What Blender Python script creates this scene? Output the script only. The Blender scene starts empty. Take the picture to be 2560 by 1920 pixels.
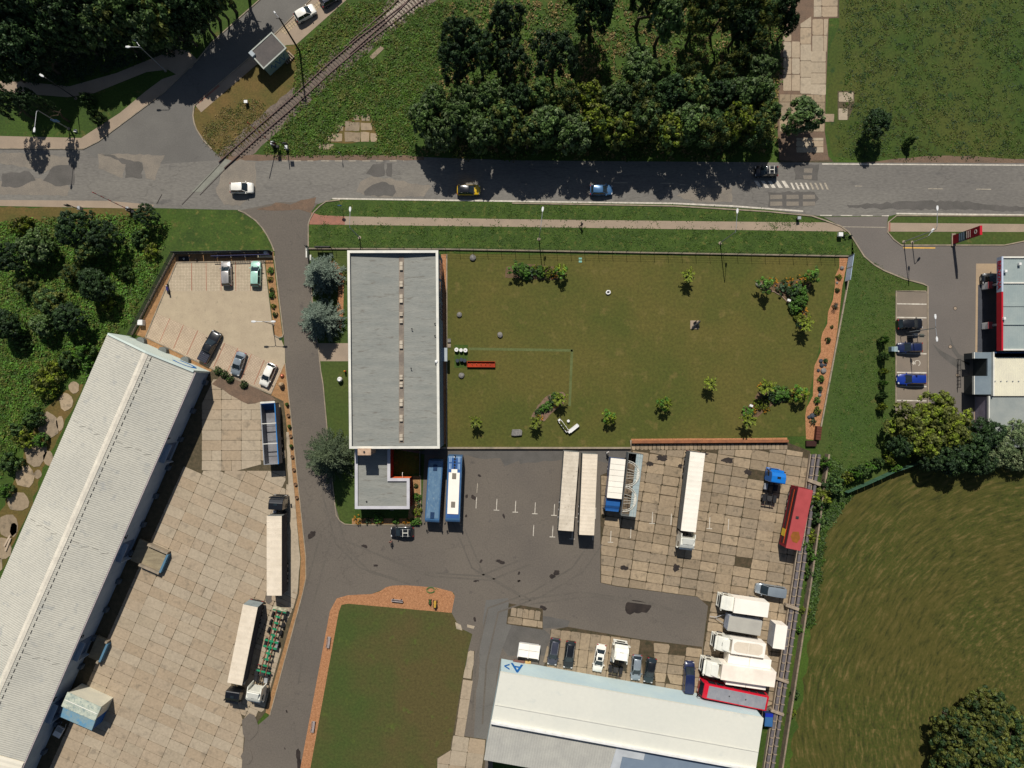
import bpy, bmesh, math, random
from mathutils import Vector, Matrix
from mathutils.geometry import tessellate_polygon

RAD = math.radians
rnd = random.Random(11)
scene = bpy.context.scene
COL = scene.collection

# ------------------------------------------------------------------ camera, sky, sun, exposure
HC = 125.0            # flying height in metres
GS = 0.07             # metres of ground covered by one photo pixel
NX, NY = 1280.0, 985.0  # point straight below the camera
cam_d = bpy.data.cameras.new('camera')
cam = bpy.data.objects.new('camera', cam_d)
COL.objects.link(cam)
cam.location = (0, 0, HC)
cam_d.sensor_width = 36.0
cam_d.lens = 36.0 * HC / (2560 * GS)
cam_d.shift_y = (NY - 960) / 2560.0
cam_d.clip_start = 1.0
cam_d.clip_end = 2000.0
scene.camera = cam

SUN_EL = 51.0
SUN_DX, SUN_DY = 0.115, -1.0      # direction in which shadows fall on the ground
world = bpy.data.worlds.new("World")
scene.world = world
world.use_nodes = True
wn = world.node_tree.nodes
wl = world.node_tree.links
wn.clear()
w_out = wn.new('ShaderNodeOutputWorld')
w_bg = wn.new('ShaderNodeBackground')
w_sky = wn.new('ShaderNodeTexSky')
w_sky.sky_type = 'NISHITA'
w_sky.sun_disc = False
w_sky.sun_elevation = RAD(SUN_EL)
w_sky.sun_rotation = math.atan2(-SUN_DX, -SUN_DY)
w_bg.inputs['Strength'].default_value = 0.05
wl.new(w_sky.outputs[0], w_bg.inputs[0])
wl.new(w_bg.outputs[0], w_out.inputs[0])
sun_d = bpy.data.lights.new('sun', 'SUN')
sun_d.energy = 4.4
sun_d.angle = RAD(0.5)
sun_d.color = (1.0, 0.955, 0.885)
sun = bpy.data.objects.new('sun', sun_d)
COL.objects.link(sun)
_hd = Vector((SUN_DX, SUN_DY, 0)).normalized() * math.cos(RAD(SUN_EL))
sun.rotation_euler = Vector((_hd.x, _hd.y, -math.sin(RAD(SUN_EL)))).to_track_quat('-Z', 'Y').to_euler()
sun.location = (0, 40, 90)
scene.view_settings.view_transform = 'Standard'
scene.view_settings.look = 'None'
scene.view_settings.gamma = 1.0
scene.view_settings.exposure = 0.0
scene.view_settings.use_curve_mapping = False
scene.render.resolution_x = 1024
scene.render.resolution_y = 768


# ------------------------------------------------------------------ helpers
def T(c, r, x, y):
    return (640 * c + x / 3.456, 480 * r + y / 3.456)


def D(x, y):
    return (x * 1.15732, y * 1.15732)


def Z(ox, oy, s, x, y):
    return (ox + x / s, oy + y / s)


def P(p, h=0.0):
    k = GS * (HC - h) / HC
    return Vector(((p[0] - NX) * k, -(p[1] - NY) * k))


def P3(p, h=0.0, z=None):
    v = P(p, h)
    return Vector((v.x, v.y, h if z is None else z))


def tag(o, label, cat, group=None):
    o['label'] = label
    o['category'] = cat
    if group:
        o['group'] = group
    return o


def structure(o):
    o['kind'] = 'structure'
    return o


def stuff(o):
    o['kind'] = 'stuff'
    return o


def empty(name, loc=(0, 0, 0), rz=0.0):
    o = bpy.data.objects.new(name, None)
    o.empty_display_size = 0.5
    o.location = (loc[0], loc[1], loc[2] if len(loc) > 2 else 0)
    o.rotation_euler = (0, 0, rz)
    COL.objects.link(o)
    return o


def copy_tree(src, loc, rz=0.0, scale=None, label=None):
    def cp(o, parent):
        c = o.copy()
        COL.objects.link(c)
        c.parent = parent
        for ch in o.children:
            cp(ch, c)
        return c
    c = cp(src, None)
    c.location = (loc[0], loc[1], loc[2] if len(loc) > 2 else 0)
    c.rotation_euler = (0, 0, rz)
    if scale is not None:
        c.scale = scale if hasattr(scale, '__len__') else (scale, scale, scale)
    if label:
        c['label'] = label
    return c


class MB:
    def __init__(self):
        self.v, self.f, self.m = [], [], []

    def add(self, vs, fs, mi=0):
        b = len(self.v)
        self.v.extend([tuple(q) for q in vs])
        for f in fs:
            self.f.append([b + i for i in f])
            self.m.append(mi)
        return self

    def box(self, x0, x1, y0, y1, z0, z1, mi=0):
        vs = [(x0, y0, z0), (x1, y0, z0), (x1, y1, z0), (x0, y1, z0), (x0, y0, z1), (x1, y0, z1), (x1, y1, z1), (x0, y1, z1)]
        return self.add(vs, [(0, 3, 2, 1), (4, 5, 6, 7), (0, 1, 5, 4), (1, 2, 6, 5), (2, 3, 7, 6), (3, 0, 4, 7)], mi)

    def rbox(self, cx, cy, sx, sy, z0, z1, a=0.0, mi=0):
        c, s = math.cos(a), math.sin(a)
        pts = [(cx + x * c - y * s, cy + x * s + y * c) for x, y in ((-sx / 2, -sy / 2), (sx / 2, -sy / 2), (sx / 2, sy / 2), (-sx / 2, sy / 2))]
        return self.prism(pts, z0, z1, mi)

    def prism(self, pts, z0, z1, mi=0, top=None):
        n = len(pts)
        ar = sum(pts[i][0] * pts[(i + 1) % n][1] - pts[(i + 1) % n][0] * pts[i][1] for i in range(n))
        pts = list(pts)
        tp = list(top) if top else None
        if ar < 0:
            pts.reverse()
            if tp:
                tp.reverse()
        tp = tp or pts
        zt = z1 if hasattr(z1, '__len__') else [z1] * n
        vs = [(p[0], p[1], z0) for p in pts] + [(p[0], p[1], zt[i]) for i, p in enumerate(tp)]
        fs = [tuple(reversed(range(n))), tuple(range(n, 2 * n))] + [(i, (i + 1) % n, n + (i + 1) % n, n + i) for i in range(n)]
        return self.add(vs, fs, mi)

    def cyl(self, p0, p1, r0, r1=None, n=8, mi=0):
        r1 = r0 if r1 is None else r1
        p0, p1 = Vector(p0), Vector(p1)
        d = (p1 - p0)
        if d.length < 1e-6:
            return self
        d.normalize()
        a = d.orthogonal().normalized()
        b = d.cross(a)
        vs = []
        for p, r in ((p0, r0), (p1, r1)):
            for i in range(n):
                t = 2 * math.pi * i / n
                vs.append(p + a * math.cos(t) * r + b * math.sin(t) * r)
        fs = [(i, (i + 1) % n, n + (i + 1) % n, n + i) for i in range(n)] + [tuple(reversed(range(n))), tuple(range(n, 2 * n))]
        return self.add(vs, fs, mi)

    def tube(self, pts, r, n=6, mi=0):
        for a, b in zip(pts[:-1], pts[1:]):
            self.cyl(a, b, r, r, n, mi)
        return self

    def lathe(self, prof, n=12, mi=0, cx=0, cy=0):
        vs, fs = [], []
        for r, z in prof:
            for i in range(n):
                t = 2 * math.pi * i / n
                vs.append((cx + r * math.cos(t), cy + r * math.sin(t), z))
        for k in range(len(prof) - 1):
            for i in range(n):
                fs.append((k * n + i, k * n + (i + 1) % n, (k + 1) * n + (i + 1) % n, (k + 1) * n + i))
        fs.append(tuple(range((len(prof) - 1) * n, len(prof) * n)))
        return self.add(vs, fs, mi)

    def profile(self, pts, y0, y1, mi=0):
        """closed outline in x,z pushed along y"""
        n = len(pts)
        vs = [(p[0], y0, p[1]) for p in pts] + [(p[0], y1, p[1]) for p in pts]
        ar = sum(pts[i][0] * pts[(i + 1) % n][1] - pts[(i + 1) % n][0] * pts[i][1] for i in range(n))
        fs = [tuple(range(n)), tuple(reversed(range(n, 2 * n)))] + [(i, n + i, n + (i + 1) % n, (i + 1) % n) for i in range(n)]
        if ar < 0:
            fs = [tuple(reversed(f)) for f in fs]
        return self.add(vs, fs, mi)

    def build(self, name, mats, parent=None, smooth=False, bevel=0.0, seg=1, loc=None):
        me = bpy.data.meshes.new(name)
        me.from_pydata(self.v, [], self.f)
        if not isinstance(mats, (list, tuple)):
            mats = [mats]
        for m in mats:
            me.materials.append(m)
        if len(mats) > 1:
            me.polygons.foreach_set('material_index', self.m)
        if bevel > 0:
            bm = bmesh.new()
            bm.from_mesh(me)
            bmesh.ops.remove_doubles(bm, verts=bm.verts, dist=1e-4)
            es = [e for e in bm.edges if len(e.link_faces) == 2 and e.calc_face_angle(0) > 0.3]
            bmesh.ops.bevel(bm, geom=es, offset=bevel, segments=seg, affect='EDGES', profile=0.6, clamp_overlap=True)
            bm.to_mesh(me)
            bm.free()
        if smooth:
            me.polygons.foreach_set('use_smooth', [True] * len(me.polygons))
            me.set_sharp_from_angle(angle=RAD(38))
        me.update()
        o = bpy.data.objects.new(name, me)
        COL.objects.link(o)
        if parent is not None:
            o.parent = parent
        if loc is not None:
            o.location = loc
        return o


# ------------------------------------------------------------------ materials
_mats = {}


def lin(c):
    return tuple(((x / 255.0) / 12.92 if x / 255.0 <= 0.04045 else ((x / 255.0 + 0.055) / 1.055) ** 2.4) for x in c)


def M(name, c1, c2=None, c3=None, s1=0.4, s2=4.0, rough=0.85, metal=0.0, fine=0.18, bump=0.0, bscale=12.0, lo=0.35, hi=0.65,
      t3=0.62, objrand=0.0, coat=0.0, stretch=None, spec=0.3, islrand=0.0, world=False, crack=None):
    """mottled surface: c1/c2 patches, c3 stains, fine grain; colours are linear base colours"""
    if name in _mats:
        return _mats[name]
    m = bpy.data.materials.new(name)
    _mats[name] = m
    m.use_nodes = True
    nt = m.node_tree
    n, l = nt.nodes, nt.links
    bs = n['Principled BSDF']
    bs.inputs['Roughness'].default_value = rough
    bs.inputs['Metallic'].default_value = metal
    bs.inputs['Specular IOR Level'].default_value = spec
    if coat:
        bs.inputs['Coat Weight'].default_value = coat
        bs.inputs['Coat Roughness'].default_value = 0.08
    tc = n.new('ShaderNodeTexCoord')
    vec = tc.outputs['Object']
    if world:
        vec = n.new('ShaderNodeNewGeometry').outputs['Position']
    if stretch:
        mp = n.new('ShaderNodeMapping')
        mp.inputs['Scale'].default_value = stretch[:3]
        if len(stretch) > 3:
            mp.inputs['Rotation'].default_value = (0, 0, stretch[3])
        l.new(vec, mp.inputs[0])
        vec = mp.outputs[0]
    c2 = c2 or tuple(x * 0.8 for x in c1)

    def noise(sc, det=5.0):
        nz = n.new('ShaderNodeTexNoise')
        nz.inputs['Scale'].default_value = sc
        nz.inputs['Detail'].default_value = det
        nz.inputs['Roughness'].default_value = 0.6
        l.new(vec, nz.inputs['Vector'])
        return nz.outputs['Fac']

    def ramp(fac, a, b):
        mr = n.new('ShaderNodeMapRange')
        mr.inputs['From Min'].default_value = a
        mr.inputs['From Max'].default_value = b
        l.new(fac, mr.inputs['Value'])
        return mr.outputs[0]

    def mix(fac, a, b, mode='MIX'):
        mx = n.new('ShaderNodeMix')
        mx.data_type = 'RGBA'
        mx.blend_type = mode
        if isinstance(fac, float):
            mx.inputs[0].default_value = fac
        else:
            l.new(fac, mx.inputs[0])
        for i, q in ((6, a), (7, b)):
            if isinstance(q, tuple):
                mx.inputs[i].default_value = (*q, 1) if len(q) == 3 else q
            else:
                l.new(q, mx.inputs[i])
        return mx.outputs[2]
    col = mix(ramp(noise(s1), lo, hi), c1, c2)
    if c3:
        col = mix(ramp(noise(s1 * 2.3 + 0.31), t3, t3 + 0.12), col, c3)
    if fine:
        f = ramp(noise(s2, 8.0), 0.25, 0.75)
        f2 = n.new('ShaderNodeMapRange')
        f2.inputs['To Min'].default_value = 1 - fine
        f2.inputs['To Max'].default_value = 1 + fine
        l.new(f, f2.inputs['Value'])
        col = mix(1.0, col, f2.outputs[0], 'MULTIPLY')
    if crack:
        wv = n.new('ShaderNodeVectorMath')
        wv.operation = 'MULTIPLY_ADD'
        nz = n.new('ShaderNodeTexNoise')
        nz.inputs['Scale'].default_value = 0.5
        nz.inputs['Detail'].default_value = 6
        l.new(vec, nz.inputs['Vector'])
        l.new(nz.outputs['Color'], wv.inputs[0])
        wv.inputs[1].default_value = (3, 3, 3)
        l.new(vec, wv.inputs[2])
        vo = n.new('ShaderNodeTexVoronoi')
        vo.feature = 'DISTANCE_TO_EDGE'
        vo.inputs['Scale'].default_value = crack[0]
        l.new(wv.outputs[0], vo.inputs['Vector'])
        f3 = n.new('ShaderNodeMapRange')
        f3.inputs['From Max'].default_value = crack[1]
        f3.inputs['To Min'].default_value = 1 - crack[2]
        l.new(vo.outputs['Distance'], f3.inputs['Value'])
        col = mix(1.0, col, f3.outputs[0], 'MULTIPLY')
    for src, amt in (('obj', objrand), ('isl', islrand)):
        if amt:
            if src == 'obj':
                oi = n.new('ShaderNodeObjectInfo')
                ro = oi.outputs['Random']
            else:
                oi = n.new('ShaderNodeNewGeometry')
                ro = oi.outputs['Random Per Island']
            f2 = n.new('ShaderNodeMapRange')
            f2.inputs['To Min'].default_value = 1 - amt
            f2.inputs['To Max'].default_value = 1 + amt
            l.new(ro, f2.inputs['Value'])
            col = mix(1.0, col, f2.outputs[0], 'MULTIPLY')
    l.new(col, bs.inputs['Base Color'])
    if bump:
        bp = n.new('ShaderNodeBump')
        bp.inputs['Strength'].default_value = bump
        bp.inputs['Distance'].default_value = 0.1
        l.new(noise(bscale, 6.0), bp.inputs['Height'])
        l.new(bp.outputs[0], bs.inputs['Normal'])
    return m


def paint(name, c, rough=0.3, metal=0.0, coat=0.6, dirt=0.12):
    return M('paint_' + name, c, tuple(x * (1 - dirt) for x in c), s1=0.9, s2=9, rough=rough, metal=metal, coat=coat, fine=0.05, spec=0.5)


def leafmat(name, c1, c2, isl=0.45):
    m = M('leaf_' + name, c1, c2, s1=0.5, s2=3.0, rough=0.6, fine=0.25, objrand=0.22, islrand=isl, spec=0.25)
    return m


GLASS = M('dark_glass', (0.012, 0.018, 0.022), (0.02, 0.03, 0.035), s1=0.6, rough=0.08, fine=0, spec=0.6, coat=0.3)
TYRE = M('tyre_rubber', (0.015, 0.015, 0.016), s1=4, rough=0.9)
RIM = M('rim_alloy', (0.35, 0.35, 0.36), s1=4, rough=0.4, metal=0.6)
BLACKP = M('black_plastic', (0.02, 0.02, 0.022), s1=3, rough=0.6)
STEEL = M('galvanised_steel', (0.42, 0.43, 0.44), (0.33, 0.34, 0.35), s1=2, rough=0.5, metal=0.5)
DARKSTEEL = M('dark_steel', (0.035, 0.037, 0.04), (0.06, 0.055, 0.05), s1=2, rough=0.6, metal=0.3)
WHITE = M('white_enamel', (0.78, 0.77, 0.74), (0.68, 0.67, 0.63), s1=1.0, rough=0.5, fine=0.06)
LAMPLENS = M('clear_lens', (0.6, 0.6, 0.58), s1=4, rough=0.15, fine=0)
REDLENS = M('red_lens', (0.35, 0.015, 0.02), s1=4, rough=0.2, fine=0)
CONC = M('kerb_concrete', lin((158, 143, 122)), lin((128, 118, 102)), s1=0.8, s2=8, fine=0.15)


def sheet(name, pts, z, mat, parent=None, rough=0.0, step=1.2, thick=0.0, h=0.0):
    """flat ground sheet from photo pixels, edges optionally roughened (metres)"""
    w = [P(p, h) for p in pts]
    if rough > 0:
        out = []
        n = len(w)
        for i in range(n):
            a, b = w[i], w[(i + 1) % n]
            k = max(1, int((b - a).length / step))
            k = min(k, 90)
            nrm = Vector((-(b - a).y, (b - a).x))
            if nrm.length > 0:
                nrm.normalize()
            for j in range(k):
                q = a.lerp(b, j / k)
                if j:
                    q = q + nrm * rnd.uniform(-rough, rough)
                out.append(q)
        w = out
    ar = sum(w[i].x * w[(i + 1) % len(w)].y - w[(i + 1) % len(w)].x * w[i].y for i in range(len(w)))
    if ar < 0:
        w.reverse()
    vs = [(q.x, q.y, z) for q in w]
    tris = tessellate_polygon([[Vector(q) for q in vs]])
    fs = []
    for t in tris:
        a, b, c = (Vector(vs[i]) for i in t)
        if (b - a).cross(c - a).z < 0:
            t = (t[0], t[2], t[1])
        fs.append(tuple(t))
    if thick > 0:
        n = len(vs)
        vs = vs + [(q[0], q[1], z - thick) for q in vs]
        fs += [(i, n + i, n + (i + 1) % n, (i + 1) % n) for i in range(n)]
    mb = MB()
    mb.add(vs, fs)
    o = mb.build(name, mat, parent)
    return o


def kerb(name, pts, w, hgt, mat, parent=None, closed=False, z=0.0):
    """raised strip following photo pixels"""
    q = [P(p) for p in pts]
    mb = MB()
    n = len(q)
    L, Rr = [], []
    for i in range(n):
        if closed:
            d = (q[(i + 1) % n] - q[i - 1])
        else:
            d = q[min(i + 1, n - 1)] - q[max(i - 1, 0)]
        d.normalize()
        nn = Vector((-d.y, d.x)) * w / 2
        L.append(q[i] + nn)
        Rr.append(q[i] - nn)
    rng = range(n) if closed else range(n - 1)
    for i in rng:
        j = (i + 1) % n
        mb.prism([L[i], L[j], Rr[j], Rr[i]], z, z + hgt)
    return mb.build(name, mat, parent)


def inpoly(p, poly):
    x, y = p[0], p[1]
    c = False
    n = len(poly)
    for i in range(n):
        x1, y1 = poly[i][0], poly[i][1]
        x2, y2 = poly[(i + 1) % n][0], poly[(i + 1) % n][1]
        if (y1 > y) != (y2 > y) and x < (x2 - x1) * (y - y1) / (y2 - y1) + x1:
            c = not c
    return c


def clip(sub, poly):
    """clip convex polygon sub by convex counter-clockwise polygon"""
    out = list(sub)
    n = len(poly)
    for i in range(n):
        a, b = poly[i], poly[(i + 1) % n]
        inp, out = out, []
        if not inp:
            return []

        def side(p):
            return (b[0] - a[0]) * (p[1] - a[1]) - (b[1] - a[1]) * (p[0] - a[0])
        for j in range(len(inp)):
            p, q = inp[j], inp[(j + 1) % len(inp)]
            sp, sq = side(p), side(q)
            if sp >= 0:
                out.append(p)
            if (sp >= 0) != (sq >= 0):
                t = sp / (sp - sq)
                out.append((p[0] + (q[0] - p[0]) * t, p[1] + (q[1] - p[1]) * t))
    return out


def area(pg):
    return 0.5 * sum(pg[i][0] * pg[(i + 1) % len(pg)][1] - pg[(i + 1) % len(pg)][0] * pg[i][1] for i in range(len(pg)))


def slabs(parent, region, origin, ang, cw, ch, mats, z=0.012, t=0.05, gap=0.05, stagger=0.0, drop=0.0, holes=(), name='slab', sub=0.0, jit=0.03, cnt=None):
    """concrete slabs cut to a convex region; every slab an object of its own"""
    reg = [tuple(P(p)) for p in region]
    if area(reg) < 0:
        reg.reverse()
    hl = [[tuple(P(p)) for p in hh] for hh in holes]
    o = P(origin)
    ux = Vector((math.cos(ang), math.sin(ang)))
    uy = Vector((-ux.y, ux.x))
    us = [(Vector(p) - o).dot(ux) for p in reg]
    vs = [(Vector(p) - o).dot(uy) for p in reg]
    k = 0
    for i in range(int(math.floor(min(us) / cw)), int(math.ceil(max(us) / cw))):
        off = stagger * ch * (i % 2)
        for j in range(int(math.floor(min(vs) / ch)) - 1, int(math.ceil(max(vs) / ch)) + 1):
            cells = [(i * cw, (i + 1) * cw, j * ch + off, (j + 1) * ch + off)]
            if rnd.random() < sub:
                xm = (i + 0.5) * cw
                cells = [(i * cw, xm, j * ch + off, (j + 1) * ch + off), (xm, (i + 1) * cw, j * ch + off, (j + 1) * ch + off)]
            for (x0, x1, y0, y1) in cells:
                if rnd.random() < drop:
                    continue
                g = gap * rnd.uniform(0.5, 1.5) / 2
                cc = min(0.16, gap * 2.2) * rnd.uniform(0.5, 1.3)
                x0, x1, y0, y1 = x0 + g, x1 - g, y0 + g, y1 - g
                loc = [(x0 + cc, y0), (x1 - cc, y0), (x1, y0 + cc), (x1, y1 - cc), (x1 - cc, y1), (x0 + cc, y1), (x0, y1 - cc), (x0, y0 + cc)]
                loc = [(a + rnd.uniform(-jit, jit), b + rnd.uniform(-jit, jit)) for a, b in loc]
                pg = [tuple(o + ux * a + uy * b) for a, b in loc]
                pg = clip(reg, pg)
                if len(pg) < 3 or area(pg) < 0.25 * cw * ch * (0.5 if len(cells) > 1 else 1):
                    continue
                pg = [p for i, p in enumerate(pg) if abs(p[0] - pg[i - 1][0]) + abs(p[1] - pg[i - 1][1]) > 1e-4]
                if len(pg) < 3:
                    continue
                cx = sum(p[0] for p in pg) / len(pg)
                cy = sum(p[1] for p in pg) / len(pg)
                if any(inpoly((cx, cy), hh) for hh in hl):
                    continue
                mb = MB()
                zt = z + t + rnd.uniform(-0.008, 0.008)
                mb.prism([(p[0] - cx, p[1] - cy) for p in pg], 0, zt - z)
                ob = mb.build(name, rnd.choice(mats), parent((cx, cy)) if callable(parent) else parent)
                ob.location = (cx, cy, z)
                k += 1
    return k


def text_mesh(txt, size, depth=0.02, bold=0.0):
    cu = bpy.data.curves.new('lettering', 'FONT')
    cu.body = txt
    cu.size = size
    cu.extrude = depth
    cu.offset = bold
    cu.align_x = 'CENTER'
    cu.align_y = 'CENTER'
    cu.resolution_u = 3
    ob = bpy.data.objects.new('lettering', cu)
    COL.objects.link(ob)
    bpy.context.view_layer.update()
    dg = bpy.context.evaluated_depsgraph_get()
    me = bpy.data.meshes.new_from_object(ob.evaluated_get(dg))
    bpy.data.objects.remove(ob)
    return me


def lettering(txt, size, mat, parent, matrix, name='lettering', bold=0.0):
    me = text_mesh(txt, size, 0.015, bold)
    me.materials.clear()
    me.materials.append(mat)
    o = bpy.data.objects.new(name, me)
    COL.objects.link(o)
    o.parent = parent
    o.matrix_local = matrix
    return o


def wall_frame(p, right, up):
    """matrix with x = right, y = up, z = outward"""
    right = Vector(right).normalized()
    up = Vector(up).normalized()
    nz = right.cross(up)
    m = Matrix((right, up, nz)).transposed().to_4x4()
    m.translation = Vector(p)
    return m
# ------------------------------------------------------------------ ground materials
G_ROUGH = M('meadow_grass', lin((64, 86, 24)), lin((48, 68, 20)), lin((86, 86, 38)), s1=0.09, s2=3.2, fine=0.4, bump=0.5, bscale=3.0, t3=0.58)
G_MEADOW = M('clover_meadow', lin((52, 73, 20)), lin((72, 78, 28)), lin((42, 64, 24)), s1=0.06, s2=2.6, fine=0.36, bump=0.4, bscale=3.0, t3=0.56)
G_VERGE = M('mown_verge', lin((66, 86, 28)), lin((50, 70, 22)), lin((92, 94, 42)), s1=0.35, s2=3.0, fine=0.4, bump=0.4, bscale=4.0, t3=0.56)
G_LAWN = M('dry_lawn', lin((90, 84, 36)), lin((75, 79, 29)), lin((98, 90, 44)), s1=0.06, s2=2.2, fine=0.3, bump=0.3, bscale=5.0, t3=0.57, lo=0.4, hi=0.6)
G_LAWN2 = M('worn_lawn', lin((82, 74, 40)), lin((64, 77, 32)), lin((78, 88, 36)), s1=0.04, s2=2.4, fine=0.3, bump=0.3, bscale=5.0, t3=0.6, lo=0.4, hi=0.58)
G_BROWN = M('parched_grass', lin((104, 84, 44)), lin((82, 78, 34)), lin((72, 84, 34)), s1=0.25, s2=3.0, fine=0.3, bump=0.3, bscale=4.0)
G_SLOPE = M('slope_grass', lin((56, 78, 28)), lin((70, 80, 32)), lin((88, 86, 42)), s1=0.08, s2=2.4, fine=0.32, bump=0.3, bscale=5.0, t3=0.6, lo=0.3, hi=0.7)
A_ROAD = M('worn_asphalt', lin((120, 116, 108)), lin((108, 104, 98)), lin((96, 93, 89)), s1=0.12, s2=4.0, fine=0.24, bump=0.15, bscale=14, stretch=(0.35, 1.0, 1.0), t3=0.6, crack=(0.12, 0.01, 0.2))
A_SIDE = M('side_road_asphalt', lin((108, 105, 99)), lin((99, 96, 91)), s1=0.15, s2=5.0, fine=0.14, bump=0.1, bscale=14, crack=(0.07, 0.005, 0.15))
A_YARD = M('yard_asphalt', lin((106, 98, 88)), lin((97, 90, 82)), lin((86, 80, 74)), s1=0.07, s2=4.0, fine=0.18, bump=0.1, bscale=14, t3=0.62, crack=(0.06, 0.004, 0.16))
A_FORE = M('forecourt_asphalt', lin((112, 105, 98)), lin((103, 97, 91)), s1=0.07, s2=5.0, fine=0.13, bump=0.1, bscale=14)
A_PALE = M('pale_asphalt_repair', lin((132, 123, 110)), lin((118, 111, 101)), s1=0.5, s2=6.0, fine=0.22, bump=0.2, bscale=10)
A_DARK = M('dark_asphalt_repair', lin((96, 92, 87)), lin((86, 83, 78)), s1=0.5, s2=6.0, fine=0.16, bump=0.1, bscale=10)
STAIN = M('oil_stain', lin((40, 34, 31)), lin((54, 46, 41)), s1=0.8, s2=5, rough=0.6, fine=0.2)
MUD = M('dried_mud', lin((118, 96, 78)), lin((100, 84, 70)), s1=0.6, s2=5, fine=0.25, bump=0.3)
PAVE = M('footpath_paving', lin((158, 140, 120)), lin((146, 130, 112)), s1=0.3, s2=7.0, fine=0.12)
PAVERED = M('red_paving', lin((158, 108, 90)), lin((140, 100, 84)), s1=0.8, s2=7.0, fine=0.14)
PAINT_W = M('road_paint', lin((214, 206, 190)), lin((176, 168, 154)), lin((140, 134, 124)), s1=1.5, s2=7, fine=0.12, t3=0.6)
PAINT_Y = M('yellow_paint', lin((222, 176, 84)), lin((196, 156, 80)), s1=1.5, s2=7, fine=0.1)
PAINT_OLD = M('faded_paint', lin((176, 166, 148)), lin((150, 140, 124)), lin((120, 112, 100)), s1=2.5, s2=8, fine=0.15, t3=0.55)
MULCH = M('bark_mulch', lin((178, 128, 90)), lin((156, 108, 72)), lin((124, 88, 60)), s1=2.6, s2=9.0, fine=0.4, bump=0.6, bscale=10, t3=0.56)
MULCH_D = M('brown_mulch', lin((142, 108, 72)), lin((164, 124, 84)), lin((104, 86, 54)), s1=1.8, s2=9.0, fine=0.4, bump=0.6, bscale=10)
JOINT = M('weedy_joint_soil', lin((92, 80, 60)), lin((70, 64, 46)), lin((58, 66, 34)), s1=1.4, s2=6, fine=0.3)
JOINT_R = M('dark_joint_soil', lin((84, 70, 52)), lin((58, 54, 36)), lin((50, 62, 28)), s1=1.2, s2=6, fine=0.3)
BALLAST = M('track_ballast', lin((126, 112, 100)), lin((98, 88, 80)), lin((84, 84, 50)), s1=1.6, s2=9, fine=0.5, bump=1.0, bscale=12, t3=0.6)
SL = [M('slab_concrete_%s' % n, lin(a), lin(b), lin(c), s1=0.16, s2=2.2, fine=0.15, bump=0.1, bscale=16, objrand=0.03, t3=0.56, lo=.3, hi=.7, world=True, crack=(0.22, 0.004, 0.25)) for n, a, b, c in (
    ('sand', (172, 157, 134), (163, 149, 128), (148, 135, 116)), ('warm', (169, 153, 130), (159, 145, 123), (144, 131, 112)),
    ('grey', (169, 151, 127), (159, 143, 121), (142, 128, 108)), ('dull', (166, 147, 122), (156, 139, 116), (138, 124, 104)))]
SR = [M('old_slab_%s' % n, lin(a), lin(b), lin(c), s1=0.2, s2=2.0, fine=0.2, bump=0.15, bscale=16, objrand=0.04, t3=0.56, lo=.3, hi=.7, world=True, crack=(0.3, 0.006, 0.3)) for n, a, b, c in (
    ('sand', (154, 136, 111), (143, 126, 103), (120, 107, 88)), ('brown', (145, 128, 104), (135, 119, 97), (110, 98, 80)),
    ('grey', (146, 130, 108), (136, 121, 100), (112, 101, 84)), ('pale', (163, 144, 117), (150, 132, 108), (127, 113, 92)))]

# field with curved swaths of cut hay
fm = bpy.data.materials.new('mown_field')
fm.use_nodes = True
n_, l_ = fm.node_tree.nodes, fm.node_tree.links
b_ = n_['Principled BSDF']
b_.inputs['Roughness'].default_value = 0.9
b_.inputs['Specular IOR Level'].default_value = 0.15
tc_ = n_.new('ShaderNodeTexCoord')
cx_, cy_ = P(D(2330, 1560))
sb = n_.new('ShaderNodeVectorMath'); sb.operation = 'SUBTRACT'; sb.inputs[1].default_value = (cx_, cy_, 0)
wb_ = n_.new('ShaderNodeTexNoise'); wb_.inputs['Scale'].default_value = 0.07; wb_.inputs['Detail'].default_value = 3
l_.new(tc_.outputs['Object'], wb_.inputs['Vector'])
wsc = n_.new('ShaderNodeVectorMath'); wsc.operation = 'SCALE'; wsc.inputs[3].default_value = 2.4
l_.new(wb_.outputs['Color'], wsc.inputs[0])
wad = n_.new('ShaderNodeVectorMath'); wad.operation = 'ADD'
l_.new(tc_.outputs['Object'], wad.inputs[0]); l_.new(wsc.outputs[0], wad.inputs[1])
l_.new(wad.outputs[0], sb.inputs[0])
ln = n_.new('ShaderNodeVectorMath'); ln.operation = 'LENGTH'
l_.new(sb.outputs[0], ln.inputs[0])
sp = n_.new('ShaderNodeSeparateXYZ'); l_.new(sb.outputs[0], sp.inputs[0])
at = n_.new('ShaderNodeMath'); at.operation = 'ARCTAN2'
l_.new(sp.outputs['Y'], at.inputs[0]); l_.new(sp.outputs['X'], at.inputs[1])
am = n_.new('ShaderNodeMath'); am.operation = 'MULTIPLY'; am.inputs[1].default_value = 8.0
l_.new(at.outputs[0], am.inputs[0])
cb = n_.new('ShaderNodeCombineXYZ')
l_.new(ln.outputs['Value'], cb.inputs[0]); l_.new(am.outputs[0], cb.inputs[1])
hay = n_.new('ShaderNodeTexNoise'); hay.inputs['Scale'].default_value = 1.7; hay.inputs['Detail'].default_value = 5; hay.inputs['Roughness'].default_value = 0.65
l_.new(cb.outputs[0], hay.inputs['Vector'])
pat = n_.new('ShaderNodeTexNoise'); pat.inputs['Scale'].default_value = 0.06; pat.inputs['Detail'].default_value = 4
l_.new(tc_.outputs['Object'], pat.inputs['Vector'])
fi = n_.new('ShaderNodeTexNoise'); fi.inputs['Scale'].default_value = 2.5; fi.inputs['Detail'].default_value = 7
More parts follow.
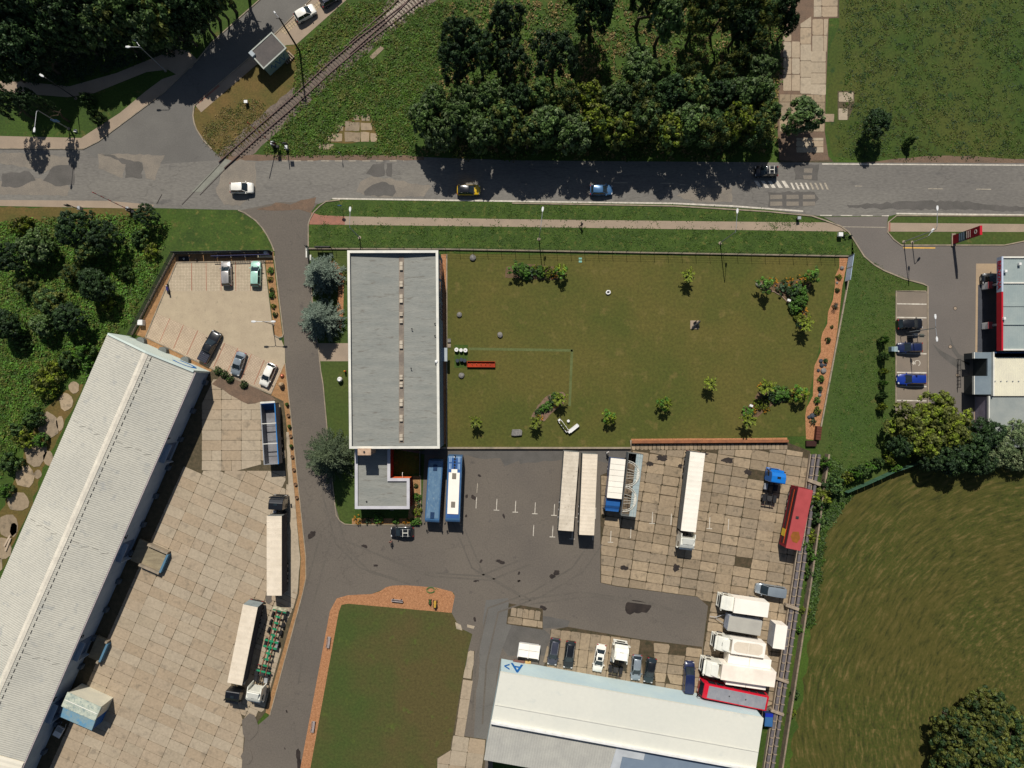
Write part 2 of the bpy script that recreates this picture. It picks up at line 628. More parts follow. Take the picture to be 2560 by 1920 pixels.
l_.new(tc_.outputs['Object'], fi.inputs['Vector'])
def _mr(src, a, b, c=0.0, d=1.0):
    q = n_.new('ShaderNodeMapRange')
    for k_, v_ in (('From Min', a), ('From Max', b), ('To Min', c), ('To Max', d)):
        q.inputs[k_].default_value = v_
    l_.new(src, q.inputs['Value'])
    return q.outputs[0]
def _mx(fac, a, b, mode='MIX'):
    q = n_.new('ShaderNodeMix'); q.data_type = 'RGBA'; q.blend_type = mode
    if isinstance(fac, float): q.inputs[0].default_value = fac
    else: l_.new(fac, q.inputs[0])
    for i_, s_ in ((6, a), (7, b)):
        if isinstance(s_, tuple): q.inputs[i_].default_value = (*s_, 1)
        else: l_.new(s_, q.inputs[i_])
    return q.outputs[2]
c0 = _mx(_mr(pat.outputs['Fac'], 0.4, 0.62), lin((80, 78, 34)), lin((64, 76, 28)))
c1_ = _mx(_mr(fi.outputs['Fac'], 0.3, 0.7), c0, lin((74, 69, 33)))
pf_ = n_.new('ShaderNodeMath'); pf_.operation = 'MULTIPLY'
l_.new(_mr(hay.outputs['Fac'], 0.52, 0.72), pf_.inputs[0]); l_.new(_mr(pat.outputs['Fac'], 0.35, 0.6, 0.35, 1.0), pf_.inputs[1])
c2_ = _mx(pf_.outputs[0], c1_, lin((116, 98, 60)))
c3_ = _mx(_mr(hay.outputs['Fac'], 0.48, 0.34), c2_, lin((54, 56, 26)))
c4_ = _mx(1.0, c3_, _mr(fi.outputs['Fac'], 0.3, 0.7, 0.82, 1.18), 'MULTIPLY')
l_.new(c4_, b_.inputs['Base Color'])
bp_ = n_.new('ShaderNodeBump'); bp_.inputs['Strength'].default_value = 0.5; bp_.inputs['Distance'].default_value = 0.2
l_.new(hay.outputs['Fac'], bp_.inputs['Height']); l_.new(bp_.outputs[0], b_.inputs['Normal'])
G_FIELD = fm


def grid_paving(name, ang, cell, c1, c2, cm, mortar=0.05):
    m = bpy.data.materials.new(name)
    m.use_nodes = True
    n, l = m.node_tree.nodes, m.node_tree.links
    b = n['Principled BSDF']
    b.inputs['Roughness'].default_value = 0.9
    tc = n.new('ShaderNodeTexCoord')
    mp = n.new('ShaderNodeMapping')
    mp.inputs['Rotation'].default_value = (0, 0, -ang)
    l.new(tc.outputs['Object'], mp.inputs[0])
    br = n.new('ShaderNodeTexBrick')
    br.offset = 0.0
    br.inputs['Scale'].default_value = 1.0
    br.inputs['Brick Width'].default_value = cell
    br.inputs['Row Height'].default_value = cell
    br.inputs['Mortar Size'].default_value = mortar
    br.inputs['Mortar Smooth'].default_value = 0.6
    br.inputs['Color1'].default_value = (*c1, 1)
    br.inputs['Color2'].default_value = (*c2, 1)
    br.inputs['Mortar'].default_value = (*cm, 1)
    l.new(mp.outputs[0], br.inputs['Vector'])
    nz = n.new('ShaderNodeTexNoise')
    nz.inputs['Scale'].default_value = 0.5
    nz.inputs['Detail'].default_value = 6
    l.new(tc.outputs['Object'], nz.inputs['Vector'])
    mr = n.new('ShaderNodeMapRange')
    mr.inputs['To Min'].default_value = 0.75
    mr.inputs['To Max'].default_value = 1.2
    l.new(nz.outputs['Fac'], mr.inputs['Value'])
    mx = n.new('ShaderNodeMix'); mx.data_type = 'RGBA'; mx.blend_type = 'MULTIPLY'
    mx.inputs[0].default_value = 1.0
    l.new(br.outputs['Color'], mx.inputs[6])
    l.new(mr.outputs[0], mx.inputs[7])
    l.new(mx.outputs[2], b.inputs['Base Color'])
    return m


# ------------------------------------------------------------------ ground sheets
mb = MB()
mb.prism([(-420, -420), (420, -420), (420, 420), (-420, 420)], -0.5, 0.0)
structure(mb.build('ground', G_ROUGH))


def S_(name, pts, z, mat, **k):
    return structure(sheet(name, pts, z, mat, **k))


S_('meadow', [(2085, -250), (3000, -250), (3000, 400), (2350, 398), (2150, 400), (2085, 392), (2066, 330), (2066, 160), (2098, 60)], 0.006, G_MEADOW, rough=0.3)
S_('verge_grass', [T(0, 1, 1400, 620), T(0, 1, 1380, 480), T(0, 1, 1640, 200), T(0, 1, 1480, 130), T(0, 1, 2060, 155), (640, 552), (669, 590), (686, 628), (684, 632), (438, 632), (415, 660)], 0.006, G_VERGE, rough=0.15)
S_('parched_verge', [(-200, 516), (372, 522), (376, 545), (250, 560), (130, 560), (60, 580), (-200, 590)], 0.006, G_BROWN, rough=0.25)
S_('parched_verge', [(488, 270), (640, 165), (716, 115), (745, 113), (740, 240), (640, 330), (560, 392), (530, 373), (492, 324), (483, 289)], 0.006, G_BROWN, rough=0.12)
S_('garden_lawn', [(1108, 634), (2099, 643), (2088, 706), (2070, 781), (2052, 853), (2034, 931), (2015, 1029), (2016, 1090), (1578, 1099), (1577, 1119), (1108, 1122)], 0.008, G_LAWN, rough=.06)
S_('verge_grass', [(783, 536), (800, 516), (815, 504), (840, 502), (1280, 509), (1685, 516), (1920, 530), (2010, 541), (2062, 557), (1920, 555), (1280, 548), (866, 541)], 0.014, G_VERGE, rough=0.1)
S_('verge_grass', [(771, 562), (1280, 567), (1920, 576), (2113, 580), (2130, 595), (2136, 640), (1700, 634), (1114, 624), (771, 622)], 0.008, G_VERGE, rough=0.05)
S_('slope_grass', [(2121, 580), (2134, 601), (2160, 642), (2209, 677), (2313, 711), (2316, 724), (2241, 727), (2239, 1046), (2400, 1046), (2440, 1100), (2310, 1150), (2108, 1230), (2064, 1240), (2040, 1100), (2068, 1000), (2095, 830), (2128, 640), (2130, 600)], 0.008, G_SLOPE)
S_('worn_lawn', [(854, 1512), (870, 1508), (1129, 1532), (1150, 1570), (1181, 1585), (1172, 1620), (1155, 1700), (1140, 1800), (1126, 1874), (1091, 1903), (1085, 2100), (765, 2100), (776, 1920), (815, 1680), (845, 1530)], 0.02, G_LAWN2, rough=0.08)
S_('field', [(2100, 1235), (2240, 1180), (2310, 1150), (2420, 1180), (2560, 1120), (3300, 1050), (3300, 2600), (1960, 2600), (1975, 1920), (2030, 1560), (2070, 1300)], 0.006, G_FIELD, rough=0.6)

road = structure(sheet('road', [(-900, 366), (205, 371), (400, 392), (560, 396), (1040, 392), (1280, 401), (1920, 406), (3500, 410), (3500, 545), (2241, 536), (2225, 540), (2059, 541), (2010, 536), (1920, 524), (1685, 511), (1280, 504), (831, 498), (790, 512), (779, 529), (640, 552), (596, 525), (380, 520), (0, 514), (-900, 505)], 0.012, A_ROAD))
sroad = structure(sheet('side_road', [(206, 375), (246, 352), (411, 229), (492, 150), (530, 104), (640, 6), (800, -150), (930, -150), (750, 24), (640, 130), (541, 214), (486, 263), (483, 289), (492, 324), (530, 373), (556, 400), (400, 410), (240, 395)], 0.016, A_SIDE))
drv = structure(sheet('driveway', [(596, 527), (640, 552), (669, 590), (686, 628), (709, 836), (718, 960), (764, 1394), (756, 1483), (672, 1790), (600, 1850), (520, 2100), (740, 2100), (751, 1920), (825, 1527), (842, 1496), (929, 1485), (981, 1464), (1091, 1469), (1135, 1483), (1129, 1532), (1150, 1570), (1181, 1585), (1172, 1620), (1080, 2100), (1235, 2100), (1230, 1800), (1262, 1670), (1890, 1800), (1960, 1760), (1990, 1440), (1577, 1119), (1062, 1121), (1053, 1312), (886, 1312), (860, 1309), (842, 1293), (832, 1212), (819, 1081), (808, 960), (802, 926), (779, 732), (771, 620), (770, 561), (779, 529), (795, 508), (700, 505)], 0.018, A_YARD))
fore = structure(sheet('forecourt', [(2059, 543), (2221, 541), (2218, 556), (2218, 581), (2236, 600), (2253, 613), (2510, 613), (2560, 604), (2900, 590), (2900, 1070), (2433, 1070), (2317, 1046), (2317, 716), (2313, 711), (2209, 677), (2160, 642), (2134, 601), (2119, 580), (2102, 565)], 0.016, A_FORE))
for nm, pl, z, mt in (
    ('footpath', [(771, 561), (779, 531), (800, 538), (866, 541), (1280, 548), (1920, 555), (2062, 556), (2095, 562), (2119, 580), (2111, 579), (1920, 576), (1280, 567)], 0.02, PAVE),
    ('footpath', [(2222, 557), (2560, 560), (3000, 562), (3000, 582), (2560, 580), (2222, 579)], 0.02, PAVE),
    ('footpath', [(-300, 340), (0, 340), (203, 345), (300, 282), (367, 226), (405, 198), (440, 186), (492, 152), (411, 229), (246, 352), (208, 371), (-300, 369)], 0.022, PAVE),
    ('footpath', [(-200, 200), (60, 204), (174, 216), (290, 183), (405, 136), (440, 124), (470, 126), (492, 148), (480, 170), (440, 186), (420, 174), (367, 180), (235, 233), (170, 243), (0, 230), (-200, 226)], 0.02, PAVE),
    ('footpath', [(488, 263), (503, 281), (640, 163), (715, 113), (741, 111), (866, 0), (960, -90), (870, -100), (750, 24), (640, 130), (541, 214)], 0.022, PAVE),
    ('verge_grass', [(2241, 541), (2600, 540), (3000, 541), (3000, 560), (2560, 558), (2227, 557)], 0.02, G_SLOPE),
    ('verge_grass', [(2222, 580), (3000, 584), (3000, 588), (2560, 600), (2510, 610), (2255, 611), (2236, 598)], 0.02, G_SLOPE),
    ('gravel_shoulder', [(2150, 408), (2230, 398), (2320, 390), (2430, 390), (2500, 396), (2700, 402), (2700, 414), (2150, 414)], 0.01, MUD),
    ('gravel_shoulder', [(500, 396), (640, 386), (780, 388), (1000, 388), (1060, 392), (1060, 400), (560, 402)], 0.014, MUD),
    ('cobbled_strip', [(-300, 498), (0, 500), (270, 502), (385, 512), (380, 522), (0, 515), (-300, 514)], 0.02, PAVE),
    ('path_slab_base', [(1950, 385), (1945, 290), (1948, 150), (1962, 60), (1990, -150), (2098, -150), (2098, 45), (2068, 46), (2062, 250), (2060, 330), (2066, 385), (2084, 405), (1950, 408)], 0.008, JOINT),
    ('raw_earth', [(0, 1310), (40, 1120), (110, 1020), (160, 960), (205, 930), (225, 930), (120, 1200), (40, 1400), (-50, 1500)], 0.008, G_ROUGH),
):
    S_(nm, pl, z, mt, rough=(0.08 if mt in (MUD,) else 0.0))

# repairs, stains and markings painted on the roads
def child(name, pts, z, mat, parent, **k):
    return sheet(name, pts, z, mat, parent=parent, **k)


for pts in ([T(0, 0, 845, 1330), T(0, 0, 1425, 1340), T(0, 0, 1380, 1440), T(0, 0, 1340, 1560), T(0, 0, 1260, 1540), T(0, 0, 1230, 1400), T(0, 0, 1100, 1390), T(0, 0, 1060, 1540), T(0, 0, 960, 1500), T(0, 0, 850, 1460)],
            [(-60, 382), (60, 384), (180, 392), (168, 424), (135, 420), (110, 432), (85, 424), (40, 414), (0, 408), (-60, 410)],
            [(-60, 448), (40, 452), (90, 446), (165, 458), (176, 470), (168, 490), (60, 488), (-60, 486)],
            [(560, 420), (600, 398), (640, 405), (640, 470), (600, 515), (560, 512), (540, 480)],
            [(900, 455), (930, 440), (1000, 452), (1080, 466), (1060, 492), (950, 494), (890, 480)],
            [(1690, 490), (1740, 470), (1830, 468), (1830, 505), (1740, 508)]):
    child('repair_patch', pts, 0.02, A_PALE, road, rough=0.2, step=0.7)
for pts in ([T(0, 0, 20, 1500), T(0, 0, 250, 1480), T(0, 0, 310, 1560), T(0, 0, 160, 1620), T(0, 0, 10, 1610)],
            [T(0, 0, 370, 1560), T(0, 0, 460, 1440), T(0, 0, 640, 1420), T(0, 0, 640, 1600), T(0, 0, 480, 1610)],
            [T(0, 0, 850, 1320), T(0, 0, 1230, 1410), T(0, 0, 1230, 1540), T(0, 0, 1080, 1540), T(0, 0, 1090, 1420)],
            [T(1, 0, 1010, 1420), T(1, 0, 1110, 1410), T(1, 0, 1110, 1520), T(1, 0, 1050, 1530), T(1, 0, 950, 1500)],
            [T(1, 0, 1130, 1410), T(1, 0, 1175, 1410), T(1, 0, 1170, 1530), T(1, 0, 1130, 1520)],
            [T(1, 0, 930, 1659), T(1, 0, 1000, 1600), T(1, 0, 1090, 1570), T(1, 0, 1190, 1600), T(1, 0, 1210, 1659), T(1, 1, 1180, 40), T(1, 1, 940, 30)],
            [T(3, 0, 230, 1420), T(3, 0, 440, 1420), T(3, 0, 430, 1560), T(3, 0, 230, 1555)],
            [T(3, 1, 0, 0), T(3, 1, 400, 0), T(3, 1, 440, 60), T(3, 1, 400, 120), T(3, 1, 0, 130)],
            [T(3, 1, 680, 110), T(3, 1, 1240, 80), T(3, 1, 1740, 80), T(3, 1, 1900, 110), T(3, 1, 2212, 130), T(3, 1, 2212, 170), T(3, 1, 1600, 150), T(3, 1, 1150, 150), T(3, 1, 700, 135)]):
    child('repair_patch', pts, 0.024, A_DARK, road, rough=0.2, step=0.7)
for i in range(3):
    for j in range(2):
        x = 1925 + i * 41
        y = 487 + j * 17
        child('old_slab', [(x, y), (x + 30, y), (x + 31, y + 10), (x, y + 11)], 0.028, A_PALE, road, rough=0.04)
child('old_slab', [T(3, 0, 310, 1455), T(3, 0, 385, 1455), T(3, 0, 380, 1495), T(3, 0, 310, 1490)], 0.028, A_PALE, road, rough=0.04)
child('old_slab', [T(3, 0, 300, 1515), T(3, 0, 380, 1515), T(3, 0, 375, 1550), T(3, 0, 310, 1550)], 0.028, A_PALE, road, rough=0.04)
child('mud_stain', [T(1, 1, 170, 90), T(1, 1, 300, 110), T(1, 1, 390, 70), T(1, 1, 520, 45), T(1, 1, 500, 130), T(1, 1, 470, 180), T(1, 1, 370, 150), T(1, 1, 230, 160), T(1, 1, 0, 150), T(1, 1, 130, 120)], 0.03, MUD, road, rough=0.12)


def strip(name, a, b, w, z, mat, parent, dashes=None):
    a, b = P(a), P(b)
    d = (b - a)
    L = d.length
    d.normalize()
    nn = Vector((-d.y, d.x)) * w / 2
    spans = [(0, L)]
    if dashes:
        on, offd = dashes
        spans = []
        t = 0
        while t < L:
            spans.append((t, min(L, t + on * rnd.uniform(0.7, 1.1))))
            t += on + offd
    for t0, t1 in spans:
        mb = MB()
        q = [a + d * t0 + nn, a + d * t0 - nn, a + d * t1 - nn, a + d * t1 + nn]
        mb.add([(v.x, v.y, z) for v in q], [(0, 1, 2, 3)])
        mb.build(name, mat, parent)


LP = PAINT_W
for a, b in (((831, 496.5), (1280, 503)), ((1280, 503), (1400, 505)), ((1400, 505), (1685, 508.5)), ((1685, 508.5), (1830, 515)), ((1830, 515), (1920, 522)), ((1920, 522), (2008, 528)), ((2241, 534), (2560, 537.5)), ((2560, 537.5), (3100, 541))):
    strip('edge_line', a, b, 0.26, 0.03, LP, road)
strip('edge_line', (2055, 410), (2560, 413), 0.2, 0.03, LP, road)
strip('edge_line', (2560, 413), (3100, 416), 0.2, 0.03, LP, road)
strip('edge_line', (700, 402.5), (1010, 402.5), 0.16, 0.03, PAINT_OLD, road, dashes=(1.4, 1.0))
strip('edge_line', (2050, 538.5), (2222, 539.5), 0.16, 0.034, LP, road, dashes=(2.2, 1.4))
strip('centre_line', (1534, 457), (1700, 458.5), 0.14, 0.03, PAINT_OLD, road, dashes=(2.6, 5.6))
strip('centre_line', (2320, 472), (2560, 474), 0.14, 0.03, PAINT_OLD, road, dashes=(2.8, 5.6))
strip('centre_line', (1700, 462), (2240, 466), 0.12, 0.03, PAINT_OLD, road, dashes=(1.2, 9))
for i in range(5):
    x0 = 1885 + i * 17
    child('zebra_bar', [(x0, 452), (x0 + 9, 452), (x0 + 21, 470), (x0 + 11, 470)], 0.034, LP, road)
for i in range(8):
    x0 = 1975 + i * 12
    child('zebra_bar', [(x0, 457), (x0 + 5, 457), (x0 + 13, 474), (x0 + 8, 474)], 0.034, LP if i < 4 else PAINT_OLD, road)
child('crossing_strip', [T(0, 0, 1940, 1370), T(0, 0, 2010, 1390), T(0, 0, 1740, 1659), T(0, 0, 1655, 1659)], 0.032, M('crossing_panel', lin((134, 134, 122)), s1=.6, fine=.1), road)
for (xa, ya), (xb, yb) in (((560, 400), (478, 488)), ((584, 402), (500, 488)), ((478, 488), (455, 512)), ((405, 486), (392, 510))):
    strip('rail_groove', (xa, ya), (xb, yb), 0.13, 0.036, STAIN, road)

# wet and oily stains on the yard
for c, w, h in ((T(2, 3, 1080, 265), 150, 150), (T(1, 2, 1880, 980), 34, 42), (T(1, 2, 1930, 792), 30, 17), (T(1, 2, 2110, 1535), 66, 32), (T(1, 2, 480, 1305), 58, 60),
                (T(1, 2, 2140, 1140), 18, 38), (T(1, 2, 1820, 970), 16, 40), (T(1, 2, 1035, 1568), 50, 14), (T(1, 2, 1945, 1530), 24, 24), (T(2, 3, 350, 5), 62, 30), (T(1, 3, 1905, 40), 42, 24),
                (T(2, 3, 270, 275), 60, 30), (T(1, 3, 1890, 375), 24, 30), (T(2, 3, 60, 45), 20, 18), (T(1, 2, 1815, 1640 - 500), 14, 30), (T(1, 3, 265, 1170), 17, 19), (T(1, 3, 250, 1490), 10, 14),
                (T(1, 3, 370, 1590), 45, 150), (T(2, 3, 60, 1040 - 1000), 20, 16), (T(2, 2, 60, 1635), 24, 22), (T(2, 2, 385, 1630), 60, 30), (T(1, 2, 935, 1405), 36, 44)):
    pts = []
    k = 22
    ph = rnd.uniform(0, 6)
    for i in range(k):
        t = 2 * math.pi * i / k
        rr = 0.72 + 0.3 * math.sin(2 * t + ph) * rnd.uniform(0.5, 1) + rnd.uniform(-0.14, 0.14)
        pts.append((c[0] + math.cos(t) * w / 4.6 * rr, c[1] + math.sin(t) * h / 4.6 * rr))
    child('oil_stain', pts, 0.026, STAIN, drv)
for _k, (pts, mt) in enumerate((([(1000, 1125), (1290, 1124), (1300, 1150), (1262, 1165), (1250, 1145), (1210, 1148), (1170, 1138), (1120, 1145)], A_DARK),
            ([(1290, 1128), (1570, 1124), (1570, 1150), (1530, 1160), (1470, 1142), (1400, 1150), (1300, 1160)], A_DARK),
            ([(1357, 1540), (1425, 1552), (1418, 1570), (1357, 1572)], A_DARK),
            ([(1270, 1560), (1356, 1570), (1378, 1590), (1365, 1640), (1270, 1640), (1245, 1600)], A_DARK),
            ([(1215, 1500), (1270, 1495), (1280, 1560), (1250, 1640), (1215, 1900), (1180, 1900), (1200, 1620)], A_SIDE))):
    child('repair_patch', pts, 0.0205 + 0.0009 * _k, mt, drv, rough=0.15)
TYM = M('tyre_mark', lin((92, 86, 78)), lin((100, 93, 84)), s1=.5, s2=4, fine=.15)
for q_ in ([(790, 1100), (810, 1250), (840, 1360), (900, 1420), (1000, 1450)], [(1300, 1400), (1200, 1440), (1050, 1430), (930, 1380), (860, 1350)], [(1480, 1350), (1430, 1420), (1330, 1480), (1220, 1520), (1190, 1650), (1180, 1800)],
           [(1740, 1540), (1600, 1500), (1450, 1480), (1300, 1500)], [(1120, 1180), (1130, 1300), (1180, 1420), (1300, 1490)], [(800, 1340), (770, 1450), (740, 1560), (720, 1700)]):
    for k_ in (0, 26):
        kerb('tyre_mark', [(x + k_, y + k_ * .4) for x, y in q_], .3, .0012, TYM, drv, z=.0275 + k_ * .00008)
# parking bay marks in the yard
def tee(x, y, kind='T', dx=0.0, ln=28):
    strip('bay_mark', (x + dx, y - ln), (x, y), 0.12, 0.08 if x > 1500 else 0.03, PAINT_W, drv)
    if kind == 'T':
        strip('bay_mark', (x - 7, y), (x + 7, y + 0.6), 0.12, 0.084 if x > 1500 else 0.034, PAINT_W, drv)
for x, y, k in ((1190, 1271, 'L'), (1241, 1275, 'T'), (1288, 1280, 'T'), (1337, 1284, 'T'), (1385, 1288, 'T'), (1333, 1340, 'L'), (1381, 1342, 'T'), (1526, 1355, 'T'), (1576, 1345, 'L'),
                (1630, 1308, 'T'), (1677, 1312, 'L'), (1773, 1321, 'T'), (1820, 1325, 'L'), (1436, 1293, 'T'), (1488, 1297, 'L'), (1430, 1347, 'T'), (1482, 1351, 'L')):
    tee(x, y, k, dx=1.5)
strip('bay_mark', (1194, 1208), (1192, 1232), 0.12, 0.03, PAINT_OLD, drv)

# petrol station bays
S_('bay_paving', [(2242, 728), (2318, 728), (2317, 1046), (2239, 1046)], 0.022, M('bay_asphalt', lin((128, 116, 102)), lin((118, 108, 96)), s1=0.3, s2=6, fine=0.1))
for y in (760, 794, 884, 931.5, 966, 1001.5):
    strip('bay_line', (2242, y - 0.6), (2316, y + 0.6), 0.2, 0.03, LP, fore)
strip('yellow_line', (2258, 619.5), (2338, 620), 0.22, 0.03, PAINT_Y, fore)
strip('stop_line', (2103, 567), (2216, 568.5), 0.12, 0.03, PAINT_OLD, fore)
for c in (T(3, 1, 1617, 1005), T(3, 1, 1574, 1337), (2394, 938)):
    pts = [(c[0] + 5 * math.cos(t * math.pi / 7), c[1] + 5 * math.sin(t * math.pi / 7)) for t in range(14)]
    mo = child('manhole_cover', pts, 0.03, STAIN, fore)
    pts = [(c[0] + 3.8 * math.cos(t * math.pi / 7), c[1] + 3.8 * math.sin(t * math.pi / 7)) for t in range(14)]
    child('lid', pts, 0.034, PAVE, mo)
for pts in ([T(3, 1, 1420, 1310), T(3, 1, 1500, 1375), T(3, 1, 1620, 1440), T(3, 1, 1740, 1480), T(3, 1, 1740, 1580), T(3, 1, 1660, 1540), T(3, 1, 1560, 1470), T(3, 1, 1480, 1400)],
            [T(3, 1, 1565, 1230), T(3, 1, 1600, 1320), T(3, 1, 1650, 1400), T(3, 1, 1740, 1440), T(3, 1, 1740, 1500), T(3, 1, 1640, 1440), T(3, 1, 1590, 1370)]):
    child('wet_trace', pts, 0.028, A_DARK, fore, rough=0.08)
# wheelchair sign in the bay
wx, wy = P(T(3, 1, 1290, 1478))
mb = MB()
for i in range(9):
    t0, t1 = i * 0.55 - 1.2, (i + 1) * 0.55 - 1.2
    mb.add([(wx + math.cos(t) * r_, wy + math.sin(t) * r_, 0.034) for t, r_ in ((t0, 0.42), (t0, 0.54), (t1, 0.54), (t1, 0.42))], [(0, 1, 2, 3)])
mb.add([(wx - 0.95, wy - 0.08, 0.036), (wx - 0.3, wy - 0.08, 0.036), (wx - 0.3, wy + 0.06, 0.036), (wx - 0.95, wy + 0.06, 0.036)], [(0, 1, 2, 3)])
mb.add([(wx - 0.75, wy - 0.35, 0.04), (wx - 0.63, wy - 0.35, 0.04), (wx - 0.63, wy + 0.35, 0.04), (wx - 0.75, wy + 0.35, 0.04)], [(0, 1, 2, 3)])
mb.build('wheelchair_mark', LP, fore)
lettering('TU', 1.3, PAINT_OLD, drv, Matrix.Translation((*P(T(1, 2, 610, 890)), 0.03)), name='road_lettering')

# car park with small pavers
cpk = structure(sheet('car_park', [(442, 657), (661, 653), (683, 837), (700, 842), (712, 870), (713, 908), (690, 958), (678, 984), (532, 922), (365, 844)], 0.022, M('car_park_pavers', lin((176, 160, 134)), lin((166, 150, 126)), lin((150, 138, 116)), s1=0.5, s2=5, fine=0.1, t3=0.6)))
GP1 = grid_paving('bay_grid_pavers', 0.0, 0.26, lin((196, 180, 154)), lin((182, 166, 142)), lin((134, 120, 98)), 0.035)
GP2 = grid_paving('bay_grid_pavers_turned', -0.42, 0.26, lin((194, 176, 150)), lin((180, 162, 138)), lin((140, 116, 96)), 0.035)
child('bay_paving', [(442, 657), (661, 653), (670, 727), (428, 728), (412, 722)], 0.028, GP1, cpk)
child('bay_paving', [(392, 783), (458, 812), (640, 890), (705, 922), (690, 955), (678, 982), (532, 920), (365, 843)], 0.028, GP2, cpk)
RL = M('red_paver_line', lin((158, 104, 80)), lin((146, 96, 76)), s1=2)
for x in (478.5, 515.2, 552, 588.6, 625.5):
    strip('bay_line', (x, 656), (x + 1, 727), 0.11, 0.033, RL, cpk)
for (xa, ya), (xb, yb) in (((425, 796), (399, 855)), ((459, 812), (434, 871)), ((495, 826), (467, 887)), ((595, 870), (568, 930)), ((629, 885), (604, 946)), ((661, 900), (635, 961)), ((524, 842), (500, 902)), ((562, 858), (534, 918))):
    strip('bay_line', (xa, ya), (xb, yb), 0.11, 0.033, RL, cpk)
# mulch beds (countless chips)
def mulch(pts, mt=MULCH, z=0.03):
    o = sheet('bark_mulch', pts, z, mt, thick=0.03)
    stuff(o)
    return tag(o, o_label[0], 'mulch')
o_label = ['']
for lab, pts, mt in (
    ('brown bark mulch between dark fence and car park, under the steel gate store', [(438, 633), (684, 630), (684, 650), (442, 655), (364, 842), (355, 842), (338, 836)], MULCH_D),
    ('long brown mulch strip beside car park and driveway with small shrubs', [(663, 651), (683, 651), (706, 836), (704, 842), (697, 843), (686, 836)], MULCH_D),
    ('narrow brown mulch strip edging the left concrete yard along the driveway', [(712, 908), (718, 960), (764, 1394), (764, 1446), (756, 1483), (674, 1787), (664, 1781), (748, 1483), (752, 1394), (718, 1076), (709, 1003), (678, 988), (690, 958)], MULCH_D),
    ('narrow mulch strip along the gable wall of left warehouse', [(355, 842), (365, 845), (532, 923), (526, 930), (340, 850)], MULCH_D),
    ('orange mulch band curving round the worn lawn', [(751, 1920), (825, 1527), (842, 1496), (870, 1488), (929, 1485), (950, 1478), (965, 1468), (981, 1464), (1015, 1463), (1091, 1469), (1130, 1479), (1137, 1490), (1129, 1532), (870, 1509), (854, 1512), (847, 1530), (776, 1920), (765, 2050), (728, 2050)], MULCH),
    ('wavy orange mulch border with stones along east edge of the garden', [(2098, 643), (2120, 643), (2105, 720), (2094, 821), (2073, 960), (2050, 1061), (2042, 1100), (2015, 1098), (2013, 1040), (2016, 1020), (2032, 990), (2034, 935), (2036, 915), (2052, 880), (2052, 850), (2056, 832), (2068, 810), (2070, 780), (2082, 750), (2087, 715), (2088, 690), (2098, 668)], MULCH),
    ('orange mulch strip at foot of office building east wall', [(1103, 636), (1115, 636), (1117, 1110), (1103, 1110)], MULCH),
    ('thin red mulch band behind retaining wall of slab yard', [(1578, 1097), (1968, 1094), (1968, 1104), (1578, 1103)], MULCH),
    ('mulch bed with plants beside the low annex', [(1030, 1190), (1051, 1190), (1051, 1310), (880, 1310), (880, 1296), (1020, 1296)], MULCH_D),
    ('crescent mulch bed under the blue spruces', [(822, 650), (838, 655), (852, 672), (860, 700), (858, 790), (852, 830), (840, 800), (846, 720), (838, 690)], MULCH)):
    o_label[0] = lab
    mulch(pts, mt)

# grass and lawn around the office
S_('lawn', [(771, 622), (870, 622), (870, 858), (795, 858), (782, 740), (776, 660)], 0.024, G_SLOPE)
S_('lawn', [(800, 903), (872, 903), (872, 1118), (820, 1084), (812, 1000)], 0.026, G_SLOPE)
S_('lawn', [(820, 1085), (872, 1118.5), (890, 1119), (888, 1300), (862, 1307), (845, 1292), (836, 1212)], 0.024, G_SLOPE)
S_('paved_path', [(796, 858), (872, 858), (872, 903), (800, 903)], 0.026, PAVE)
S_('red_paving', [(779, 531), (800, 538), (862, 541), (862, 562), (771, 561)], 0.026, PAVERED)
S_('red_paving', [(2219, 556), (2226, 556), (2226, 579), (2219, 579)], 0.026, PAVERED)
S_('red_paving', [T(0, 0, 1700, 880), T(0, 0, 1780, 810), T(0, 0, 1880, 730), T(0, 0, 1900, 745), T(0, 0, 1720, 895)], 0.028, PAVERED)
S_('bay_paving', [T(1, 0, 190, 270), T(1, 0, 480, 60), T(1, 0, 580, -30), T(1, 0, 660, -30), T(1, 0, 560, 60), T(1, 0, 320, 240), T(1, 0, 270, 300)], 0.028, grid_paving('bus_stop_pavers', 0.66, 0.5, lin((176, 156, 128)), lin((168, 148, 120)), lin((110, 100, 84)), 0.06))
S_('red_kerb', [(2258, 613.5), (2258, 613)] + [(2260, 614)], 0.03, PAVERED) if False else None

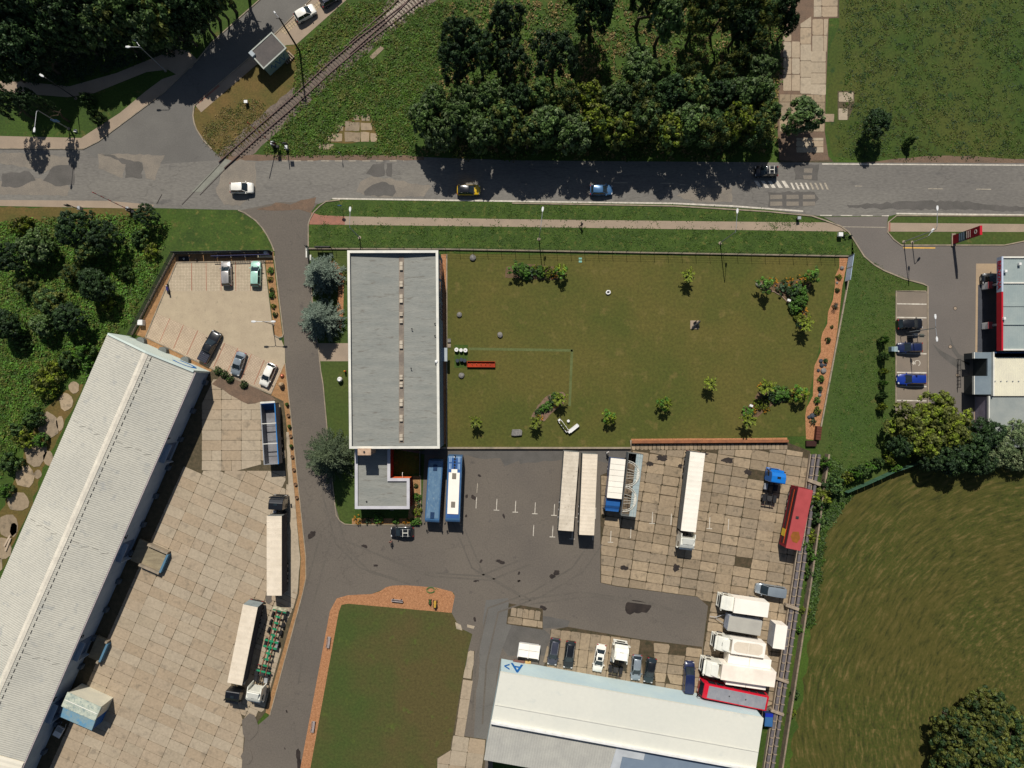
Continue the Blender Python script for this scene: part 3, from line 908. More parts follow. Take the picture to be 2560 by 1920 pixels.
# kerbs
for pts, w, h in (
    ([(208, 373), (246, 354), (411, 231), (492, 152), (530, 106), (640, 8), (700, -45)], 0.18, 0.12),
    ([(-300, 371), (0, 371), (208, 373)], 0.18, 0.12),
    ([(486, 264), (541, 215), (640, 131), (750, 25), (830, -50)], 0.16, 0.12),
    ([(486, 264), (483, 289), (486, 308), (492, 324), (508, 350), (530, 373)], 0.2, 0.12),
    ([(596, 526), (612, 532), (640, 552), (656, 570), (669, 590), (679, 610), (686, 628)], 0.2, 0.12),
    ([(850, 500), (815, 504), (800, 515), (785, 530), (775, 548), (771, 561), (771, 622)], 0.18, 0.12),
    ([(1280, 508), (1685, 515), (1920, 529), (2030, 540), (2062, 551), (2102, 566), (2121, 580), (2135, 601), (2160, 641), (2185, 662), (2209, 676), (2260, 697), (2308, 710), (2319, 716), (2320, 1046), (2239, 1047), (2240, 727), (2314, 728)], 0.22, 0.12),
    ([(3000, 543), (2560, 540), (2241, 539), (2220, 556), (2219, 581), (2234, 599), (2253, 613), (2510, 613), (2560, 603), (2700, 590)], 0.2, 0.12),
    ([(782, 700), (779, 720), (786, 830), (795, 858), (802, 925), (808, 960), (819, 1081), (826, 1150), (834, 1230), (841, 1288), (850, 1302), (862, 1310), (886, 1312), (1052, 1312), (1052, 1190)], 0.16, 0.12),
    ([(686, 640), (700, 760), (709, 834), (706, 842), (697, 844), (686, 838)], 0.22, 0.14),
    ([(713, 908), (719, 960), (765, 1394), (765, 1446), (757, 1483), (675, 1788)], 0.16, 0.1),
    ([(661, 653), (684, 838)], 0.1, 0.08),
    ([(664, 653), (442, 656), (364, 843), (532, 922), (678, 985)], 0.22, 0.12),
    ([(690, 958), (678, 985)], 0.1, 0.08),
    ([(1117, 636), (1117, 1118)], 0.2, 0.15),
    ([(1103, 1119.5), (1576, 1119.5), (1576, 1100)], 0.3, 0.5)):
    structure(kerb('kerb', pts, w, h, CONC, z=0.0))
# retaining wall along slab yard
wl_ = structure(kerb('retaining_wall', [(1578, 1104.5), (1968, 1102)], 0.45, 0.75, M('rusty_wall', lin((150, 98, 66)), lin((122, 80, 56)), s1=1)))
# slab yards
base = structure(sheet('concrete_yard', [(470, 930), (532, 925), (678, 988), (709, 1003), (717, 1076), (751, 1394), (748, 1483), (664, 1781), (610, 1840), (585, 2060), (-60, 2060), (60, 1840)], 0.024, JOINT))
GA = RAD(-24)
slabs(base, [(540, 935), (665, 990), (700, 1012), (712, 1076), (714, 1145), (580, 1180), (505, 1175), (505, 1010)], (505, 1177), 0.0, 3.45, 1.78, SL, z=0.024, gap=0.05, sub=0.12, jit=0.02)
base2 = structure(sheet('concrete_yard', [(520, 1440), (749, 1440), (748, 1483), (660, 1785), (612, 1845), (590, 2060), (200, 2060)], 0.026, JOINT))
_yl = P((0, 1470)).y
slabs(lambda q: base if q[1] > _yl else base2, [(455, 1160), (505, 1177), (714, 1177), (714, 1230), (700, 1350), (650, 1545), (575, 1700), (612, 1815), (600, 1990), (90, 1990)], (460, 1165), GA, 3.45, 1.78, SL, z=0.026, gap=0.05, sub=0.08, jit=0.015)
slabs(base2, [(576, 1702), (651, 1546), (701, 1352), (715, 1231), (720, 1165), (750, 1394), (744, 1483), (660, 1775), (612, 1812)], (460, 1165), GA, 3.45, 0.89, SL, z=0.026, gap=0.055, sub=0.05, jit=0.02)
sheet('broken_edge', [(560, 930), (680, 990), (690, 1000), (620, 1010), (560, 975), (530, 960)], 0.1, MUD, parent=base, rough=0.2)
sheet('concrete_apron', [(716, 1080), (722, 1080), (751, 1394), (744, 1480), (722, 1480), (722, 1240)], 0.094, SL[0], parent=base2, rough=0.05)
for c, r_ in (((618, 1890), 14), ((625, 1815), 22), ((672, 1496), 9)):
    child('asphalt_patch', [(c[0] + r_ * math.cos(i * 0.52) * rnd.uniform(0.8, 1.15), c[1] + 1.5 * r_ * math.sin(i * 0.52) * rnd.uniform(0.8, 1.1)) for i in range(12)], 0.1, A_YARD, base2)

base3 = structure(sheet('slab_yard', [(1501, 1188), (1577, 1160), (1578, 1109), (1968, 1106), (2026, 1128), (1984, 1440), (1940, 1760), (1890, 1780), (1757, 1760), (1757, 1617), (1770, 1515), (1743, 1492), (1540, 1466), (1501, 1457)], 0.024, JOINT_R))
GB = RAD(-9)
slabs(base3, [(1578, 1126), (1968, 1124), (2024, 1134), (1990, 1400), (1985, 1440), (1945, 1755), (1890, 1775), (1759, 1750), (1759, 1617), (1771, 1515), (1743, 1491), (1540, 1464), (1503, 1456), (1503, 1190), (1520, 1182), (1577, 1162)], (1578, 1150), GB, 2.95, 1.72, SR, z=0.024, t=0.04, gap=0.1, drop=0.01, sub=0.03, jit=0.05)
slabs(base3, [(1579, 1110), (1968, 1107), (1968, 1123), (1579, 1125)], (1579, 1125), 0.0, .72, 1.1, SR, z=0.024, t=0.04, gap=0.08, sub=0.0, jit=0.03, name='edge_slab')
for c_, w_, h_ in (((1655, 1145), 17, 10), ((1625, 1160), 12, 7), ((1700, 1165), 8, 6), ((1820, 1150), 20, 9), ((1760, 1135), 14, 6), ((1870, 1180), 12, 9), ((1560, 1420), 14, 7), ((1690, 1420), 10, 12)):
    child('oil_stain', [(c_[0] + w_ * math.cos(i * .4) * rnd.uniform(.5, 1.1), c_[1] + h_ * math.sin(i * .4) * rnd.uniform(.5, 1.1)) for i in range(16)], .0785, STAIN, base3)
base4 = structure(sheet('slab_strip', [(1376, 1575), (1420, 1567), (1600, 1598), (1755, 1617), (1755, 1760), (1350, 1690), (1376, 1620)], 0.03, JOINT_R))
slabs(base4, [(1378, 1572), (1600, 1600), (1610, 1730), (1352, 1680)], (1378, 1572), RAD(-7), 1.75, 3.0, SR, z=0.03, t=0.04, gap=0.07, sub=0.0, jit=0.03)
slabs(base4, [(1634, 1606), (1754, 1620), (1754, 1755), (1640, 1735)], (1634, 1606), RAD(-7), 2.9, 1.7, SR, z=0.03, t=0.04, gap=0.14, drop=0.1, jit=0.08)
base5 = structure(sheet('slab_patch', [(1272, 1508), (1357, 1522), (1357, 1574), (1266, 1560)], 0.03, JOINT_R))
slabs(base5, [(1274, 1510), (1356, 1524), (1356, 1552), (1268, 1538)], (1274, 1552), RAD(-7), 1.05, 2.4, SR, z=0.03, t=0.03, gap=0.08)
slabs(base5, [(1268, 1540), (1356, 1554), (1356, 1573), (1266, 1559)], (1268, 1559), RAD(-7), 2.6, 1.3, SR, z=0.03, t=0.03, gap=0.08)
base6 = structure(sheet('slab_path', [(1176, 1626), (1187, 1628), (1180, 1700), (1158, 1840), (1215, 1848), (1205, 2060), (1090, 2060), (1092, 1895), (1126, 1874), (1155, 1700)], 0.03, JOINT))
slabs(base6, [(1157, 1698), (1182, 1702), (1160, 1842), (1133, 1836)], (1157, 1698), RAD(-8), 1.9, 3.4, SL, z=0.03, t=0.03, gap=0.06)
slabs(base6, [(1133, 1838), (1213, 1850), (1204, 1990), (1092, 1980), (1094, 1896), (1126, 1876)], (1133, 1838), RAD(-8), 2.9, 2.6, SL, z=0.03, t=0.03, gap=0.06)
child('broken_slab', [(1170, 1630), (1176, 1626), (1185, 1628), (1184, 1660), (1178, 1697), (1158, 1694), (1166, 1660)], 0.06, SL[1], base6, rough=0.1)
child('broken_slab', [(1138, 1555), (1141, 1572), (1156, 1576), (1152, 1562)], 0.05, SL[0], drv, rough=0.08)
child('broken_slab', [(1168, 1561), (1187, 1565), (1184, 1572), (1168, 1568)], 0.05, SL[0], drv, rough=0.05)
# panel path in the north east
base7 = structure(sheet('panel_path', [(1948, 400), (1942, 290), (1946, 200), (1960, 70), (1985, -80), (2096, -80), (2094, 44), (2072, 46), (2064, 250), (2062, 330), (2072, 400), (1990, 404)], 0.014, MUD))
slabs(base7, [(1960, 70), (2000, 60), (2000, 228), (1950, 228)], (2000, 228), 0.0, 1.5, 2.9, SL, z=0.014, t=0.04, gap=0.09, drop=0.08, jit=0.02)
slabs(base7, [(2001, 60), (2030, 40), (2028, 235), (1998, 235)], (2028, 235), 0.0, 1.95, 2.9, SL, z=0.014, t=0.04, gap=0.07, jit=0.02)
slabs(base7, [(2031, 44), (2070, 46), (2066, 130), (2030, 128)], (2030, 130), 0.0, 2.0, 2.9, SL, z=0.014, t=0.04, gap=0.07, jit=0.02)
slabs(base7, [(2027, 126), (2067, 128), (2064, 238), (2026, 236)], (2026, 238), 0.0, 2.7, 1.93, SL, z=0.014, t=0.04, gap=0.07, jit=0.02)
slabs(base7, [(2035, -80), (2096, -80), (2094, 43), (2034, 43)], (2054, 43), 0.0, 2.8, 1.9, SL, z=0.014, t=0.04, gap=0.07, jit=0.02)
slabs(base7, [(1944, 236), (2062, 238), (2060, 330), (1944, 330)], (1948, 330), 0.0, 2.0, 2.6, SR, z=0.014, t=0.04, gap=0.09, drop=0.1, jit=0.03)
slabs(base7, [(1985, 345), (2058, 345), (2058, 382), (1985, 382)], (1990, 382), 0.0, 2.95, 1.05, SL, z=0.014, t=0.04, gap=0.09, jit=0.03)
bs8 = structure(sheet('old_slab_patch', [(2094, 228), (2136, 228), (2136, 262), (2120, 300), (2094, 300)], 0.012, JOINT))
slabs(bs8, [(2096, 230), (2134, 230), (2134, 255), (2096, 255)], (2096, 255), 0.0, 2.6, 1.7, SL, z=0.012, t=0.04, gap=0.05)
slabs(bs8, [(2096, 270), (2119, 270), (2119, 300), (2096, 300)], (2096, 300), 0.0, 1.6, 2.0, SL, z=0.012, t=0.04, gap=0.05)
slabs(bs8, [(2054, 284), (2086, 284), (2084, 305), (2054, 305)], (2054, 305), 0.0, 2.2, 1.4, SR, z=0.012, t=0.04, gap=0.05)
# overgrown slab patch near the railway
bs9 = structure(sheet('overgrown_slabs', [T(1, 0, 560, 1230), T(1, 0, 700, 1090), T(1, 0, 850, 990), T(1, 0, 980, 980), T(1, 0, 1040, 1060), T(1, 0, 1050, 1220), T(1, 0, 760, 1240)], 0.012, G_BROWN, rough=0.3))
for a, b, c, d in ((620, 745, 1150, 1220), (765, 900, 1140, 1225), (905, 980, 1140, 1225), (990, 1045, 1150, 1225), (765, 895, 1050, 1130), (905, 1005, 1060, 1125), (540, 670, 1240, 1290), (840, 900, 990, 1040), (910, 985, 985, 1045), (690, 755, 1075, 1130)):
    pg = [T(1, 0, a, c), T(1, 0, b, c + 6), T(1, 0, b - 3, d), T(1, 0, a + 4, d)]
    sheet('slab', pg, 0.05, rnd.choice(SR), parent=bs9, rough=0.1, step=0.6, thick=0.05)
sheet('slab', [T(1, 0, 980, 490), T(1, 0, 1080, 395), T(1, 0, 1108, 420), T(1, 0, 1010, 515)], 0.06, SR[2], parent=bs9, thick=0.05)
# west path of broken slabs behind the left warehouse
bs10 = structure(sheet('broken_slab_path', [T(0, 1, 700, 1659), T(0, 2, 520, 100), T(0, 2, 350, 250), T(0, 2, 200, 640), T(0, 2, 120, 840), T(0, 2, 0, 1100), T(0, 2, -200, 1500), T(0, 2, 20, 1600), T(0, 2, 250, 1100), T(0, 2, 420, 600), T(0, 2, 640, 200), T(0, 2, 720, 0)], 0.01, G_BROWN, rough=0.4))
for cx, cy, w, h in ((640, 30, 90, 100), (570, 150, 110, 150), (420, 360, 170, 210), (310, 590, 190, 220), (215, 800, 180, 180), (330, 780, 70, 70), (160, 1020, 190, 150), (70, 1220, 170, 190), (420, 640, 80, 130), (520, 340, 70, 120), (20, 1420, 150, 180), (120, 1260, 60, 120), (-60, 1560, 160, 150)):
    pts = []
    for i in range(11):
        t = 2 * math.pi * i / 11
        pts.append(T(0, 2, cx + w / 2 * 1.1 * math.cos(t) * rnd.uniform(0.8, 1.1), cy + h / 2 * 1.1 * math.sin(t) * rnd.uniform(0.85, 1.1)))
    sheet('slab', pts, 0.07, rnd.choice(SR), parent=bs10, thick=0.06)
# pale trail across the garden lawn
for a, b in (((1172, 872), (1432, 876)), ((1430, 874), (1424, 1015))):
    structure(kerb('turf_seam', [a, b], 0.45, 0.012, M('seam_grass', lin((96, 104, 62)), lin((84, 92, 50)), s1=1.5)))
S_('turf_patch', [(1136, 862), (1170, 862), (1168, 918), (1136, 920)], 0.016, G_VERGE, rough=0.05)
# ------------------------------------------------------------------ buildings
ROOFGREY = M('grey_roof_felt', lin((142, 142, 134)), lin((128, 130, 124)), lin((116, 113, 105)), s1=0.3, s2=3.0, fine=0.14, bump=0.3, bscale=2.0, stretch=(0.5, 2.4, 1), t3=.58, crack=(.16, .008, .14))
CAPWHITE = M('white_parapet_cap', lin((226, 222, 208)), lin((206, 204, 194)), s1=0.6, fine=0.05, rough=0.5)
CAPLILAC = M('pale_parapet_cap', lin((196, 194, 196)), lin((182, 180, 184)), s1=0.6, fine=0.05, rough=0.5)
WALLGREY = M('pale_render', lin((170, 178, 180)), lin((156, 164, 168)), s1=0.5, fine=0.08)
WALLBLUE = M('blue_grey_render', lin((120, 138, 156)), lin((108, 126, 146)), s1=0.5, fine=0.08)
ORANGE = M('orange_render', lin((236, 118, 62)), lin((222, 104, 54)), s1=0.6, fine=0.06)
ORANGE_SHADED = M('shaded_orange_render', lin((140, 40, 34)), lin((124, 34, 30)), s1=0.6, fine=0.06)  # orange walls turned from the sun, with their shade put into the colour
STRIPB = M('brown_ridge_felt', lin((140, 128, 114)), lin((118, 108, 98)), s1=0.8, fine=0.15)
VENTW = M('pale_vent', lin((196, 184, 164)), lin((176, 164, 146)), s1=2, fine=0.08)
BRICKP = M('pale_brick', lin((196, 168, 142)), lin((168, 140, 116)), s1=2.0, fine=0.15)

ob = empty('office_building', (0, 0, 0))
tag(ob, 'long office building with flat grey felt roof inside a white parapet', 'building')
h = 7.5
nw, ne, se, sw = P((868, 626), h), P((1095.5, 625.5), h), P((1099.5, 1121.5), h), P((873, 1122), h)
c4 = [nw, ne, se, sw]


def inset(poly, d):
    n = len(poly)
    ar = area([tuple(p) for p in poly])
    sgn = 1 if ar > 0 else -1
    out = []
    for i in range(n):
        a, b, c = poly[i - 1], poly[i], poly[(i + 1) % n]
        d1 = (b - a).normalized()
        d2 = (c - b).normalized()
        n1 = Vector((-d1.y, d1.x)) * sgn
        n2 = Vector((-d2.y, d2.x)) * sgn
        m = (n1 + n2)
        m = m / max(0.3, m.dot(n1)) if m.length > 1e-6 else n1
        out.append(b + m * d)
    return out


def wall_ring(name, poly, t, z0, z1, mat, parent, skip=()):
    inn = inset(poly, t)
    mb = MB()
    n = len(poly)
    for i in range(n):
        if i in skip:
            continue
        j = (i + 1) % n
        mb.prism([poly[i], poly[j], inn[j], inn[i]], z0, z1)
    return mb.build(name, mat, parent)


wall_ring('wall', inset(c4, 0.06), 0.3, 0, h - 0.12, WALLBLUE, ob)
wall_ring('parapet_cap', c4, 0.42, h - 0.12, h, CAPWHITE, ob)
ri = inset(c4, 0.4)
xm = P((1001.5, 900), h).x
mb = MB()
mid_n = Vector((xm, ri[0].y)); mid_s = Vector((xm, ri[2].y))
zt = h - 0.75
mb.add([(ri[0].x, ri[0].y, zt + 0.15), (mid_n.x, mid_n.y, zt - 0.15), (mid_s.x, mid_s.y, zt - 0.15), (ri[3].x, ri[3].y, zt + 0.15)], [(3, 2, 1, 0)])
mb.add([(mid_n.x, mid_n.y, zt - 0.15), (ri[1].x, ri[1].y, zt + 0.15), (ri[2].x, ri[2].y, zt + 0.15), (mid_s.x, mid_s.y, zt - 0.15)], [(3, 2, 1, 0)])
roof = mb.build('roof', ROOFGREY, ob)
mb = MB()
mb.box(xm - 0.42, xm + 0.42, mid_s.y + 0.5, mid_n.y - 0.4, zt - 0.2, zt - 0.09)
mb.build('valley_strip', STRIPB, ob)
for a, b in ((653, 674), (702, 716), (735, 756), (780, 789), (797, 807), (851, 871), (937, 949), (955, 968), (998, 1016), (1038, 1054), (1086, 1102)):
    mm = (a + b) / 2
    for q0, q1 in ((a, mm - 0.4), (mm + 0.4, b)):
        if q1 - q0 < 3:
            q0, q1 = a, b
        y0, y1 = P((1000, q1), h).y, P((1000, q0), h).y
        mb = MB()
        mb.box(xm - 0.27, xm + 0.27, y0, y1, zt - 0.1, zt + 0.28)
        v = mb.build('roof_vent', VENTW, roof, bevel=0.03)
        mb = MB()
        mb.box(xm - 0.31, xm + 0.31, y0 - 0.03, y1 + 0.03, zt + 0.28, zt + 0.33)
        if b - a > 14:
            mb.box(xm - 0.31, xm + 0.31, y1 + 0.1, y1 + 0.14, zt - 0.1, zt + 0.1)
    if q0 == a:
        pass
for x, y in ((1028, 821), (1086, 808), (1086, 838), (1026, 920)):
    q = P((x, y), h)
    mb = MB()
    mb.tube([(q.x, q.y, zt), (q.x, q.y, zt + 0.5), (q.x + 0.18, q.y, zt + 0.55)], 0.07)
    mb.build('vent_pipe', DARKSTEEL, roof)
q = P((1091, 904), h)
mb = MB(); mb.lathe([(0.28, h - 0.3), (0.3, h), (0.2, h + 0.15), (0.05, h + 0.2)], 10, cx=q.x, cy=q.y)
mb.build('satellite_dish', WHITE, roof)
# windows of the east wall
ex = ne.x - 0.05
for y0, y1 in ((652, 700), (706, 752), (758, 800), (940, 985), (1000, 1042), (1056, 1100)):
    ya, yb = P((1100, y1), 4).y, P((1100, y0), 4).y
    for zz in (1.0, 4.3):
        mb = MB()
        mb.box(ex - 0.1, ex + 0.1, ya, yb, zz, zz + 1.7)
        w = mb.build('window', WALLGREY, ob)
        k = 4
        for i in range(k):
            a = ya + (yb - ya) * i / k + 0.06
            b = ya + (yb - ya) * (i + 1) / k - 0.06
            mb = MB()
            mb.box(ex + 0.08, ex + 0.13, a, b, zz + 0.08, zz + 1.62)
            mb.build('pane', GLASS, w)
for y0, y1 in ((640, 720), (760, 830), (900, 990), (1030, 1100)):
    ya, yb = P((868, y1), 4).y, P((868, y0), 4).y
    for zz in (1.0, 4.3):
        mb = MB()
        mb.box(nw.x - 0.04, nw.x + 0.1, ya, yb, zz, zz + 1.6)
        mb.build('window', GLASS, ob)
ya, yb = P((1110, 905), 0).y, P((1110, 872), 0).y
mb = MB(); mb.box(ex + 0.0, ex + 1.1, ya, yb, 2.5, 2.65); mb.build('door_canopy', WALLGREY, ob)
mb = MB(); mb.box(ex + 0.0, ex + 0.12, ya + 0.3, yb - 0.3, 0, 2.3); mb.build('door', GLASS, ob)
# chimney
q0, q1 = P((895.5, 1137), 8.3), P((926.5, 1122), 8.3)
mb = MB(); mb.box(q0.x, q1.x, q0.y, q1.y, 3.2, 8.3)
ch = mb.build('chimney', BRICKP, ob)
mb = MB(); mb.box(q0.x - 0.06, q1.x + 0.06, q0.y - 0.06, q1.y + 0.06, 8.3, 8.42); mb.build('chimney_cap', BRICKP, ch)
mb = MB(); mb.cyl(((q0.x + q1.x) / 2, (q0.y + q1.y) / 2, 8.4), ((q0.x + q1.x) / 2, (q0.y + q1.y) / 2, 8.6), 0.16); mb.build('flue', DARKSTEEL, ch)

# annex
an = empty('annex_building')
tag(an, 'low L-shaped annex with grey roof, pale parapet and orange walls', 'building')
ah = 4.0
ap = [P(p, ah) for p in ((887, 1121), (975.5, 1121), (975.5, 1195.5), (1024, 1195.5), (1024, 1272.5), (887, 1272.5))]
ap[0].y = ap[1].y = sw.y - 0.02
wall_ring('wall', inset(ap, 0.08), 0.3, 0, ah - 0.14, WALLGREY, an, skip=(1, 2, 3))
ai = inset(ap, 0.08)
ai2 = inset(ap, 0.38)
for i, mt in ((1, ORANGE_SHADED), (2, ORANGE), (3, ORANGE_SHADED)):
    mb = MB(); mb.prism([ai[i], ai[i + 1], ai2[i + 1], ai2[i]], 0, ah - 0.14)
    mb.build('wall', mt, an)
wall_ring('parapet_cap', ap, 0.5, ah - 0.14, ah, CAPLILAC, an, skip=(0,))
ri = inset(ap, 0.45)
mb = MB(); mb.prism(ri, ah - 0.6, ah - 0.35)
ar_ = mb.build('roof', ROOFGREY, an)
q = P((915.6, 1254), ah)
mb = MB(); mb.cyl((q.x, q.y, ah - 0.36), (q.x, q.y, ah - 0.1), 0.12); mb.build('vent_pipe', DARKSTEEL, ar_)
q = P((1007, 1186), 2.6)
mb = MB(); mb.tube([(q.x, ap[2].y + 0.02, 2.9), (q.x, ap[2].y + 0.5, 3.1), (q.x + 0.02, ap[2].y + 0.9, 3.0)], 0.05)
mb.build('wall_lamp', CAPWHITE, an)
mb = MB()
mb.box(P((950, 0), 4).x, P((968, 0), 4).x, ap[4].y - 0.06, ap[4].y + 0.06, 0.9, 2.3)
mb.build('window', GLASS, an)
mb = MB(); mb.box(P((965, 0), 4).x, P((975, 0), 4).x, ap[4].y - 0.9, ap[4].y + 0.1, 0.0, 0.12); mb.build('doorstep', CONC, an)
o = kerb('glass_screen', [(1051, 1126), (1051, 1188)], 0.08, 1.1, M('screen_steel', lin((96, 104, 100)), s1=1), None)
tag(o, 'low steel edge screen running from office corner beside the blue bus', 'screen')

# ---- left warehouse (C)
wc = empty('warehouse')
tag(wc, 'long left warehouse with cream corrugated roof and pale gable marked with blue C', 'building')
CORR = M('cream_fibre_cement', lin((190, 186, 172)), lin((178, 175, 163)), lin((166, 165, 157)), s1=0.12, s2=2.0, fine=0.1, stretch=(1, 1, 1), t3=0.58)
CORRN = M('new_cream_sheet', lin((240, 232, 212)), lin((228, 220, 200)), s1=0.3, s2=2, fine=0.04)
WHW = M('warehouse_pale_wall', lin((206, 216, 206)), lin((196, 208, 200)), s1=0.5, fine=0.04)
WHB = M('warehouse_blue_wall', lin((150, 162, 176)), lin((134, 148, 164)), s1=0.4, fine=0.06)
eh, rh = 6.2, 7.9
NW_, NE_ = P((273.4, 833), eh), P((485, 925.5), eh)
du = (NE_ - NW_).normalized()                   # across
Wd = (NE_ - NW_).length
SEv = (P((78, 1840), eh) - NE_).normalized()
dv = Vector((du.y, -du.x))                      # along, square to across
if dv.dot(SEv) < 0:
    dv = -dv
Lg = 71.0
L2 = 100.0
def W_(u, v):
    return NW_ + du * u + dv * v


def corr_roof(name, v0, v1, mat, z_off=0.0, pitch=0.36, amp=0.045):
    n = int((v1 - v0) / pitch)
    mb = MB()
    for side in (0, 1):
        vs, fs = [], []
        for k in range(n * 2 + 1):
            v = v0 + (v1 - v0) * k / (n * 2)
            dz = amp if k % 2 else 0.0
            ua, ub = (-0.25, Wd / 2) if side == 0 else (Wd / 2, Wd + 0.25)
            za, zb = (eh - 0.03, rh) if side == 0 else (rh, eh - 0.03)
            a, b = W_(ua, v), W_(ub, v)
            vs += [(a.x, a.y, za + dz + z_off), (b.x, b.y, zb + dz + z_off)]
            if k:
                fs.append((2 * k - 2, 2 * k, 2 * k + 1, 2 * k - 1))
        mb.add(vs, fs)
    # underside thickness
    a, b, c, d, e, f = W_(-0.2, v0), W_(Wd / 2, v0), W_(Wd + 0.2, v0), W_(-0.2, v1), W_(Wd / 2, v1), W_(Wd + 0.2, v1)
    mb.add([(a.x, a.y, eh - 0.12), (b.x, b.y, rh - 0.1), (c.x, c.y, eh - 0.12), (d.x, d.y, eh - 0.12), (e.x, e.y, rh - 0.1), (f.x, f.y, eh - 0.12)], [(0, 1, 4, 3), (1, 2, 5, 4)])
    return mb.build(name, mat, wc)


corr_roof('roof', 0.35, Lg, CORR)
corr_roof('roof', Lg + 0.05, L2, CORRN, 0.12, 0.9, 0.04)
# gable wall with parapet
mb = MB()
g0, g1, g2 = W_(-0.1, 0), W_(Wd / 2, 0), W_(Wd + 0.1, 0)
t_ = dv * 0.35
zs = [eh + 0.25, rh + 0.25, eh + 0.25]
for a, b, za, zb in ((g0, g1, zs[0], zs[1]), (g1, g2, zs[1], zs[2])):
    vs = [(a.x, a.y, 0), (b.x, b.y, 0), (b.x + t_.x, b.y + t_.y, 0), (a.x + t_.x, a.y + t_.y, 0), (a.x, a.y, za), (b.x, b.y, zb), (b.x + t_.x, b.y + t_.y, zb), (a.x + t_.x, a.y + t_.y, za)]
    mb.add(vs, [(0, 3, 2, 1), (4, 5, 6, 7), (0, 1, 5, 4), (1, 2, 6, 5), (2, 3, 7, 6), (3, 0, 4, 7)])
mb.build('gable_wall', WHW, wc)
mb = MB()
for u in (0.0, Wd - 0.3):
    a, b, c, d = W_(u, 0.36), W_(u + 0.3, 0.36), W_(u + 0.3, L2), W_(u, L2)
    mb.prism([a, b, c, d], 0, eh - 0.15)
mb.build('side_wall', WHB, wc)
mb = MB()
a, b, c, d = W_(Wd + 0.22, 0.3), W_(Wd + 0.42, 0.3), W_(Wd + 0.42, L2), W_(Wd + 0.22, L2)
mb.prism([a, b, c, d], eh - 0.22, eh - 0.06)
mb.build('gutter', M('lilac_gutter', lin((186, 174, 172)), lin((160, 150, 150)), s1=2), wc)
mb = MB()
for i in range(60):
    v = 0.6 + i * (Lg - 1.2) / 60
    a, b = W_(Wd / 2 + 1.05, v), W_(Wd / 2 + 1.05, v + 0.7)
    mb.cyl((a.x, a.y, rh - 0.2 + 0.05), (b.x, b.y, rh - 0.2 + 0.05), 0.035, 0.06, 5)
stuff(mb.build('ridge_cable', DARKSTEEL, wc))
mb = MB()
for uu0, uu1 in ((-0.5, 0.0), (0.0, 0.5)):
    a, b, c, d = W_(Wd / 2 + uu0, 0.4), W_(Wd / 2 + uu1, 0.4), W_(Wd / 2 + uu1, Lg), W_(Wd / 2 + uu0, Lg)
    z = [rh - abs(uu0) * 0.22 + 0.1, rh - abs(uu1) * 0.22 + 0.1, rh - abs(uu1) * 0.22 + 0.1, rh - abs(uu0) * 0.22 + 0.1]
    mb.add([(p.x, p.y, zz) for p, zz in zip((a, b, c, d), z)], [(0, 3, 2, 1)])
mb.build('ridge_cap', M('ridge_sheet', lin((220, 212, 194)), lin((204, 196, 180)), s1=0.8), wc)
for v in (15.6, 33.5, 53.5):
    for u0, u1, zz in ((0.4, Wd * 0.42, 0), (Wd * 0.58, Wd - 0.3, 1)):
        n = 4
        mb = MB()
        for i in range(n):
            u = u0 + (u1 - u0) * i / n
            ue = u + (u1 - u0) / n * 0.7
            f = lambda q: eh + (rh - eh) * (1 - abs(q - Wd / 2) / (Wd / 2)) + 0.06
            a, b = W_(u, v + 0.5 * (i % 2)), W_(ue, v)
            mb.cyl((a.x, a.y, f(u)), (b.x, b.y, f(ue)), 0.022, 0.022, 4)
        stuff(mb.build('expansion_seam', DARKSTEEL, wc))
# letter C ring on the gable (blue)
BLUE = M('blue_sign_paint', lin((20, 104, 176)), s1=1, fine=0.03)
pc = W_(Wd - 2.6, -0.03)
lettering('C', 5.6, BLUE, wc, wall_frame((pc.x, pc.y, 3.6), (-du.x, -du.y, 0), (0, 0, 1)), bold=0.02)
# round vents along the gable foot and along the yard side
for u in (1.4, 5.6, 9.8):
    c = W_(u + 1.2, -0.05)
    mb = MB(); mb.cyl((c.x - dv.x * 0.02, c.y - dv.y * 0.02, 0.0), (c.x - dv.x * 0.02, c.y - dv.y * 0.02, 1.1), 0.75, 0.75, 14)
    mb.build('gable_buttress', M('grey_concrete_drum', lin((110, 114, 110)), s1=1), wc)
for i in range(14):
    v = 2.0 + i * 5.4
    c = W_(Wd + 0.25, v)
    mb = MB(); mb.rbox(c.x, c.y, 0.7, 0.8, 0.0, 1.0, math.atan2(du.y, du.x))
    mb.build('wall_buttress', M('grey_buttress', lin((90, 98, 106)), s1=1), wc)
DOORB = M('blue_sliding_door', lin((84, 100, 126)), lin((72, 88, 114)), s1=0.8)
MARKB = M('black_stencil', (0.01, 0.01, 0.012), s1=2, fine=0)
ang_w = math.atan2(dv.y, dv.x)
for k, (num, v) in enumerate((('1', 13.5), ('2', 31.8), ('3', 50.0), ('4', 61.5), ('5', 75.5))):
    a = W_(Wd, v)
    cc = a + du * 0.04 + dv * 1.6
    mb = MB(); mb.rbox(cc.x, cc.y, 3.2, 0.12, 1.0, 4.2, ang_w)
    mb.build('loading_door', DOORB, wc)
    cc = a + du * 0.45 + dv * 3.25
    mb = MB(); mb.rbox(cc.x, cc.y, 0.12, 0.9, 1.0, 4.4, ang_w); mb.build('door_side_panel', WHB, wc)
    cc = a + du * 0.45 + dv * 1.6
    mb = MB(); mb.rbox(cc.x, cc.y, 3.3, 0.9, 4.25, 4.35, ang_w); mb.build('door_canopy', WHB, wc)
    cn = a + du * 0.02 + dv * -1.0
    lettering(num, 1.9, MARKB, wc, wall_frame((cn.x, cn.y, 4.6), (-dv.x, -dv.y, 0), (0, 0, 1)), bold=0.02)
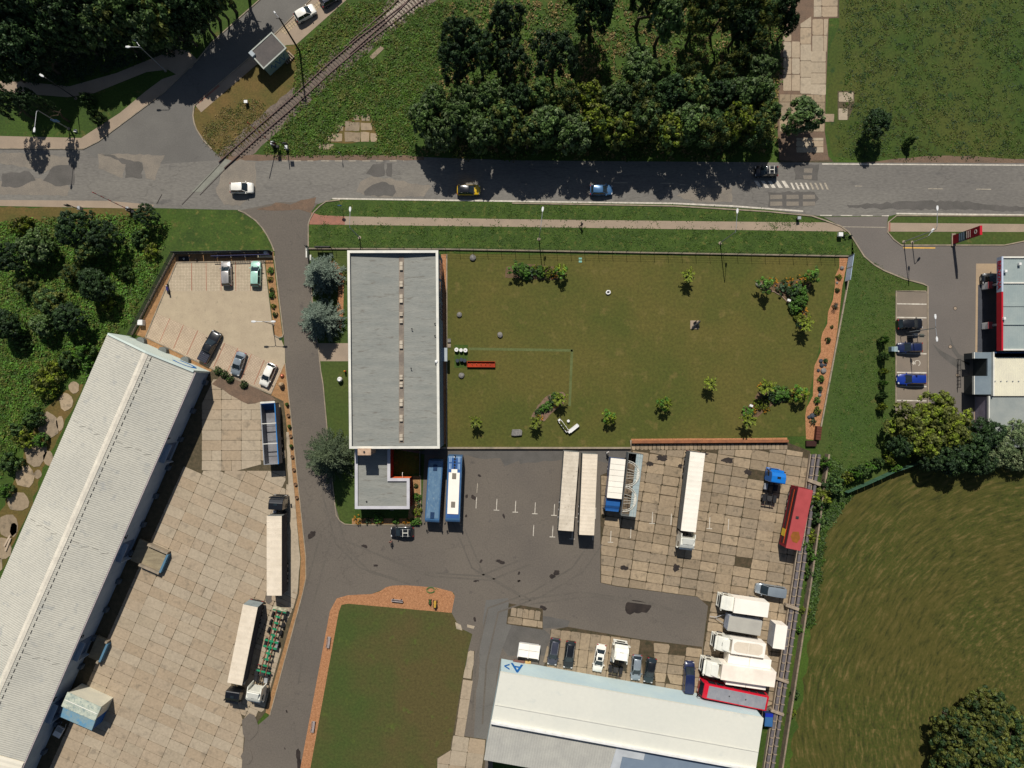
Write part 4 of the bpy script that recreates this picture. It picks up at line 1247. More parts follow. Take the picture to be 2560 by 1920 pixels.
# raised loading dock
def dock(v, ln, lab, front_blue=True):
    t = empty('loading_dock')
    tag(t, lab, 'loading dock')
    mb = MB()
    o_ = W_(Wd + 0.8, v)
    a, b, c, d = W_(Wd + 0.7, v), W_(Wd + ln, v), W_(Wd + ln, v + 4.0), W_(Wd + 0.7, v + 4.0)
    mb.prism([a, b, c, d], 0.05, 0.55)
    mb.build('platform', M('dock_deck', lin((150, 138, 112)), lin((130, 118, 96)), s1=0.6, stretch=(1, 4, 1)), t)
    for q in (0.0, 3.8):
        a, b, c, d = W_(Wd + 2.6, v + q - 0.1), W_(Wd + ln + 0.1, v + q - 0.1), W_(Wd + ln + 0.1, v + q + 0.3), W_(Wd + 2.6, v + q + 0.3)
        mb = MB(); mb.prism([a, b, c, d], 0.05, 1.2)
        mb.build('side_wall', CONC, t)
    a, b, c, d = W_(Wd + ln, v + 0.3), W_(Wd + ln + 0.35, v + 0.3), W_(Wd + ln + 0.35, v + 3.7), W_(Wd + ln, v + 3.7)
    mb = MB(); mb.prism([a, b, c, d], 0.05, 1.15)
    mb.build('bumper_board', M('blue_bumper', lin((84, 122, 146)), s1=1), t)
dock(31.6, 6.3, 'concrete loading dock with blue bumper board jutting from warehouse door 2')
dock(50.0, 2.9, 'loading dock mostly in wall shadow with blue edge at warehouse door 3')

# ---- lower right warehouse (A)
wa = empty('warehouse')
tag(wa, 'lower warehouse with broad white roof and pale blue wall lettered with a blue A', 'building')
WROOF = M('white_membrane', lin((224, 221, 206)), lin((214, 213, 200)), lin((206, 207, 196)), s1=0.05, s2=1.5, fine=0.03, rough=0.7)
WLB = M('pale_blue_cladding', lin((196, 212, 210)), lin((184, 204, 208)), s1=0.2, s2=2, fine=0.03)
LOWR = M('grey_tile_sheet', lin((176, 174, 164)), lin((164, 162, 154)), s1=0.4, s2=3.0, fine=0.08)
SLATE = M('slate_blue_membrane', lin((116, 130, 144)), lin((108, 122, 138)), s1=0.3, s2=2, fine=0.04)
ha = 5.6
A0, A1 = P((1252.3, 1677.6), ha), P((1905, 1792.4), ha)
B0, B1 = P((1230, 1802), ha), P((1888, 1921), ha)
a_u = (A1 - A0).normalized()
mb = MB(); mb.prism([A0, A1, B1, B0], 0, ha - 0.02)
mb.v = [(x, y, z) for x, y, z in mb.v]
mb.build('wall', WLB, wa)
mb = MB()
mb.prism([A0 - a_u * 0.1, A1 + a_u * 0.1, B1 + a_u * 0.1, B0 - a_u * 0.1], ha - 0.02, [ha + 0.06, ha + 0.06, ha + 0.5, ha + 0.5])
mb.build('roof', WROOF, wa)
wq = a_u * 0.0
for i in (0.33, 0.66):
    p, q = A0.lerp(B0, i), A1.lerp(B1, i)
    mb = MB(); mb.cyl((p.x, p.y, ha + 0.065 + 0.44 * i), (q.x, q.y, ha + 0.065 + 0.44 * i), 0.035, n=4)
    mb.build('roof_seam', CAPWHITE, wa)
dn = (B0 - A0).normalized()
C0, C1 = B0 + dn * 6.9 - a_u * 0.0, B1 + dn * 6.9
mb = MB(); mb.prism([B0 + dn * 0.02, B1 + dn * 0.02, C1, C0], 0, 4.9)
mb.build('lower_wall', WLB, wa)
# lower roof as separate sheets
def wpt(u, w):
    return B0 + a_u * u + dn * w
n = int(29 / 0.42)
mb = MB()
vs, fs = [], []
for k in range(n * 2 + 1):
    u = -0.15 + 30.0 * k / (n * 2)
    a, b = wpt(u, 0.05), wpt(u, 7.0)
    dz = 0.035 if k % 2 else 0
    vs += [(a.x, a.y, 5.12 + dz), (b.x, b.y, 4.96 + dz)]
    if k:
        fs.append((2 * k - 2, 2 * k - 1, 2 * k + 1, 2 * k))
mb.add(vs, fs)
mb.build('lower_roof', LOWR, wa)
mb = MB(); mb.prism([wpt(21.5, 0.05), wpt(26.3, 0.05), wpt(26.2, 2.3), wpt(22.6, 2.3), wpt(22.4, 7), wpt(20.6, 7)], 4.9, 5.22)
mb.build('roof_repair', M('pale_membrane', lin((184, 188, 190)), s1=0.5, fine=0.04), wa)
mb = MB(); mb.prism([wpt(26.32, 0.05), wpt((B1 - B0).length + 0.1, 0.05), wpt((C1 - B0).dot(a_u) + 0.1, 7), wpt(22.42, 7), wpt(22.62, 2.35), wpt(26.22, 2.35)], 4.9, 5.2)
mb.build('lower_roof', SLATE, wa)
mb = MB(); mb.prism([B0 - a_u * 0.15, B1 + a_u * 0.15, B1 + a_u * 0.15 + dn * 0.3, B0 - a_u * 0.15 + dn * 0.3], 5.25, ha + 0.6)
mb.build('roof_upstand', WHITE, wa)
wn_ = Vector((-dn.x, -dn.y))
for tx_, u_, z_, sc_, sx_ in (('A', 2.75, 2.9, 5.4, .58), ('>', 1.0, 2.9, 5.0, .36)):
    pA = A0 + a_u * u_
    lettering(tx_, sc_, BLUE, wa, wall_frame((pA.x + wn_.x * 0.03, pA.y + wn_.y * 0.03, z_), (-a_u.x, -a_u.y, 0), (0, 0, 1)) @ Matrix.Diagonal((sx_, 1, 1, 1)), bold=0.07)

# ---- blue and cream shed in the left yard
sh = empty('shed')
tag(sh, 'cream and blue metal shed standing on the left slab yard', 'shed')
hs = 4.0
s4 = [P(p, hs) for p in ((170, 1732), (251, 1768.5), (236.6, 1800), (155.6, 1764.5))]
mb = MB(); mb.prism(s4, 0.05, hs - 0.05); mb.build('wall', M('cream_sheet_wall', lin((214, 208, 186)), lin((200, 196, 178)), s1=0.5, fine=0.04), sh)
mb = MB(); mb.prism(inset(s4, -0.12), hs - 0.05, hs + 0.05); rs = mb.build('roof', M('mossy_plastic_roof', lin((196, 200, 180)), lin((160, 170, 158)), lin((140, 154, 148)), s1=0.9, s2=4, fine=0.1, t3=0.5), sh)
m1, m2 = s4[0].lerp(s4[3], 0.52), s4[1].lerp(s4[2], 0.52)
mb = MB(); mb.cyl((m1.x, m1.y, hs + 0.05), (m2.x, m2.y, hs + 0.05), 0.07); mb.build('roof_seam', CAPWHITE, rs)
dd = (s4[3] - s4[0]).normalized() * 2.35
ext = [s4[3] + dd * 0.0, s4[2], s4[2] + dd, s4[3] + dd]
mb = MB(); mb.prism(inset([e + dd * 0.005 for e in ext], 0.05), 0.05, 3.2); mb.build('lean_to_wall', M('blue_sheet_wall', lin((40, 92, 158)), s1=0.6, fine=0.04), sh)
mb = MB(); mb.prism([ext[0] + dd * 0.06, ext[1] + dd * 0.06, ext[2], ext[3]], 3.2, [3.6, 3.6, 3.25, 3.25] if area([tuple(e) for e in ext]) > 0 else [3.25, 3.25, 3.6, 3.6])
mb.build('lean_to_roof', M('faded_blue_roof', lin((146, 162, 156)), lin((104, 150, 176)), lin((92, 146, 180)), s1=0.7, fine=0.06, t3=0.55), sh)
mb = MB(); e0 = s4[1].lerp(s4[2], 0.35) + (s4[1] - s4[0]).normalized() * 0.03
mb.rbox(e0.x, e0.y, 0.1, 0.7, 2.6, 3.3, math.atan2((s4[1] - s4[0]).y, (s4[1] - s4[0]).x)); mb.build('window', CAPWHITE, sh)
# small white tipping barrow beside the shed
bw = empty('mixer_barrow', (*P((151, 1826), 0.6), 0.07), RAD(60))
tag(bw, 'small white hopper cart with grey bowl beside the blue shed', 'cart')
mb = MB(); mb.prism([(-0.75, -0.55), (0.75, -0.55), (0.75, 0.55), (-0.75, 0.55)], 0.5, 1.1, top=[(-1.0, -0.7), (0.95, -0.7), (0.95, 0.7), (-1.0, 0.7)]); mb.build('hopper', WHITE, bw, bevel=0.05)
mb = MB(); mb.box(0.0, 0.85, -0.6, 0.6, 1.1, 1.14); mb.build('lid', M('grey_lid', lin((150, 152, 150)), s1=2), bw)
for s in (-1, 1):
    mb = MB(); mb.cyl((-0.5, s * 0.62, 0.28), (-0.5, s * 0.74, 0.28), 0.28, n=12); mb.build('wheel', TYRE, bw)
    mb = MB(); mb.tube([(0.7, s * 0.5, 0.5), (1.7, s * 0.4, 0.85)], 0.04); mb.build('handle', STEEL, bw)

# ---- flat-roofed kiosk at the bus stop
ks = empty('kiosk')
tag(ks, 'small flat-roofed kiosk with pale green wall and blue graffiti by the railway', 'kiosk')
hk = 3.4
k4 = [P(p, hk) for p in ((679, 79), (716.6, 120), (658.7, 173), (621, 131.4))]
kw = inset(k4, 0.28)
mb = MB(); mb.prism(kw, 0, hk - 0.3); mb.build('wall', M('pale_green_wall', lin((150, 166, 150)), lin((132, 150, 138)), lin((90, 100, 80)), s1=0.5, t3=0.66), ks)
mb = MB(); mb.prism(inset(k4, 0.2), hk - 0.3, hk - 0.1); kr = mb.build('roof', M('dark_roof_felt', lin((94, 88, 84)), lin((82, 78, 76)), s1=0.6, fine=0.1, bump=0.1), ks)
wall_ring('roof_edge', k4, 0.22, hk - 0.32, hk, M('pale_roof_edge', lin((172, 176, 166)), s1=1), ks)
q = P((631, 136), hk)
mb = MB(); mb.rbox(q.x, q.y, 1.0, 0.7, hk - 0.1, hk + 0.35, RAD(-45)); mb.build('roof_box', WALLGREY, kr, bevel=0.04)
# graffiti strokes on the rail side wall
GRB = M('blue_spray', lin((60, 104, 150)), s1=2)
wa_, wb2 = kw[2], kw[1]
wd_ = (wb2 - wa_).normalized()
nrm_ = Vector((wd_.y, -wd_.x))
if nrm_.dot((kw[2] + kw[1]) / 2 - (kw[0] + kw[3]) / 2) < 0:
    nrm_ = -nrm_
for k in range(3):
    u0 = 1.0 + k * 1.15
    pts = []
    for i in range(9):
        t = i / 8
        u = u0 + 0.9 * t
        z = 1.5 + 0.7 * math.sin(t * 6.5 + k)
        p = wa_ + wd_ * u + nrm_ * 0.02
        pts.append((p.x, p.y, z))
    mb = MB(); mb.tube(pts, 0.07, 5); mb.build('graffiti_stroke', GRB, ks)
# pallets beside kiosk
for k, c in enumerate((Z(590, 60, 11.06, 1440, 930), Z(590, 60, 11.06, 1300, 900))):
    t = empty('pallet', (*P(c, 0.2), 0.0), RAD(45))
    tag(t, ['stack of weathered wooden pallets lying behind the kiosk', 'single weathered pallet leaning near kiosk wall'][k], 'pallet')
    for i in range(5):
        mb = MB(); mb.box(-0.9 + 0.4 * i, -0.72 + 0.4 * i, -0.8 + 0.3 * k, 0.8 - 0.3 * k, 0.35, 0.4); mb.build('slat', M('weathered_wood', lin((166, 146, 122)), lin((140, 122, 100)), s1=2), t)
    for y in (-0.6 + 0.3 * k, 0.0, 0.6 - 0.3 * k):
        mb = MB(); mb.box(-0.9, 0.9, y - 0.06, y + 0.06, 0.0, 0.35); mb.build('bearer', DARKSTEEL, t)

# ---- petrol station canopy, shop, totem
REDP = M('red_fascia', lin((190, 24, 44)), lin((176, 20, 38)), s1=1, fine=0.03, rough=0.5)
FASC = M('pale_fascia', lin((186, 196, 214)), s1=1, fine=0.03)
CROOF = M('ribbed_blue_grey_roof', lin((150, 160, 156)), lin((140, 152, 150)), s1=0.5, s2=3, fine=0.06)
cn = empty('petrol_canopy')
tag(cn, 'filling station canopy with grey ribbed roof and red fascia', 'canopy')
hcn = 5.6
x0 = P((2506, 0), hcn).x; y1_ = P((0, 642.5), hcn).y; y0_ = P((0, 874.5), hcn).y; x1 = x0 + 16
mb = MB()
vs, fs = [], []
n = 88
for k in range(n + 1):
    x = x0 + 0.25 + 15.6 * k / n
    dz = 0.03 if k % 2 else 0
    vs += [(x, y0_ + 0.15, hcn - 0.25 + dz), (x, y1_ - 0.15, hcn - 0.25 + dz)]
    if k:
        fs.append((2 * k - 2, 2 * k, 2 * k + 1, 2 * k - 1))
mb.add(vs, fs); mb.build('roof', CROOF, cn)
yb = P((0, 729), hcn).y
mb = MB(); mb.box(x0 + 0.02, x1, y0_ + 0.15, y1_ - 0.15, hcn - 1.25, hcn - 1.1); mb.build('soffit', WHITE, cn)
mb = MB(); mb.box(x0 - 0.12, x0 + 0.16, yb, y1_ + 0.1, hcn - 1.25, hcn); mb.build('fascia', FASC, cn)
mb = MB(); mb.box(x0 - 0.12, x0 + 0.16, y0_ - 0.1, yb - 0.005, hcn - 1.25, hcn - 0.02); mb.build('fascia', REDP, cn)
mb = MB(); mb.box(x0 + 0.16, x1, y0_ - 0.1, y0_ + 0.16, hcn - 1.25, hcn); mb.box(x0 + 0.16, x1, y1_ - 0.16, y1_ + 0.1, hcn - 1.25, hcn); mb.build('edge_beam', CAPWHITE, cn)
for y, w in ((707, 0.22), (762, 0.5), (811, 0.14)):
    yy = P((0, y), hcn).y
    mb = MB(); mb.box(x0 + 0.2, x1 - 0.2, yy - w / 2, yy + w / 2, hcn - 0.22, hcn - (0.02 if w < 0.4 else 0.12)); mb.build('roof_seam', CAPWHITE if y == 707 else CROOF, cn)
for c in ((2548, 661), (2512.5, 679), (2509, 797)):
    q = P(c, hcn)
    mb = MB(); mb.box(q.x - 0.2, q.x + 0.2, q.y - 0.2, q.y + 0.25, hcn - 0.2, hcn + 0.35); mb.build('roof_vent', WHITE, cn, bevel=0.04)
lettering('BENZINA', 1.15, REDP, cn, wall_frame((x0 - 0.14, (y1_ + yb) / 2, hcn - 0.62), (0, -1, 0), (0, 0, 1)), bold=0.03)
for y in (717, 816):
    q = P((2503, y), 2.0)
    mb = MB(); mb.cyl((x0 + 0.9, P((0, y), 0).y, 0.02), (x0 + 0.9, P((0, y), 0).y, hcn - 1.2), 0.22, n=10); col_ = mb.build('column', STEEL, cn)
    mb = MB(); mb.box(x0 + 0.1, x0 + 0.7, P((0, y), 0).y - 0.55, P((0, y), 0).y + 0.55, 0.15, 1.9); mb.build('pump', WHITE, cn, bevel=0.05)
    mb = MB(); mb.box(x0 + 0.02, x0 + 0.78, P((0, y), 0).y - 0.6, P((0, y), 0).y + 0.6, 1.9, 2.0); mb.build('pump_lid', M('dull_red_lid', lin((150, 70, 76)), s1=2), cn)
S_('canopy_apron', [(2440, 659), (2900, 659), (2900, 1070), (2435, 1070), (2438, 880)], 0.024, M('apron_concrete', lin((168, 146, 118)), lin((156, 136, 112)), s1=0.4, fine=0.08))
S_('canopy_apron', [(2445, 712), (2900, 712), (2900, 880), (2443, 880)], 0.05, M('canopy_shade', lin((70, 72, 78)), s1=0.4))  # canopy's cast shadow painted as a dark sheet over the apron

shp = empty('shop_building')
tag(shp, 'filling station shop with cream ribbed roof beside grey flat entrance roof', 'building')
hsh = 4.2
yN, yS = P((0, 880), hsh).y, P((0, 990), hsh).y
xW, xM = P((2436, 0), 3.8).x, P((2482, 0), hsh).x
mb = MB(); mb.box(xM + 0.1, xM + 18, yS, yN - 0.1, 0, hsh - 0.4); mb.build('wall', WALLGREY, shp)
mb = MB(); vs, fs = [], []
for k in range(121):
    x = xM + 0.2 + 18 * k / 120
    dz = 0.05 if k % 2 else 0
    vs += [(x, yS, hsh - 0.3 + dz), (x, yN - 0.9, hsh - 0.2 + dz)]
    if k:
        fs.append((2 * k - 2, 2 * k, 2 * k + 1, 2 * k - 1))
mb.add(vs, fs); mb.build('roof', M('cream_ribbed_sheet', lin((222, 216, 190)), lin((210, 204, 182)), s1=0.5, fine=0.04), shp)
mb = MB(); mb.box(xM, xM + 0.22, yS, yN, hsh - 0.5, hsh + 0.1); mb.build('parapet_cap', CAPWHITE, shp)
mb = MB(); mb.box(xM + 0.2, xM + 18, yN - 0.2, yN, hsh - 0.5, hsh + 0.1); mb.build('blue_gutter', M('navy_gutter', lin((36, 62, 100)), s1=1), shp)
mb = MB(); mb.box(xM + 0.2, xM + 18, yN - 0.85, yN - 0.2, hsh - 0.45, hsh - 0.4); mb.build('gutter_floor', M('navy_floor', lin((30, 50, 84)), s1=1), shp)
for i in range(8):
    mb = MB(); q = xM + 0.5 + i * 1.0
    yy = P((0, 953), hsh).y
    mb.cyl((q, yy, hsh - 0.3), (q, yy, hsh - 0.1), 0.1); mb.build('roof_cowl', STEEL, shp)
FL = M('slate_flat_roof', lin((118, 130, 136)), lin((108, 120, 128)), s1=0.6, fine=0.05)
yO0, yO1 = P((0, 940), 3.8).y, P((0, 896), 3.8).y
xO = P((2469, 0), 3.8).x
yE = P((0, 986), 3.8).y
mb = MB()
mb.box(xW, xM, yO1, yN - 0.02, 3.5, 3.8); mb.box(xO, xM, yO0, yO1, 3.5, 3.8); mb.box(xW, xM, yE, yO0, 3.5, 3.8)
mb.build('flat_roof', FL, shp)
mb = MB(); mb.box(xW - 0.12, xW, yO1, yN, 3.4, 3.9); mb.box(xW - 0.12, xW, yE, yO0, 3.4, 3.9); mb.build('roof_edge', CAPWHITE, shp)
mb = MB(); mb.box(xW + 0.6, xM, yE, yO0, 0.02, 3.48); mb.box(xO, xM, yO0, yO1, 0.02, 3.48); mb.box(xW + 0.6, xM, yO1, yN - 0.05, 0.02, 3.48); mb.build('wall', M('dark_shop_front', lin((62, 66, 66)), s1=1), shp)
mb = MB()
for a, b in (((xW - 0.6, yO1), (xW - 0.6, yO0)), ((xW - 0.6, yO0 - 0.1), (xW - 0.6, yE + 1.2))):
    for z in (0.5, 1.05):
        mb.cyl((a[0], a[1], z), (b[0], b[1], z), 0.05, n=5)
    for i in range(4):
        t = i / 3
        mb.cyl((a[0], a[1] + (b[1] - a[1]) * t, 0.02), (a[0], a[1] + (b[1] - a[1]) * t, 1.1), 0.05, n=5)
mb.build('railing', DARKSTEEL, shp)
mb = MB(); vs, fs = [], []
x2 = P((2471, 0), 3.6).x
for k in range(181):
    x = x2 + 0.15 + 19 * k / 180
    dz = 0.035 if k % 2 else 0
    vs += [(x, yE - 9, 3.5 + dz), (x, yS - 0.05, 3.6 + dz)]
    if k:
        fs.append((2 * k - 2, 2 * k, 2 * k + 1, 2 * k - 1))
mb.add(vs, fs); mb.build('rear_roof', M('grey_ribbed_sheet', lin((152, 156, 150)), lin((140, 146, 142)), s1=0.5, fine=0.07), shp)
mb = MB(); mb.box(x2, x2 + 19, yE - 9, yS - 0.1, 0.02, 3.45); mb.build('rear_wall', M('lilac_wall', lin((170, 160, 176)), s1=1), shp)
mb = MB(); mb.box(x2 - 0.05, x2 + 0.13, yE - 9, yS, 3.3, 3.75); mb.build('rear_roof_edge', CAPWHITE, shp)

# price totem
tt = empty('totem_sign', (*P((2382, 600), 0), 0))
tag(tt, 'tall red price totem with grey band by the forecourt entrance', 'sign')
q = P((2382, 600), 0)
rb = math.atan2(0, 1)
TW = 1.5
def tbox(name, z0, z1, mat, dx=0.0):
    mb = MB(); mb.box(-0.18 - dx, 0.18 + dx, -TW / 2 - dx, TW / 2 + dx, z0, z1)
    return mb.build(name, mat, tt)
DRED = M('deep_red_panel', lin((140, 20, 36)), s1=1, fine=0.03)
tbox('base_panel', 0.3, 1.9, DRED); tbox('price_panel', 1.9, 3.6, M('slate_panel', lin((88, 104, 112)), s1=1))
tbox('black_band', 3.6, 4.0, BLACKP); tbox('body', 4.0, 7.3, DRED); tbox('cap', 7.3, 7.55, REDP, 0.01)
mb = MB(); mb.box(-0.35, 0.35, -1.1, 1.1, 0.0, 0.3); mb.build('plinth', CONC, tt)
fr = lambda z, y=0: wall_frame((-0.19, y, z), (0, -1, 0), (0, 0, 1))
lettering('O', 0.95, CAPWHITE, tt, fr(6.4), bold=0.02)
for z, tx in ((5.2, '28.90'), (4.7, '27.90'), (4.3, '14.50')):
    mb = MB(); mb.box(-0.2, -0.18, -0.6, 0.6, z - 0.04 - 0.2, z - 0.16); mb.build('price_line', CAPWHITE, tt)
for z in (2.2, 2.75, 3.3):
    mb = MB(); mb.box(-0.2, -0.18, -0.6, 0.6, z - 0.04, z + 0.04); mb.build('price_line', WALLBLUE, tt)

# green tank / skip on the far side, fences, railways ------------------------
def fence_posts(a, b, n, hgt, name, lab, mat, base=True, wires=(0.4, 0.9, 1.4, 1.9), r=0.035, lean=0.0):
    a, b = P(a), P(b)
    t = empty(name, (a.x, a.y, 0))
    tag(t, lab, 'fence')
    d = b - a
    L = d.length
    u = d.normalized()
    if base:
        nn = Vector((-u.y, u.x)) * 0.12
        mb = MB(); mb.prism([nn, -nn, d - nn, d + nn], 0, 0.3); mb.build('base_wall', CONC, t)
    for i in range(n + 1):
        p = u * (L * i / n)
        mb = MB(); mb.cyl((0, 0, 0), (0, 0, hgt), r, n=6); po = mb.build('post', mat, t)
        po.location = (p.x, p.y, 0)
    mb = MB()
    for z in wires:
        mb.cyl((0, 0, z), (d.x, d.y, z), 0.014, n=3)
    if wires:
        stuff(mb.build('wire_mesh', mat, t))
    return t


GREENP = M('dark_green_post', lin((34, 44, 34)), s1=1)
fence_posts((771, 622), (1114, 623.5), 10, 2.1, 'mesh_fence', 'dark wire mesh fence north of the office building', GREENP)
fence_posts((1114, 623.5), (2120, 641), 29, 2.15, 'mesh_fence', 'long dark wire mesh fence on low concrete base, north edge of the garden', GREENP)
fence_posts((2120, 700), (2045, 1100), 14, 0.5, 'edge_fence', 'low pale edging fence down the east side of the garden', STEEL, wires=())
# billboard panels east of garden
t = empty('banner_frame', (*P((2121, 640), 0), 0)); tag(t, 'two pale blue banner panels on a frame at the garden corner', 'banner')
a, b = P((2121, 641)), P((2112, 705))
for s0, s1_ in ((0.0, 0.48), (0.5, 1.0)):
    p, q = a.lerp(b, s0) - a, a.lerp(b, s1_) - a
    mb = MB(); u = (q - p).normalized(); nn = Vector((-u.y, u.x)) * 0.03
    mb.prism([p + nn, p - nn, q - nn, q + nn], 0.1, 2.1); mb.build('panel', M('banner_blue', lin((190, 206, 226)), lin((170, 190, 214)), s1=0.5), t)
mb = MB()
for s in (0, 0.5, 1.0):
    p = a.lerp(b, s) - a
    mb.cyl((p.x, p.y, 0), (p.x, p.y, 2.2), 0.05)
mb.build('frame_posts', STEEL, t)
# panels fence north and west of the car park
PANEL = [M('slate_fence_panel', lin((84, 88, 92)), lin((74, 78, 84)), s1=1), M('dark_fence_panel', lin((48, 54, 58)), s1=1)]
t = empty('panel_fence', (*P((438, 634), 0), 0)); tag(t, 'grey panel fence on pale base north of the car park', 'fence')
a, b = P((438, 632)), P((682, 628))
d = b - a
mb = MB(); mb.prism([(0, 0.12), (0, -0.12), (d.x, d.y - 0.12), (d.x, d.y + 0.12)], 0, 0.3); mb.build('base_wall', CONC, t)
for i in range(7):
    p, q = d * (i / 7) + d * 0.004, d * ((i + 1) / 7) - d * 0.004
    for k in range(5):
        mb = MB(); mb.prism([(p.x, p.y + 0.03), (p.x, p.y - 0.03), (q.x, q.y - 0.03), (q.x, q.y + 0.03)], 0.34 + k * 0.3, 0.6 + k * 0.3)
        mb.build('board', PANEL[0 if 1 < i < 5 else 1], t)
    mb = MB(); mb.box(p.x - 0.05, p.x + 0.05, p.y - 0.05, p.y + 0.05, 0, 1.9); mb.build('post', DARKSTEEL, t)
t = empty('mesh_fence', (*P((438, 634), 0), 0)); tag(t, 'dark mesh fence on concrete base down the west side of the car park', 'fence')
a, b = P((438, 632)), P((330, 836))
d = b - a; u = d.normalized(); nn = Vector((-u.y, u.x)) * 0.13
mb = MB(); mb.prism([nn, -nn, d - nn, d + nn], 0, 0.35); mb.build('base_wall', CONC, t)
mb = MB()
for z in [0.4 + 0.1 * i for i in range(14)]:
    mb.cyl((0, 0, z), (d.x, d.y, z), 0.02, n=3)
stuff(mb.build('wire_mesh', DARKSTEEL, t))
for i in range(8):
    p = d * (i / 7)
    mb = MB(); mb.cyl((p.x, p.y, 0), (p.x, p.y, 1.8), 0.045); mb.build('post', DARKSTEEL, t)
# sliding gate
t = empty('sliding_gate', (*P((536, 644), 0), 0.03)); tag(t, 'black sliding gate lying open on its rail at the north edge of the car park', 'gate')
b = P((681, 640)) - P((536, 644))
for y, z in ((0, 0.3), (0, 1.5), (0.3, 0.12)):
    mb = MB(); mb.cyl((0, y, z), (b.x, b.y + y, z), 0.07); mb.build('rail', M('indigo_tube', lin((58, 60, 92)), s1=1), t)
for i in range(26):
    p = b * (i / 25)
    mb = MB(); mb.cyl((p.x, p.y, 0.3), (p.x, p.y, 1.5), 0.03, n=5); mb.build('bar', DARKSTEEL, t)
for x, y in ((546, 641), (580, 641), (615, 641)):
    p = P((x, y)) - P((536, 644))
    mb = MB(); mb.box(p.x - 0.09, p.x + 0.09, p.y - 0.2, p.y + 0.2, 0.2, 0.42); mb.build('bracket', CAPWHITE, t)
mb = MB(); mb.box(7.6, 10.2, -0.05, 0.3, 0.1, 0.5); mb.build('counterweight', M('cream_beam', lin((206, 190, 160)), s1=1), t)
for c, lab in (((663, 631), 'small white control box on post beside the sliding gate'), ((350, 806), 'white utility cabinet beside the west car park fence')):
    p = P(c, 1.0)
    o = MB(); s = 0.25 if c[0] > 600 else 0.45
    o.box(-s, s, -s, s, 0, 1.1)
    o = o.build('utility_cabinet', WHITE, bevel=0.04, loc=(p.x, p.y, 0)); tag(o, lab, 'cabinet')
# swing gate by the north west office corner
t = empty('swing_gate', (*P((771, 620), 0), 0)); tag(t, 'white open swing gate and post at the driveway by the office', 'gate')
mb = MB(); mb.box(-0.1, 0.12, -1.9, 0.0, 0.3, 1.3); mb.build('gate_leaf', CAPWHITE, t)
mb = MB(); mb.cyl((0, 0.1, 0), (0, 0.1, 1.7), 0.12); mb.cyl((-0.3, 0.2, 0), (-0.3, 0.2, 1.5), 0.06); mb.build('post', DARKSTEEL, t)
mb = MB(); mb.box(0.4, 0.66, -2.2, -1.3, 0, 0.6); mb.build('bollard_block', CAPWHITE, t)
t = empty('notice_frame', (*P((793, 622), 0), 0)); tag(t, 'dark flat steel frame standing by the fence next to the first spruce', 'frame')
mb = MB(); mb.box(0, 2.7, -0.1, 0.1, 0.9, 1.9); mb.build('panel', DARKSTEEL, t)
mb = MB(); mb.cyl((0.1, 0, 0), (0.1, 0, 2), 0.05); mb.cyl((2.6, 0, 0), (2.6, 0, 2), 0.05); mb.build('frame_posts', DARKSTEEL, t)

# green boarded fence at the right
t = empty('board_fence', (*P((2108, 1229), 0), 0)); tag(t, 'green board fence on the slope below the hedge clumps', 'fence')
GB_ = M('green_boards', lin((66, 100, 76)), lin((56, 88, 70)), s1=0.8)
pts = [(2108, 1229), (2160, 1208), (2225, 1178), (2260, 1166), (2300, 1152), (2350, 1140)]
p0 = P(pts[0])
for a, b in zip(pts[:-1], pts[1:]):
    a, b = P(a) - p0, P(b) - p0
    n = max(1, int((b - a).length / 1.3))
    for i in range(n):
        p, q = a.lerp(b, i / n), a.lerp(b, (i + 0.96) / n)
        u = (q - p).normalized(); nn = Vector((-u.y, u.x)) * 0.03
        mb = MB(); mb.prism([p + nn, p - nn, q - nn, q + nn], 0, 1.7 + rnd.uniform(-0.06, 0.06)); mb.build('board', GB_, t)
# concrete wall and pipe rack on the east border
t = empty('boundary_wall', (*P((2064, 1134), 0), 0)); tag(t, 'low concrete boundary wall between pipe rack and the hedge', 'wall')
a = P((2064, 1134)); b = P((2021, 1440)); c = P((1938, 1980))
w1 = M('weathered_wall_concrete', lin((150, 132, 110)), lin((122, 110, 94)), lin((96, 96, 74)), s1=0.8)
for p, q, k in ((a, b, 9), (b, c, 16)):
    for i in range(k):
        s, e = p.lerp(q, i / k) - a, p.lerp(q, (i + 0.985) / k) - a
        u = (e - s).normalized(); nn = Vector((-u.y, u.x)) * 0.14
        mb = MB(); mb.prism([s + nn, s - nn, e - nn, e + nn], 0, 1.5); mb.build('wall_panel', w1, t)
t = empty('pipe_rack', (a.x, a.y, 0)); tag(t, 'twin grey pipes on concrete supports along the east boundary', 'pipes')
PIPE = M('grey_pipe_lagging', lin((112, 104, 104)), lin((92, 88, 90)), s1=1.2, rough=0.7)
BRK = M('pale_bracket', lin((164, 148, 126)), lin((136, 122, 106)), s1=2)
def ptx(px_a, px_b, hh):
    return P(px_a, hh), P(px_b, hh)
